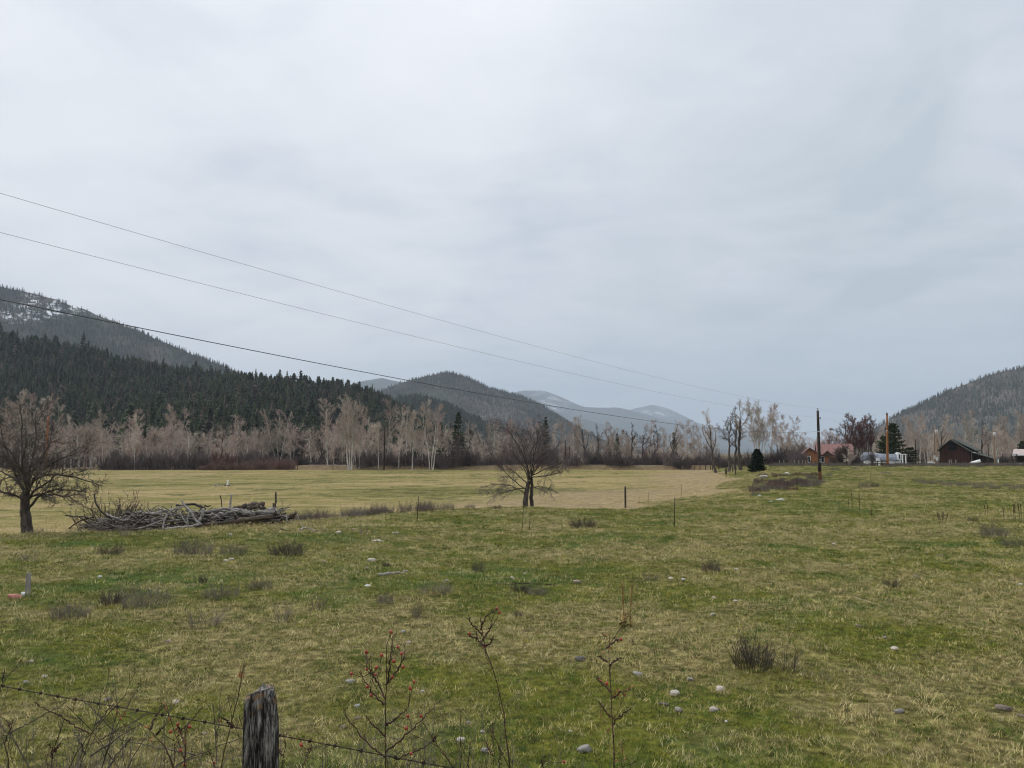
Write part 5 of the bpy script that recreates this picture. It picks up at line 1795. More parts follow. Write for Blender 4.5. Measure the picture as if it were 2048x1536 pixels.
G1 = 'dead weed clumps in the pasture'
for px, py, w_, h_, key, lab in [
    (388, 1112, 95, 48, 'grey0', 'wide grey weed clump just below the brush pile'), (468, 1112, 66, 38, 'grey1', 'smaller grey weed clump right of the wide one below the pile'),
    (576, 1112, 92, 42, 'dark0', 'dark grey weed clump below the right end of the brush pile'), (222, 1112, 74, 32, 'dark1', 'dark weed clump below the left end of the pile'),
    (58, 1124, 44, 34, 'thin0', 'thin twiggy weed below the gnarled tree'), (252, 1072, 48, 46, 'thin0', 'thin upright weed before the left end of the pile'),
    (1166, 1056, 72, 28, 'dark0', 'dense dark weed clump right below the lone tree'), (1424, 1144, 48, 34, 'dark0', 'dark bristly tuft left of the white round stone'),
    (957, 1144, 38, 30, 'dark1', 'small dark tuft left of the pinkish stone'), (772, 1134, 20, 16, 'dark0', 'tiny dark tuft beside the pale boulder'),
    (1784, 1174, 46, 24, 'dark1', 'flat dark tuft alone on the right pasture'), (1508, 1336, 110, 84, 'dark0', 'large dark bristly clump at the right foreground'),
    (1575, 1352, 80, 76, 'thin1', 'tall thin stems beside the large dark clump'), (1636, 1362, 70, 30, 'straw0', 'bleached straw tuft right of the large dark clump'),
    (1990, 1074, 66, 38, 'grey0', 'grey bush at the right edge below the mullein stalks'), (2026, 1094, 54, 28, 'grey1', 'lower grey bush at the right edge'),
    (1946, 1043, 32, 13, 'dark1', 'low dark tuft left of the mullein row'), (292, 1214, 120, 66, 'grey1', 'broad grey brush patch at the left foreground'),
    (225, 1210, 66, 44, 'dark0', 'dark tuft at the left end of the broad grey brush'), (142, 1238, 92, 44, 'grey0', 'grey weed patch right of the grey stake'),
    (405, 1258, 96, 56, 'thin0', 'sparse grey twigs right of the broad grey brush'), (445, 1196, 90, 40, 'grey1', 'low grey patch above the sparse twigs'),
    (520, 1180, 60, 30, 'grey0', 'faded low patch in the left middle'), (562, 1246, 50, 62, 'thin0', 'upright grey stems in the left middle'), (636, 1222, 56, 48, 'thin0', 'pair of upright grey stems right of the others'),
    (834, 1236, 26, 42, 'grey0', 'narrow upright tuft in the middle foreground'), (1040, 1186, 60, 26, 'dark1', 'flat dark tuft below the pinkish stone left side'), (1074, 1190, 52, 26, 'grey0', 'grey tuft below the pinkish stone'),
    (872, 1190, 92, 30, 'grey1', 'wide faded grey patch in the middle'), (770, 1208, 44, 30, 'grey0', 'faded tuft left of the wide faded patch'), (1306, 1164, 44, 30, 'thin0', 'thin twigs left of the white stone pair'),
    (1036, 1232, 26, 16, 'dark0', 'tiny dark tuft right of the second rose stem top'), (406, 1168, 20, 26, 'dark0', 'small dark tuft above the low grey patch'),
    (728, 1072, 26, 38, 'thin0', 'thin brown weed right of the fallen branches'), (1728, 976, 30, 18, 'grey0', 'left of two grey tufts right of the dark pole'), (1750, 974, 22, 14, 'dark0', 'right of two grey tufts right of the dark pole'),
    (1668, 940, 30, 8, 'grey0', 'grey mound of weeds before the house fence'), (1708, 938, 20, 7, 'grey1', 'smaller grey mound before the house fence'), (1772, 948, 22, 8, 'grey1', 'low weed mound under the orange brown pole'),
    (995, 1018, 26, 12, 'dark1', 'dark tuft at the crest left of the lone tree'), (940, 1016, 26, 12, 'grey0', 'grey tuft at the crest left of the dark one'), (1632, 972, 26, 10, 'grey0', 'grey tufts at the foot of the dark pole'),
    (740, 1032, 22, 26, 'thin1', 'upright weed at the crest right of the brush pile'), (688, 1032, 16, 32, 'thin1', 'tall thin weed at the crest right of the pile'), (862, 1026, 20, 24, 'thin1', 'thin weed at the crest right of the tall stake'),
    (905, 1024, 12, 22, 'thin1', 'single dark weed at the crest'), (893, 1100, 22, 10, 'dark1', 'flat dark tuft in the middle pasture')]:
    weed(px, py, w_, h_, key, lab, G1)
G2 = 'grey weeds in the strip across the right pasture'
for i, (px, py) in enumerate([(1838, 966), (1856, 969), (1874, 968), (1892, 972), (1908, 970), (1926, 974), (1942, 971), (1958, 977), (1974, 972), (1990, 978), (2016, 974), (2030, 980), (2046, 976)]):
    weed(px, py, 28, 14, 'grey0' if i % 2 else 'grey1', 'grey weed clump in the strip across the right pasture', G2)
n = 120
q_ = rng.rand(n)
bpx, bpy_ = 1498 + 142 * q_ + rng.randn(n) * 9, 984 - 24 * q_ + rng.randn(n) * 5.5
far = rng.rand(n) < .3
bpx[far], bpy_[far] = 1500 + 130 * rng.rand(far.sum()), 948 + 18 * rng.rand(far.sum())
bp_ = np.array([hit(u_, v_) for u_, v_ in zip(bpx, bpy_)])
C_slope = source_collection('slope_source', [WEED['slope0'], WEED['slope1'], WEED['grey0']])
tag(scatter('bank_brush', bp_, .45 + .75 * rng.rand(n) ** 1.5, rots(rng, n, .12), rng.choice([0, 1, 2, 2], n), C_slope), 'dull reddish brush covering the bank left of the dark pole', 'brush', kind='stuff')

# weed fringe along the terrace edge and the weedy fence line before the farm: nobody could count these stems
n = 210
ep_ = EDGE[1:8]
sx = rng.rand(n) * (len(ep_) - 1)
si = sx.astype(int)
fp = ep_[si] * (1 - (sx - si))[:, None] + ep_[np.minimum(si + 1, len(ep_) - 1)] * (sx - si)[:, None]
fp = fp + np.stack([rng.randn(n) * .5, np.abs(rng.randn(n)) * 1.2 + .2], 1)
pf = px_of(np.stack([fp[:, 0], fp[:, 1], terrain(fp[:, 0], fp[:, 1])], 1))[0]
keep = rng.rand(n) < np.where((pf > 560) & (pf < 1010), 1.0, .22)
fp = fp[keep]
n2 = 330
bx = (1540 + rng.rand(n2) * 560 - 1024) / FPX
byy = 158 + rng.randn(n2) * 5
fp = np.vstack([fp, np.stack([bx * byy, byy], 1)])
s_ = np.concatenate([.55 + .6 * rng.rand(keep.sum()), 1.0 + .8 * rng.rand(n2)])
C_weed = source_collection('weed_source', [WEED['grey0'], WEED['grey1'], WEED['thin0'], WEED['thin1']])
ix_ = np.concatenate([np.where(rng.rand(keep.sum()) < .8, 2, rng.randint(0, 2, keep.sum())), rng.randint(0, 2, n2)])
tag(scatter('weeds', np.stack([fp[:, 0], fp[:, 1], terrain(fp[:, 0], fp[:, 1])], 1), s_, rots(rng, len(fp), .1), ix_, C_weed), 'fringe of dry weeds along the terrace edge and the farm fence', 'weeds', kind='stuff')


# mullein stalks
def mullein(px, py, top, m_, label, stalks=1, group='dead mullein stalks', spread=.0, leaves=False):
    p = hit(px, py)
    k = p[1] / FPX
    H = (py - top) * k
    e = empty('mullein_plant', tuple(p))
    r_ = np.random.RandomState(int(px))
    for i in range(stalks):
        dx = (i - (stalks - 1) / 2) * spread * k
        h = H * (1 - .12 * r_.rand() * (i > 0))
        s = np.linspace(0, 1, 12)
        q = np.stack([dx * (.5 + .5 * s) + .0016 * np.cumsum(r_.randn(12)), .03 * r_.randn() * s, s * h - .05 * (s == 0)], 1)
        rad = np.where(s > .5, .0125 + .002 * r_.rand(12), .006) * max(1.0, .45 + p[1] / 40)
        rad[-1] *= .4
        obj('stalk', tube_mesh('stalk', [(q[None], rad[None], 7)], (M[m_],), cap=True), e)
    if leaves:
        lf, lt = [], []
        for i in range(26):
            z = .04 + .30 * r_.rand() * H
            a_ = r_.rand() * 6.28
            l = .05 + .06 * r_.rand()
            d = np.array([math.cos(a_), math.sin(a_), .5 * r_.randn()])
            sd_ = np.array([-math.sin(a_), math.cos(a_), 0]) * l * .3
            c = np.array([.03 * r_.randn(), .03 * r_.randn(), z])
            b0 = len(lf)
            lf += [c, c + d * l * .5 + sd_, c + d * l - [0, 0, .02], c + d * l * .5 - sd_]
            lt += [(b0, b0 + 1, b0 + 2), (b0, b0 + 2, b0 + 3)]
        o = obj('dead_foliage', make_mesh('dead_foliage', lf, None, lt, False, (M['mullein_gold'],)), e)
        o['kind'] = 'stuff'
    return tag(e, label, 'plant', group)


mullein(1255, 1258, 1167, 'mullein_gold', 'golden dead mullein with two upright stalks in the middle foreground', 2, spread=20, leaves=True)
mullein(1885, 1048, 1024, 'mullein', 'fan shaped dead plant of several dark stalks on the right pasture', 5, spread=5.5)
mullein(1973, 1030, 1007, 'mullein', 'short dark stalk left of the mullein row', 2, spread=4)
for px, py, tp, lb in [(2008, 1040, 1012, 'leftmost thin stalk of the mullein row at the right edge'), (2030, 1044, 1008, 'tall pair in the mullein row at the right edge'), (2042, 1046, 1004, 'tallest stalks ending the mullein row')]:
    mullein(px, py, tp, 'mullein', lb, 2 if px > 2010 else 1, spread=6)
for px, py, tp, lb in [(1705, 1022, 985, 'tallest thin stalk of four on the right slope'), (1720, 1033, 988, 'thickest dark stalk of four on the right slope'), (1698, 1020, 997, 'short thin stalk of four on the right slope'), (1744, 1041, 1016, 'separate low stalk right of the three others')]:
    mullein(px, py, tp, 'mullein', lb)
mullein(1742, 966, 950, 'mullein', 'thin stalk above the two grey tufts on the right slope')

# ------------------------------------------------------------------ brush pile
BY = 27.0
rng = np.random.RandomState(31)
pb = ground(400, BY)
pile = empty('brush_pile', tuple(pb))
tag(pile, 'long pile of bleached logs and tangled branches at the terrace edge', 'brush pile')


def stick(pix, dy0, dy1, r0, r1, m_, name='branch', sides=7, n=14, knots=.25, label=None):
    pts = [at(px, py, BY + d) for (px, py), d in zip(pix, np.linspace(dy0, dy1, len(pix)))]
    P = resample(pts, n) - pb
    P[1:-1] += rng.randn(n - 2, 3) * r0 * .25
    r0, r1 = (r0, r1) if name == 'log' else (r0 * 1.4, r1 * 1.4)
    rad = np.linspace(r0, r1, n) * (1 + knots * (rng.rand(n) - .5))
    o = obj(name, tube_mesh(name, [(P[None], rad[None], sides)], (M[m_],), cap=True), pile)
    if label:
        o['label'] = label
    return o


# crop coordinates (x/4.096 + 130, y/4.096 + 960) of the photograph turned into pixels
cpx = lambda *a: [(130 + x / 4.096, 960 + y / 4.096) for x, y in a]
LG = [
    (cpx((1150, 262), (1290, 236), (1400, 240), (1560, 262), (1660, 262)), -.2, .0, .055, .05, 'log_grey', 'grey log lying along the top of the pile'),
    (cpx((1200, 330), (1300, 282), (1440, 268), (1600, 270), (1720, 262)), -.3, -.3, .10, .11, 'log_grey', 'thick pale log in the middle right of the pile'),
    (cpx((1140, 362), (1300, 352), (1440, 330), (1560, 308), (1700, 300)), -.55, -.5, .07, .085, 'log_brown', 'brown log along the front foot of the pile'),
    (cpx((1250, 318), (1400, 300), (1560, 300), (1700, 285)), -.2, -.1, .09, .10, 'log_brown', None),
    (cpx((1380, 232), (1480, 212), (1560, 195), (1630, 200)), .1, .2, .06, .09, 'log_brown', 'dark rotten log sticking up at the right of the pile'),
    (cpx((1500, 240), (1580, 215), (1640, 232)), .05, .05, .08, .06, 'log_brown', None),
    (cpx((1640, 262), (1700, 240), (1725, 255)), -.1, -.1, .07, .05, 'log_grey', None),
    (cpx((1680, 310), (1790, 318), (1880, 300)), -.1, .2, .07, .08, 'log_brown', None),
    (cpx((1800, 320), (1850, 300), (1890, 265)), .1, .1, .08, .05, 'log_brown', 'stubby root end at the right end of the pile'),
    (cpx((1350, 290), (1480, 275), (1650, 285)), .3, .4, .11, .10, 'log_brown', None),
    (cpx((1270, 262), (1420, 226), (1560, 206)), .2, .3, .05, .06, 'log_grey', None),
    (cpx((1480, 312), (1620, 318), (1760, 332)), -.35, -.3, .06, .05, 'log_grey', None),
    (cpx((1160, 300), (1320, 268), (1500, 246)), .2, .3, .08, .07, 'log_grey', None),
]
for pix, d0, d1, r0, r1, m_, lb in LG:
    stick(pix, d0, d1, r0, r1, m_, 'log', 10, 18, .35, lb)
BR = [
    (cpx((800, 405), (810, 330), (850, 262), (920, 222), (1010, 214)), -.6, -.1, .026, .018, 'branch_grey'),
    (cpx((950, 165), (985, 215), (1030, 255), (1060, 320), (1120, 370)), -.35, -.6, .020, .034, 'branch_grey'),
    (cpx((910, 205), (960, 215), (1020, 195), (1090, 205), (1150, 240)), .0, .1, .03, .035, 'branch_dark'),
    (cpx((1130, 235), (1128, 290), (1100, 335)), -.5, -.5, .036, .036, 'branch_grey'),
    (cpx((490, 325), (600, 332), (700, 328), (760, 318)), -.1, -.1, .03, .034, 'branch_grey'),
    (cpx((600, 305), (640, 272), (720, 276), (800, 262)), .1, .1, .028, .035, 'branch_grey'),
    (cpx((340, 280), (400, 310), (470, 322)), -.1, -.1, .022, .030, 'branch_grey'),
    (cpx((5, 292), (80, 302), (150, 298), (240, 330)), .0, -.1, .018, .022, 'branch_dark'),
    (cpx((35, 395), (90, 352), (160, 320), (240, 300)), -.2, .0, .016, .02, 'branch_dark'),
    (cpx((120, 305), (170, 340), (215, 360)), .1, .0, .018, .02, 'branch_dark'),
    (cpx((240, 112), (250, 190), (300, 265), (360, 300)), .3, .1, .018, .026, 'branch_dark'),
    (cpx((1726, 100), (1728, 170), (1716, 240)), .1, .0, .020, .026, 'branch_dark'),
    (cpx((1705, 190), (1708, 240)), .1, .05, .015, .02, 'branch_dark'),
    (cpx((820, 405), (920, 388), (1010, 380), (1100, 366)), -.75, -.7, .028, .03, 'branch_grey'),
    (cpx((1020, 255), (1000, 310), (1010, 372)), -.6, -.7, .014, .018, 'branch_grey'),
    (cpx((930, 225), (950, 290), (985, 340), (1020, 382)), -.55, -.7, .014, .018, 'branch_grey'),
    (cpx((560, 400), (640, 392), (720, 360), (800, 330)), -.6, -.3, .016, .02, 'branch_grey'),
    (cpx((1790, 280), (1815, 300), (1820, 340)), -.3, -.4, .022, .02, 'branch_grey'),
    (cpx((350, 412), (460, 405), (600, 402)), -.7, -.7, .022, .02, 'branch_dark'),
    (cpx((1200, 270), (1240, 290), (1275, 318)), -.5, -.55, .018, .016, 'branch_grey'),
    (cpx((1140, 212), (1170, 218), (1195, 208)), .0, .0, .02, .014, 'branch_dark'),
    (cpx((1270, 125), (1282, 170), (1284, 218)), .6, .5, .012, .016, 'branch_dark'),
]
for pix, d0, d1, r0, r1, m_ in BR:
    stick(pix, d0, d1, r0, r1, m_)
for i in range(78):
    x = 380 + 800 * rng.rand() if i < 58 else 1100 + 700 * rng.rand()
    hgt_ = 110 * math.sin(math.pi * np.clip((x - 330) / 1000, .05, .95)) ** .6 if x < 1180 else 75
    y = 392 - hgt_ * rng.rand() * 1.2 - (x > 1180) * 40
    l = 60 + 110 * rng.rand()
    a_ = rng.randn() * .85
    stick(cpx((x - l * math.cos(a_), y + l * math.sin(a_) * .5), (x, y - 8 * rng.rand()), (x + l * math.cos(a_), y - l * math.sin(a_) * .5)), -.5 + 1.0 * rng.rand(), -.5 + 1.0 * rng.rand(), .012 + .014 * rng.rand(), .012,
          'branch_grey' if rng.rand() < .6 else 'branch_dark', n=9, sides=5)
# the tangle of twigs inside the pile
nt_ = 1100
x = 150 + 1650 * rng.rand(nt_) ** .9
env = np.where(x < 450, 30 + (x - 150) * .22, np.where(x < 1180, 112 * np.sin(np.pi * np.clip((x - 250) / 1100, .05, .95)) ** .6 + 40, 95))
bot = np.interp(x, [150, 600, 1100, 1300, 1850], [395, 405, 385, 355, 330])
y = bot - env * rng.rand(nt_) ** 1.1
cen = np.array([at(130 + a / 4.096, 960 + b2 / 4.096, BY + d) for a, b2, d in zip(x, y, -.45 + 1.1 * rng.rand(nt_))]) - pb
dv = norm(rng.randn(nt_, 3) * np.array([1.3, .9, .55]))
ln = .22 + .5 * rng.rand(nt_)
s5 = np.linspace(-.5, .5, 5)[None, :, None]
TP = cen[:, None] + dv[:, None] * s5 * ln[:, None, None] + np.cumsum(rng.randn(nt_, 5, 3) * .012, 1)
half = rng.rand(nt_) < .42
for sel, m_ in ((half, 'branch_grey'), (~half, 'branch_dark')):
    o = obj('twig_tangle', tube_mesh('twig_tangle', [(TP[sel], np.full((sel.sum(), 5), .0105), 4)], (M[m_],)), pile)
    o['kind'] = 'stuff'

# thorn bush growing behind the left end of the pile
tb_p = at(236, 1052, 28.3)
e = empty('thorn_bush', (tb_p[0], tb_p[1], tz(tb_p[0], tb_p[1])))
tag(e, 'dark bare thorn bush rising behind the left end of the brush pile', 'bush')
nst = 42
az = rng.rand(nst) * 6.283
bs = np.stack([np.cos(az) * .55 * rng.rand(nst), np.sin(az) * .35 * rng.rand(nst), np.full(nst, -.05)], 1)
d = norm(np.stack([np.cos(az) * .75 * rng.rand(nst) + .12, np.sin(az) * .5 * rng.rand(nst), np.ones(nst)], 1))
Pq = [bs]
for j in range(6):
    d = norm(d + .14 * rng.randn(nst, 3))
    Pq.append(Pq[-1] + d * (2.5 * (.6 + .45 * rng.rand(nst)) / 6)[:, None])
Pq = np.stack(Pq, 1)
Rq = np.repeat(np.linspace(.022, .009, 7)[None], nst, 0)
obj('stems', tube_mesh('stems', [(Pq, Rq, 5)], (M['haw_bark'],)), e)
obj('crown', tube_mesh('crown', grow(rng, Pq, Rq, [dict(n=9, t=(.2, 1.0), ang=(25, 65), len=(.18, .4), fall=.3, rr=.6, segs=4, jit=.2, up=.08, rmin=.009, tip=.6),
                                                   dict(n=5, t=(.2, 1), ang=(25, 65), len=(.3, .6), fall=.2, rr=.7, segs=3, jit=.2, up=.06, rmin=.006, tip=.7)]), (M['haw_twig'],)), e)

# bleached stump spike behind the pile
sp = at(461, 1012, 30.5)
q = np.array([at(461, 1016, 30.5), at(460, 1003, 30.5), at(464, 987, 30.5)])
q[0, 2] = tz(q[0, 0], q[0, 1]) - .1
o = obj('bleached_snag', tube_mesh('bleached_snag', [(resample(q, 8)[None], np.array([[.07, .06, .055, .05, .045, .05, .04, .02]]), 7)], (M['branch_grey'],), cap=True))
tag(o, 'pale bleached snag sticking up behind the brush pile', 'snag')

# fallen branches in the grass
rng = np.random.RandomState(8)
def fallen(pix, r0, r1, m_, label, twigs=0):
    pts = np.array([hit(px, py) for px, py in pix])
    pts[:, 2] += r0 * .8
    P = resample(pts, 14)
    P[1:-1] += rng.randn(12, 3) * r0 * .3
    g = [(P[None], (np.linspace(r0, r1, 14) * (1 + .2 * rng.randn(14)))[None], 7)]
    if twigs:
        g += grow(rng, P[None], g[0][1], [dict(n=twigs, t=(.2, .95), ang=(30, 60), len=(.2, .4), fall=.2, rr=.6, segs=4, jit=.12, up=.12, tip=.4, sides=4)])
    o = obj('fallen_branch', tube_mesh('fallen_branch', g, (M[m_],), cap=True))
    return tag(o, label, 'branch', 'fallen branches in the grass')


fallen([(600, 1061), (612, 1057), (630, 1063), (655, 1061)], .030, .012, 'branch_grey', 'pale fallen branch right of the brush pile', 2)
fallen([(560, 1058), (575, 1063), (592, 1061)], .022, .012, 'branch_dark', 'short dark fallen branch at the pile right foot', 1)
fallen([(758, 1153), (775, 1151), (800, 1149), (814, 1146)], .028, .018, 'wood_grey', 'weathered short log below the pale boulder')
fallen([(992, 1169), (1018, 1171), (1060, 1168), (1112, 1172)], .012, .008, 'branch_dark', 'thin dark stick lying left of the pinkish stone')
fallen([(1708, 1196), (1735, 1206), (1768, 1216)], .008, .006, 'weed_straw', 'long pale straw stem lying on the right pasture')

# ------------------------------------------------------------------ stones
GR = 'stones in the pasture'
S = [
    (743, 1124, 20, 'rock_pale', 'pale rounded boulder left of the small dark tuft'), (734, 1138, 9, 'rock_grey', 'small grey stone below the pale boulder'), (649, 1126, 9, 'rock_grey', 'grey stone left of the pale boulder'),
    (894, 1163, 9, 'rock_grey', 'grey stone above the wide faded patch'), (735, 1173, 15, 'rock_white', 'flat white stone left of the weathered short log'),
    (1154, 1167, 17, 'rock_pink', 'pinkish egg shaped stone in the middle pasture'), (1366, 1161, 12, 'rock_white', 'white stone of the pair left of the bristly tuft'), (1341, 1159, 14, 'rock_pale', 'flat pale stones left of the white stone pair'),
    (1473, 1141, 9, 'rock_white', 'round white stone right of the bristly tuft'), (1050, 1149, 9, 'rock_pale', 'small pale stone above the thin dark stick'), (1024, 1159, 11, 'rock_pale', 'pale stone left of the pinkish stone'),
    (1425, 1231, 12, 'rock_pale', 'pale stone below the bristly tuft'), (1471, 1205, 11, 'rock_pale', 'pale stone right of and above the other'), (1428, 1198, 9, 'rock_pale', 'small pale stone on the right middle'),
    (1276, 1350, 24, 'rock_grey', 'flat grey stone right of the right rose stem'), (1161, 1326, 24, 'rock_dark', 'dark slab like stone between the two rose stems'), (1380, 1364, 17, 'rock_grey', 'grey stone above the stone cluster'),
    (1441, 1383, 20, 'rock_pale', 'pale stone at the top right of the stone cluster'), (1351, 1396, 22, 'rock_pale', 'pale grey stone at the left of the cluster'), (1329, 1410, 24, 'rock_dark', 'flat dark stone at the left of the cluster'),
    (1357, 1425, 23, 'rock_grey', 'speckled grey stone at the bottom of the cluster'), (1428, 1425, 21, 'rock_pale', 'smooth egg shaped stone at the bottom right of the cluster'), (1452, 1445, 9, 'rock_white', 'small white stone below the egg shaped one'),
    (1167, 1513, 32, 'rock_grey', 'grey stone at the bottom between two rose stems'), (965, 1468, 12, 'rock_pale', 'small pale stone left of the leaning rose stem'), (921, 1486, 20, 'rock_pale', 'pale stone half sunk left of the leaning rose stem'),
    (936, 1455, 15, 'rock_grey', 'grey stone behind the small twigs'), (970, 1512, 18, 'rock_grey', 'grey stone low beside the leaning rose stem'), (1141, 1464, 8, 'rock_white', 'tiny white stone left of the right rose stem'),
    (806, 1265, 12, 'rock_grey', 'grey stone right of the hip bearing rose top'), (817, 1288, 12, 'rock_pink', 'tan stone below the grey one'), (714, 1418, 14, 'rock_white', 'white stone left of the hip bearing rose'),
    (716, 1441, 13, 'rock_brown', 'brown stone below the white one'), (686, 1459, 16, 'rock_brown', 'tan stone left of the hip bearing rose foot'), (701, 1365, 26, 'rock_grey', 'flat grey stone behind the hip bearing rose'),
    (846, 1386, 9, 'rock_white', 'tiny white stone right of the hip bearing rose'), (452, 1123, 12, 'rock_pale', 'left of two pale stones below the grey weed clumps'), (463, 1121, 12, 'rock_pale', 'right of two pale stones below the grey weed clumps'),
    (200, 1156, 13, 'rock_white', 'white stone right of the grey stake'), (63, 1327, 10, 'rock_white', 'white stone at the left edge foreground'), (89, 1356, 13, 'rock_pale', 'flat pale stone above the barbed wire'),
    (52, 1371, 14, 'rock_grey', 'grey stone just above the barbed wire'), (337, 1288, 12, 'rock_pink', 'tan stone in the left foreground grass'), (352, 1406, 13, 'rock_pale', 'pale stone left of the thick wooden post'),
    (213, 1403, 20, 'rock_brown', 'brown stone behind the barbed wire'), (407, 1476, 12, 'rock_pink', 'orange tan stone left of the post foot'), (2041, 1172, 13, 'rock_white', 'white stone at the right edge'),
    (1831, 1154, 10, 'rock_grey', 'grey stone on the right pasture'), (1789, 1302, 19, 'rock_pale', 'pale wedge shaped stone on the right foreground'), (1719, 1254, 17, 'rock_brown', 'flat brown stone above the pale wedge'),
    (1799, 1427, 22, 'rock_grey', 'grey stone half hidden in grass at the right'), (2006, 1420, 42, 'rock_brown', 'large flat brown rock at the right edge'), (2042, 1440, 18, 'rock_brown', 'small brown rock below the large flat one'),
    (1770, 1280, 12, 'rock_grey', 'grey stone above left of the pale wedge'), (755, 1084, 22, 'rock_pale', 'flat pale stone right of the thin brown weed'), (677, 1067, 12, 'rock_pale', 'pale stone right of the fallen branch'),
    (707, 1060, 15, 'rock_pink', 'pinkish flat stone near the fallen branch'), (791, 1068, 15, 'rock_pale', 'pale flat stone left of the tall stake foot'), (459, 1071, 10, 'rock_pale', 'pale stone in the green grass below the pile'),
    (1560, 1001, 20, 'rock_white', 'flat white stones at the green patch on the bank'), (1542, 1004, 10, 'rock_white', 'small white stone left of the flat white stones'), (1519, 993, 9, 'rock_white', 'small white stone above the green patch'),
    (1523, 956, 12, 'rock_pale', 'pale rubble on the bank below the spruce'), (1530, 954, 10, 'rock_white', 'white rubble on the bank below the spruce'), (1575, 948, 9, 'rock_white', 'white rubble higher on the bank'), (1668, 1090, 11, 'rock_pale', 'pale stone on the right slope'),
    (1810, 1113, 9, 'rock_pale', 'pale flat stone right of the others on the slope'), (1880, 1113, 14, 'rock_brown', 'flat tan stone on the right slope')]
for i, (px, py, w_, kd, lb) in enumerate(S):
    p = hit(px, py)
    rock(p, w_ * .98 / FPX * p[1], kd, i * 3 + 1, lb, GR, flat=.55 if 'flat' in lb else None)
# stone heap with a white standpipe far out in the field
fp_ = ground(455, 0.5) if False else hit(455, 972)
for i in range(14):
    a_, r_ = rng.rand() * 6.28, 1.5 * rng.rand() ** .6
    q = (fp_[0] + r_ * math.cos(a_) * 1.25, fp_[1] + r_ * math.sin(a_) * .6)
    rock((q[0], q[1], tz(*q)), .28 + .22 * rng.rand(), ['rock_grey', 'rock_pale', 'rock_dark'][i % 3], i, 'stone of the low heap round the white standpipe in the field', 'stones of the field heap')
o = round_pole('standpipe', (fp_[0], fp_[1], fp_[2]), (fp_[0], fp_[1], fp_[2] + .75), .11, .11, M['white'])
tag(o, 'short white standpipe on the stone heap in the field', 'pipe')

# ------------------------------------------------------------------ near fence: weathered post and barbed wire
PY = 3.0
m_post, t, b = mat_base('weathered cracked post wood', .85, .2)
co = t.n('ShaderNodeTexCoord').outputs['Object']
g1_ = t.noise(t.mapping(co, (1, 1, .10)), 190, 4.0, .62, .4)
g2_ = t.noise(t.mapping(co, (1, 1, .2)), 46, 4.0, .6, .6)
gsum = t.math('ADD', t.math('MULTIPLY', g1_, .56), t.math('MULTIPLY', g2_, .44))
wood_c = t.ramp(gsum, [(.39, (.009, .008, .007)), (.475, (.045, .040, .036)), (.53, (.150, .138, .122)), (.63, (.38, .355, .325))])
sepz = t.n('ShaderNodeSeparateXYZ', i_0=co)
lich = t.math('MULTIPLY', t.ramp(sepz.outputs[2], [(0, 0.0), (1, 1.0)]), 1.0)
orange = t.math('MULTIPLY', t.ramp(t.noise(co, 28, 4.0), [(.55, 0.0), (.60, 1.0)]), t.math('GREATER_THAN', sepz.outputs[2], 1.155))
wood_c = t.mix(t.math('MULTIPLY', orange, .45), wood_c, (.30, .15, .05))
t.put(b.inputs['Base Color'], wood_c)
t.put(b.inputs['Normal'], t.n('ShaderNodeBump', i_Strength=1.0, i_Distance=.012, i_Height=gsum))
pc = at(512, 1372, PY)
zt = pc[2] + .0
pgx, pgy = at(524, 1536, PY)[0] + .015, PY
pgz = tz(pgx, pgy)
post = empty('wooden_post', (pgx, pgy, pgz))
tag(post, 'weathered cracked grey wooden fence post in the near foreground', 'post')
Hp = zt - pgz
na_, nz_ = 150, 90
pv = []
prs = np.random.RandomState(5)
for k in range(nz_):
    u_ = k / (nz_ - 1)
    for j in range(na_):
        a_ = 6.28318 * j / na_
        # slanted, eroded top: lower on the left, highest right of the middle
        topz = Hp - .034 * sstep((-math.cos(a_) - .1) / .9) - .012 * vnoise(a_ * 4.0, 3.3) - .010 * (math.cos(a_) > .8)
        z = -.3 + (topz + .3) * u_
        r_ = .0635 - .004 * max(0, z / Hp) - .013 * sstep((z - (Hp - .16)) / .16) * (.55 + .45 * math.cos(a_))
        if u_ > .982:
            r_ *= 1 - 6 * (u_ - .982)
        crk = 0.0
        for ca, cw, cd, za, zb in ((-1.86, .11, .042, -.3, Hp - .17), (-1.50, .09, .040, -.3, Hp - .16), (-2.05, .035, .010, .5, 1.3), (-1.15, .03, .009, .3, 1.3), (-.7, .04, .010, -.3, 1.0), (-2.55, .04, .010, -.3, 1.3), (.3, .06, .015, 0, 1.3), (1.5, .07, .02, -.3, 1.3)):
            da = (a_ - (ca + .05 * math.sin(z * 6)) + math.pi) % (2 * math.pi) - math.pi
            if za < z < zb:
                tapw = min(1, (zb - z) * 9)
                crk += cd * tapw * math.exp(-(da / cw) ** 2)
        r_ = r_ - crk + .0045 * (vnoise(a_ * 9, z * 1.6, 4) - .5) + .004 * math.sin(2 * a_ + .7) + .0030 * (vnoise(a_ * 17, z * 3, 9) - .5) + .0016 * (vnoise(a_ * 40, z * 9, 12) - .5)
        pv.append((r_ * math.cos(a_) - .026 * z / Hp, r_ * math.sin(a_), z))
pq = [(k * na_ + j, k * na_ + (j + 1) % na_, (k + 1) * na_ + (j + 1) % na_, (k + 1) * na_ + j) for k in range(nz_ - 1) for j in range(na_)]
tc_ = np.mean(np.array(pv[-na_:]), 0) - [0, 0, .006]
pt = [((nz_ - 1) * na_ + j, (nz_ - 1) * na_ + (j + 1) % na_, len(pv)) for j in range(na_)]
obj('shaft', make_mesh('shaft', pv + [tuple(tc_)], pq, pt, True, (m_post,)), post)

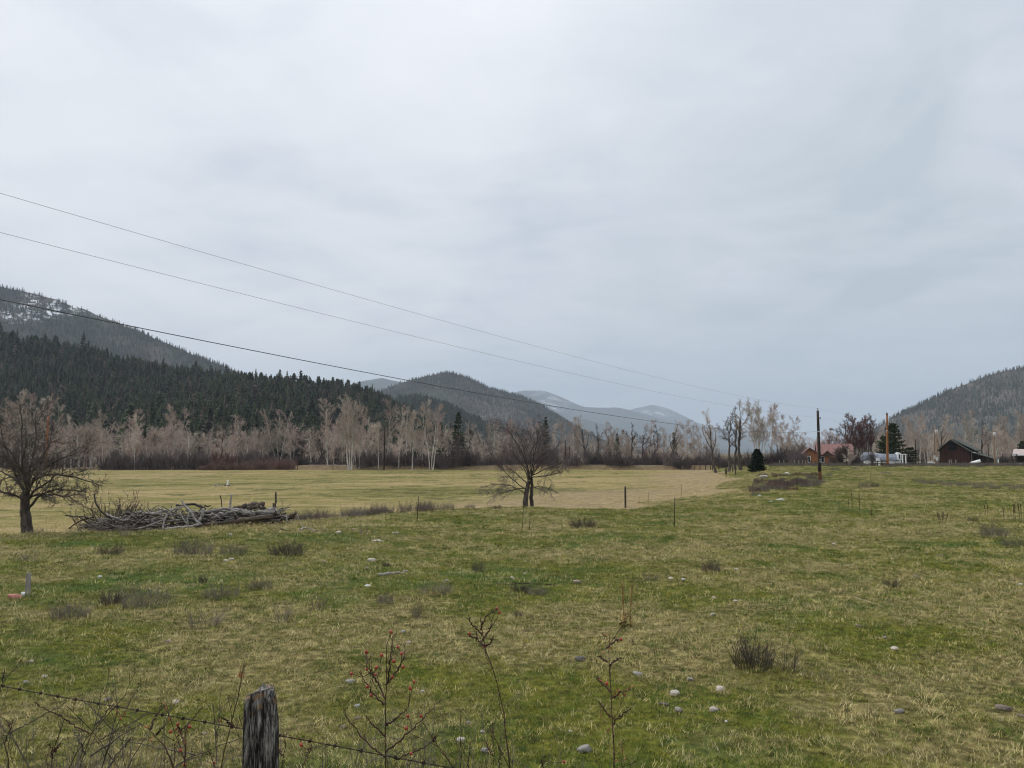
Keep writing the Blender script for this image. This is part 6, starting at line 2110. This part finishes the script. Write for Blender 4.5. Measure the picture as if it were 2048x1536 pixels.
wl = np.array([[-2.45, 3.63], [-1.075, 3.0], [-.21, 2.66]])
fdir = norm(wl[2] - wl[0])
fcen = np.array([pgx, PY + .070])
ws_ = np.linspace(-3.6, 3.4, 240)
wx_, wy_ = fcen[0] + fdir[0] * ws_, fcen[1] + fdir[1] * ws_
wzc = at(484, 1468, PY + .07)[2]
lz_ = lambda s: wzc + np.interp(s, [-3.6, -1.6, 0, .9, 3.4], [.03, -.012, 0, -.004, .0])
wz_ = np.convolve(np.pad(lz_(ws_), 12, 'edge'), np.ones(25) / 25, 'valid')
bw = empty('barbed_wire', (fcen[0], fcen[1], wzc))
tag(bw, 'rusty barbed wire stapled to the weathered post', 'wire')
C0 = np.stack([wx_, wy_, wz_], 1) - np.array([fcen[0], fcen[1], wzc])
for ph in (0, math.pi):
    tw = np.stack([np.zeros(240), np.sin(ws_ * 70 + ph) * .0022, np.cos(ws_ * 70 + ph) * .0022], 1)
    obj('strand', tube_mesh('strand', [((C0 + tw)[None], np.full((1, 240), .0015), 5)], (M['barb'],)), bw)
brb = np.random.RandomState(2)
for s0 in np.arange(-3.5, 3.4, .127):
    if abs(s0) < .03:
        continue
    k = int((s0 + 3.6) / 7.0 * 239)
    c = C0[k]
    f3 = np.array([fdir[0], fdir[1], 0])
    up_ = np.array([0, 0, 1.0])
    sd_ = np.cross(f3, up_)
    gs = []
    coil = np.array([c + f3 * (.010 * (i / 19 - .5)) + .0052 * (math.cos(i * 1.0) * up_ + math.sin(i * 1.0) * sd_) for i in range(20)])
    gs.append((coil[None], np.full((1, 20), .0014), 4))
    a0 = brb.rand() * 3
    for q_ in range(2):
        a_ = a0 + q_ * 1.4
        dirp = math.cos(a_) * up_ + math.sin(a_) * sd_ + .3 * f3 * (1 - 2 * q_)
        P = np.array([c - dirp * .016, c, c + dirp * .016])
        gs.append((P[None], np.array([[.0006, .0016, .0006]]), 4))
    obj('barb', tube_mesh('barb', gs, (M['barb'],)), bw)
stp = np.array([[-.012, -.004, .010], [-.012, .03, .010]])
P = np.array([[-.01, .03, .012], [-.008, -.006, .012], [-.002, -.008, 0], [-.008, -.006, -.012], [-.01, .03, -.012]]) + [0, .0, 0]
obj('staple', tube_mesh('staple', [(P[None], np.full((1, 5), .0018), 5)], (M['wire'],)), bw)


# ------------------------------------------------------------------ wild roses along the fence
hip_me = []
import bmesh
for sd in range(2):
    bm = bmesh.new()
    bmesh.ops.create_uvsphere(bm, u_segments=12, v_segments=9, radius=.5)
    for v in bm.verts:
        v.co.z *= 1.12 + .1 * sd
        if v.co.z > .40:
            v.co.x *= .75
            v.co.y *= .75
    n0 = len(bm.verts)
    for k in range(5):                                       # dried sepals at the tip
        a_ = k * 1.2566
        p0 = bm.verts.new((.14 * math.cos(a_ - .3), .14 * math.sin(a_ - .3), .5))
        p1 = bm.verts.new((.14 * math.cos(a_ + .3), .14 * math.sin(a_ + .3), .5))
        p2 = bm.verts.new((.30 * math.cos(a_), .30 * math.sin(a_), .92))
        bm.faces.new((p0, p1, p2))
    me = bpy.data.meshes.new('rose hip')
    bm.to_mesh(me)
    bm.free()
    me.materials.append(M['hip'])
    me.polygons.foreach_set('use_smooth', np.ones(len(me.polygons), bool))
    hip_me.append(me)
leaf_me = make_mesh('dry leaf', [(0, 0, 0), (.35, .22, .12), (.55, 0, -.05), (1, .05, .25), (.35, -.22, .16), (.7, .16, .2), (.7, -.16, .22)],
                    None, [(0, 2, 1), (0, 4, 2), (1, 2, 5), (2, 3, 5), (2, 4, 6), (2, 6, 3)], False, (M['dry_leaf'],))
rr_ = np.random.RandomState(19)


def rose(stems, Y, hips, leaves, label, m_='rose_stem', twigs=6, dark=False, base_px=None, thorn=True, r0=.0050):
    """stems: list of pixel polylines, the first the main one from its foot upward"""
    foot = at(*stems[0][0], Y)
    gz = tz(foot[0], foot[1])
    e = empty('wild_rose', (foot[0], foot[1], gz))
    o_ = np.array([foot[0], foot[1], gz])
    main = None
    allP = []
    for i, px in enumerate(stems):
        pts = [at(a, b2, Y + .05 * rr_.randn() * (k > 0)) for k, (a, b2) in enumerate(px)]
        if i == 0:
            pts = [np.array([foot[0] + .02, foot[1], gz - .05])] + pts
        P = resample(pts, 22) - o_
        P[1:-1] += rr_.randn(20, 3) * .0025
        rad = np.linspace(r0 * (1 if i == 0 else .7), .0013, 22) * (1 + .12 * rr_.randn(22))
        g = [(P[None], rad[None], 6)]
        if thorn:
            k_ = rr_.randint(2, 21, 26 if i == 0 else 10)
            dd_ = norm(rr_.randn(len(k_), 3) * [1, 1, .4]) * .006
            g.append((np.stack([P[k_], P[k_] + dd_ * .6, P[k_] + dd_], 1), np.repeat(np.array([[.0011, .0007, .0002]]), len(k_), 0), 3))
        if twigs:
            g += grow(rr_, P[None], rad[None], [dict(n=twigs if i == 0 else 4, t=(.35, 1.0), ang=(25, 60), len=(.05, .16), fall=.3, rr=.6, segs=4, jit=.14, up=.12, rmin=.0011, tip=.6, sides=4),
                                                dict(n=3, t=(.3, 1.0), ang=(25, 60), len=(.3, .6), fall=.2, rr=.8, segs=3, jit=.15, up=.1, rmin=.0009, tip=.7)])
        obj('stem', tube_mesh('stem', g, (M[m_],)), e)
        allP.append(P)
    A = np.concatenate(allP)
    for px, py in hips:
        h = at(px, py, Y + .08 * rr_.randn()) - o_
        # a twig from the stem below up to the hip
        below = A[A[:, 2] < h[2] - .01]
        if len(below) == 0:
            below = A
        sfrom = below[np.argmin(np.linalg.norm((below - h) * [1, 1, .8], axis=1) + .03 * rr_.rand(len(below)))]
        midp = (sfrom + h) / 2 + np.array([0, 0, -.010]) + rr_.randn(3) * .006
        P = resample([sfrom, midp, h], 8)
        d_ = .0108 + .003 * rr_.rand()
        part = obj('rose_hip', hip_me[rr_.randint(2)], e, tuple(h), 0, d_)
        part.rotation_euler = (rr_.randn() * .5, rr_.randn() * .5, rr_.rand() * 6)
        q = obj('twig', tube_mesh('twig', [(P[None], np.linspace(.0014, .0009, 8)[None], 4)], (M[m_],)), e)
    for px, py in leaves:
        h = at(px, py, Y + .04 * rr_.randn()) - o_
        near_ = A[np.argmin(np.linalg.norm(A - h, axis=1))]
        h = near_ + (h - near_) * .8
        part = obj('dry_leaf', leaf_me, e, tuple(h), 0, .012 + .010 * rr_.rand())
        part.rotation_euler = tuple(rr_.rand(3) * 6.28)
        if np.linalg.norm(h - near_) > .006:
            obj('twig', tube_mesh('twig', [(np.linspace(near_, h, 4)[None], np.full((1, 4), .0008), 3)], (M[m_],)), e)
    return tag(e, label, 'rose', 'wild roses along the near fence')


c2 = lambda *a: [(400 + x / 3.522, 1100 + y / 3.522) for x, y in a]
c3 = lambda *a: [(900 + x / 3.522, 1100 + y / 3.522) for x, y in a]
c1 = lambda *a: [(x / 3.522, 1100 + y / 3.522) for x, y in a]
rose([c2((1303, 1536), (1308, 1300), (1306, 1080), (1310, 850), (1316, 665)), c2((1316, 950), (1345, 760), (1358, 580)), c2((1300, 1085), (1215, 1010), (1160, 930), (1118, 855)), c2((1310, 950), (1390, 850), (1430, 770), (1445, 690)),
      c2((1305, 1310), (1220, 1235), (1160, 1160)), c2((1310, 1420), (1400, 1350), (1540, 1220), (1700, 1050)), c2((1308, 1060), (1250, 930), (1180, 830), (1165, 730)), c2((1308, 1235), (1390, 1180), (1470, 1100)), c2((1300, 1460), (1180, 1360), (1060, 1215), (1010, 1110)), c2((1380, 1470), (1560, 1400), (1650, 1345))],
     2.95, c2((1345, 578), (1395, 685), (1172, 718), (1280, 740), (1420, 730), (1365, 782), (1430, 823), (1243, 827), (1175, 842), (1237, 877), (1066, 870), (1355, 895), (1508, 928), (1480, 975), (1207, 1023), (1180, 963), (1465, 1170), (1557, 1170), (1452, 1255), (1487, 1433)),
     [], 'tall wild rose stem bearing many red hips right of the post')
rose([c3((432, 1536), (400, 1310), (350, 1010), (300, 830), (250, 680), (215, 590), (215, 480)), c3((245, 670), (190, 630), (135, 600)), c3((225, 600), (165, 530), (125, 480)), c3((215, 560), (245, 470), (290, 440), (335, 415)), c3((235, 640), (280, 560), (290, 530)), c3((250, 680), (290, 650), (298, 610))],
     3.05, c3((138, 590), (245, 675), (330, 412), (348, 438)), [], 'dark leaning rose stem with a bare forked top')
rose([c3((1158, 1536), (1150, 1300), (1140, 1050), (1125, 850), (1100, 690), (1125, 590)), c3((1140, 1180), (1100, 1140), (1048, 1070)), c3((1148, 1230), (1200, 1170), (1280, 1110)), c3((1125, 815), (1165, 780), (1205, 760)), c3((1110, 790), (1050, 750)), c3((1100, 690), (1160, 640), (1205, 625)), c3((1130, 1000), (1060, 930), (1035, 900)), c3((1140, 1045), (1200, 1000), (1270, 980))],
     3.0, c3((1205, 630), (1105, 940)), c3((1080, 575), (1085, 590), (1125, 680), (1055, 745), (1200, 720), (1200, 640), (1180, 980), (1215, 1000), (1250, 990), (1270, 970), (1160, 1000), (1200, 1010), (1230, 1000), (1165, 960), (1155, 1240), (1215, 1350), (1060, 1160), (1045, 910), (1090, 1290), (1190, 980)),
     'upright dark rose stem with withered orange leaves')
rose([c1((1550, 1510), (1600, 1370), (1640, 1230), (1670, 1030), (1700, 880), (1722, 780)), c1((1640, 1240), (1590, 1200), (1545, 1180))], 2.8, c1((1508, 1500),), c1((1700, 850), (1715, 880), (1690, 900), (1725, 900), (1690, 830), (1735, 780), (1560, 1215), (1545, 1230)), 'thin dark rose stem leaning against the left of the post', twigs=3)
rose([c1((1240, 1530), (1170, 1400), (1060, 1260), (1000, 1220), (900, 1175)), c1((1060, 1260), (1090, 1180), (1160, 1090)), c1((1100, 1300), (1160, 1240))], 2.9, [], c1((800, 1170), (880, 1160), (1030, 1240), (1040, 1250), (1080, 1370), (1080, 1330), (830, 1160), (1165, 1090), (1200, 1150)), 'arching thick rose stem with a few withered leaves left of the post', r0=.0055)
rose([c1((1300, 1530), (1300, 1400), (1310, 1280), (1330, 1220)), c1((1300, 1370), (1270, 1290), (1250, 1230))], 3.0, c1((1253, 1228), (1335, 1245), (1200, 1280), (1245, 1258), (1270, 1412), (1300, 1512)), c1((1270, 1320), (1300, 1340), (1330, 1300)), 'short rose stem with a cluster of hips left of the post', twigs=4)
rose([c1((540, 1536), (610, 1420), (660, 1260), (700, 1090), (708, 1020)), c1((600, 1440), (560, 1350), (515, 1255)), c1((680, 1230), (740, 1150), (800, 1090))], 3.15, [], [], 'dark grey branching stem crossing the barbed wire', 'rose_grey', r0=.005)
rose([c1((700, 1536), (760, 1390), (800, 1240), (830, 1130), (810, 950)), c1((640, 1450), (780, 1360), (880, 1290), (990, 1180))], 3.2, [], c1((820, 1110), (790, 930)), 'reddish stem crossed by a grey branch in the left corner tangle', 'rose_grey', r0=.005)
rose([c1((370, 1536), (365, 1440), (400, 1330), (455, 1185)), c1((370, 1470), (355, 1360)), c1((380, 1420), (430, 1360))], 3.1, [], [], 'short reddish rose shoot near the left corner')
rose([c1((880, 1536), (960, 1420), (1050, 1290)), c1((760, 1536), (860, 1400), (930, 1310))], 3.05, [], c1((1080, 1340),), 'thin crossing stems below the arching rose', 'rose_grey')
rose([c2((1800, 1536), (1720, 1430), (1640, 1340), (1570, 1215)), c2((1640, 1340), (1660, 1310))], 2.9, [], [], 'bare red brown stem right of the hip bearing rose')
rose([c3((70, 1536), (72, 1350), (80, 1180), (78, 1130)), c3((130, 1536), (140, 1400), (145, 1350))], 3.1, [], [], 'small upright reddish twig left of the leaning rose', r0=.003)
rose([c3((300, 1536), (305, 1380), (300, 1220)), c3((300, 1450), (250, 1350)), c3((350, 1536), (355, 1400))], 3.0, [], [], 'fine reddish twigs at the foot of the leaning rose', r0=.003)
rose([c2((570, 1536), (590, 1420), (600, 1340)), c2((580, 1450), (540, 1390)), c2((720, 1536), (760, 1440), (785, 1385))], 2.9, c2((712, 1372),), [], 'small dark twig with one hip right of the post', r0=.003)
rose([c1((-20, 1000), (40, 900), (100, 830), (160, 765)), c1((20, 930), (30, 840))], 3.6, [], [], 'thin dark twig reaching in at the left edge', 'rose_grey', r0=.004, twigs=3)
rose([c3((1205, 1536), (1200, 1460), (1215, 1380)), c3((660, 1536), (640, 1480))], 3.0, c3((803, 1492),), c3((1215, 1390), (1240, 1470), (1190, 1480)), 'low withered shoot right of the upright rose stem', r0=.003)
# more brambles tangled in the left corner
for i in range(9):
    x0 = -20 + 560 * i / 9 + 40 * rr_.rand()
    hh = 60 + 110 * rr_.rand()
    le = rr_.randn() * 60
    rose([[(x0, 1545), (x0 + le * .4, 1545 - hh * .5), (x0 + le, 1545 - hh)], [(x0 + le * .4, 1545 - hh * .5), (x0 + le * .4 - le * .9, 1545 - hh * .9)]], 2.9 + .5 * rr_.rand(), [], [(x0 + le, 1545 - hh)] if i % 3 == 0 else [],
         'thin bare bramble stem in the tangle along the bottom left', ['rose_stem', 'rose_grey'][i % 2], twigs=9, r0=.0036)
nb = 150                                                   # grey dead grass tangle at the fence foot
rng = np.random.RandomState(3)
WEED['near'] = weed_mesh('near dead grass', 'weed_grey', 210, .75, .42, .8, 2, .0016, .16)
for i, (px, Y, h_, lb) in enumerate([(20, 3.9, .62, 'grey dead weed tangle in the bottom left corner'), (170, 3.4, .50, 'pale dead weed tangle below the barbed wire'), (300, 3.3, .44, 'dead weed tangle left of the post foot'), (620, 3.3, .40, 'dead weed tangle right of the post foot'),
                                     (860, 3.3, .46, 'dead weed tangle right of the hip bearing rose'), (960, 3.5, .42, 'dead weed tangle at the leaning rose foot')]):
    p = at(px, 1500, Y)
    zb = 2.1 - (1560 - 905) / FPX * Y
    zg = tz(p[0], Y)
    o = obj('dead_weed', WEED['near'], None, (p[0], Y, zg), i * 1.1, (1, .7, max(1.0, (EYE - .33 * Y - zg + h_ * .0 + .30) / .75)))
    tag(o, lb, 'weed', 'dead weeds at the fence foot')

# ------------------------------------------------------------------ grass
def tuft(rng, blades, L, rad, w, lean, curl):
    az = rng.rand(blades) * 6.283
    rr = rad * np.sqrt(rng.rand(blades))
    ph = rng.rand(blades) * 6.283
    base = np.stack([rr * np.cos(ph), rr * np.sin(ph), np.full(blades, -.006)], 1)
    l = L * (.5 + .7 * rng.rand(blades))
    le = lean * (.4 + .9 * rng.rand(blades))
    d = norm(np.stack([np.cos(az) * le, np.sin(az) * le, np.ones(blades)], 1))
    out = np.stack([np.cos(az), np.sin(az), np.full(blades, -.5)], 1)
    sd = np.stack([-np.sin(az), np.cos(az), np.zeros(blades)], 1)
    p1 = base + d * (l * .5)[:, None]
    d2 = norm(d + out * (curl * (.4 + rng.rand(blades)))[:, None])
    p2 = p1 + d2 * (l * .5)[:, None]
    p2[:, 2] = np.maximum(p2[:, 2], .004)
    ww = (w * (.7 + .6 * rng.rand(blades)))[:, None]
    V_ = np.stack([base - sd * ww * .5, base + sd * ww * .5, p1 + sd * ww * .45, p1 - sd * ww * .45, p2], 1).reshape(-1, 3)
    k = np.arange(blades) * 5
    q = np.stack([k, k + 1, k + 2, k + 3], 1)
    t_ = np.stack([k + 3, k + 2, k + 4], 1)
    return V_, q, t_


def blade_mat(name, cols, rnd=.4):
    m, t, b = mat_base(name, .7, .2)
    p = t.n('ShaderNodeNewGeometry').outputs['Position']
    oi = t.n('ShaderNodeObjectInfo').outputs['Random']
    f = t.math('ADD', t.math('MULTIPLY', t.noise(p, .9, 4.0, .6, .3), .75), t.math('MULTIPLY', oi, .25))
    col = t.ramp(f, [(.34 + .34 * i / (len(cols) - 1), c) for i, c in enumerate(cols)])
    k = t.math('ADD', t.math('MULTIPLY', t.math('FRACT', t.math('MULTIPLY', oi, 13.7)), 2 * rnd), 1 - rnd)
    col = t.mix(1.0, col, t.n('ShaderNodeCombineColor', i_0=k, i_1=k, i_2=k), 'MULTIPLY')
    t.put(b.inputs['Base Color'], col)
    return m


M['g_green'] = blade_mat('green grass blades', [(.034, .090, .008), (.078, .130, .010), (.150, .165, .014), (.230, .205, .028)])
M['g_straw'] = blade_mat('straw grass blades', [(.40, .325, .125), (.52, .43, .185), (.38, .32, .165), (.60, .51, .26)])
M['g_moss'] = blade_mat('moss tufts', [(.040, .056, .004), (.105, .114, .008), (.195, .175, .016)])
rng = np.random.RandomState(41)
mk = lambda nm, mt, prm, k: [make_mesh(f'{nm} {i}', *tuft(rng, *prm), False, (M[mt],)) for i in range(k)]
green_m = mk('green tuft', 'g_green', (36, .065, .12, .0036, 1.0, .5), 4)
straw_m = mk('straw tuft', 'g_straw', (26, .078, .14, .0034, 1.15, .18), 6)
moss_m = mk('moss tuft', 'g_moss', (34, .035, .12, .007, 1.2, .5), 3)
C_gr, C_st, C_mo = source_collection('green_source', green_m), source_collection('straw_source', straw_m), source_collection('moss_source', moss_m)


def sector(n, r0, r1, pw):
    """points in the view sector, density falling with distance"""
    u = rng.rand(n)
    e = 2 - pw
    r_ = (r0 ** e + u * (r1 ** e - r0 ** e)) ** (1 / e)
    a = np.radians(-40 + 80 * rng.rand(n))
    return r_ * np.sin(a), r_ * np.cos(a), r_


x, y, r_ = sector(215000, 3.4, 190, 1.35)
sd_ = edge_dist(x, y)
keep = sd_ < 1.5 + bank_turf(x, y)
x, y, r_ = x[keep], y[keep], r_[keep]
dr = dryness(x, y)
grow_s = np.clip((r_ / 14) ** .5, .68, 2.6)
u = rng.rand(len(x))
kind = np.where(u < .20 + .30 * dr, 1, np.where(rng.rand(len(x)) < .55, 0, 2))
z = terrain(x, y)
for nm, k, coll, nv, lab, smin, smax in (('grass', 0, C_gr, 4, 'short green grass of the pasture', .6, 1.25), ('dry_grass', 1, C_st, 6, 'dry straw coloured grass of the pasture', .55, 1.25), ('moss', 2, C_mo, 3, 'yellow green moss of the pasture', .7, 1.3)):
    s = kind == k
    m_ = s.sum()
    sc2 = (smin + (smax - smin) * rng.rand(m_) ** 1.4) * grow_s[s]
    tag(scatter(nm, np.stack([x[s], y[s], z[s]], 1), sc2, rots(rng, m_, .18), rng.randint(0, nv, m_), coll), lab, 'grass', kind='stuff')
# longer uncut grass round the feet of trees, posts, stones and the brush pile
tp, ts = [], []
for cx_, cy_, rx_, ry_, k_ in ((LB[0], LB[1], .7, .5, 46), (CB[0], CB[1], .9, .6, 40), (pb[0], pb[1] - .7, 4.0, .35, 150), (g1[0], g1[1], .9, .7, 30), (pgx, pgy, .35, .25, 46)):
    tp += [(cx_ + rx_ * rng.randn(), cy_ + ry_ * rng.randn()) for _ in range(k_)]
    ts += list((1.4 + 1.2 * rng.rand(k_)) * (.75 if cy_ < 5 else 1.25))
for o in list(COL.objects):
    if o.name.startswith('stone') and o.location.y < 30:
        rr3 = o.scale[0] * .55
        for _ in range(3):
            a_ = rng.rand() * 6.28
            tp.append((o.location.x + rr3 * math.cos(a_), o.location.y + rr3 * math.sin(a_) * .8 - rr3 * .2))
            ts.append(.4 + .35 * rng.rand())
tp = np.array(tp)
tag(scatter('tall_grass', np.stack([tp[:, 0], tp[:, 1], terrain(tp[:, 0], tp[:, 1])], 1), np.array(ts), rots(rng, len(tp), .1), rng.randint(0, 6, len(tp)), C_st), 'longer dry grass round trunks, post, stones and brush pile', 'grass', kind='stuff')
# stubble of the low field
n = 42000
u = rng.rand(n)
y = 26 + 182 * u ** 1.15
x = (rng.rand(n) * 2300 - 130 - 1024) / FPX * y
sd_ = edge_dist(x, y)
keep = (sd_ > 1.0) & (fbm(x / 9, y / 5, 71, 3) + .35 * rng.rand(n) > .60)
x, y = x[keep], y[keep]
near_edge = edge_dist(x, y) < 14
z = terrain(x, y)
s = (1.0 + 1.3 * rng.rand(len(x))) * np.where(near_edge, 1.5, 1.2)
tag(scatter('field_stubble', np.stack([x, y, z], 1), s, rots(rng, len(x), .12), rng.randint(0, 5, len(x)), C_st), 'dry stubble and bleached grass of the low hay field', 'grass', kind='stuff')

# ------------------------------------------------------------------ haze
hz = Poly().box(-BX, BX, BY0, BY1, -6.2, BTOP).build('haze', bpy.data.materials.new('haze air'))
hz.data.materials.clear()
mh = bpy.data.materials.new('valley haze')
mh.use_nodes = True
t = NT(mh.node_tree)
pv_ = t.n('ShaderNodeVolumePrincipled')
pv_.inputs['Color'].default_value = (.74, .865, 1.0, 1)
pv_.inputs['Density'].default_value = HAZE_DENSITY
out = t.n('ShaderNodeOutputMaterial')
t.nt.links.new(pv_.outputs[0], out.inputs['Volume'])
hz.data.materials.append(mh)
tag(hz, 'thin pale haze filling the valley air', 'haze', kind='stuff')

# things that would share a label are told apart by their order along their row
ORD = 'first second third fourth fifth sixth seventh eighth ninth tenth eleventh twelfth thirteenth fourteenth fifteenth sixteenth seventeenth eighteenth nineteenth twentieth'.split()
same = {}
for o in list(COL.objects):
    if o.get('label') and o.get('category') and not o.name.startswith('conifer_tree') and o.parent is None:
        same.setdefault(o['label'], []).append(o)
for lb, os_ in same.items():
    if 1 < len(os_) <= 20:
        os_.sort(key=lambda o: o.location.x / max(o.location.y, .1))
        for i, o in enumerate(os_):
            o['label'] = lb + ', ' + ORD[i] + ' from left' if len(lb.split()) < 14 else ORD[i] + ' ' + lb
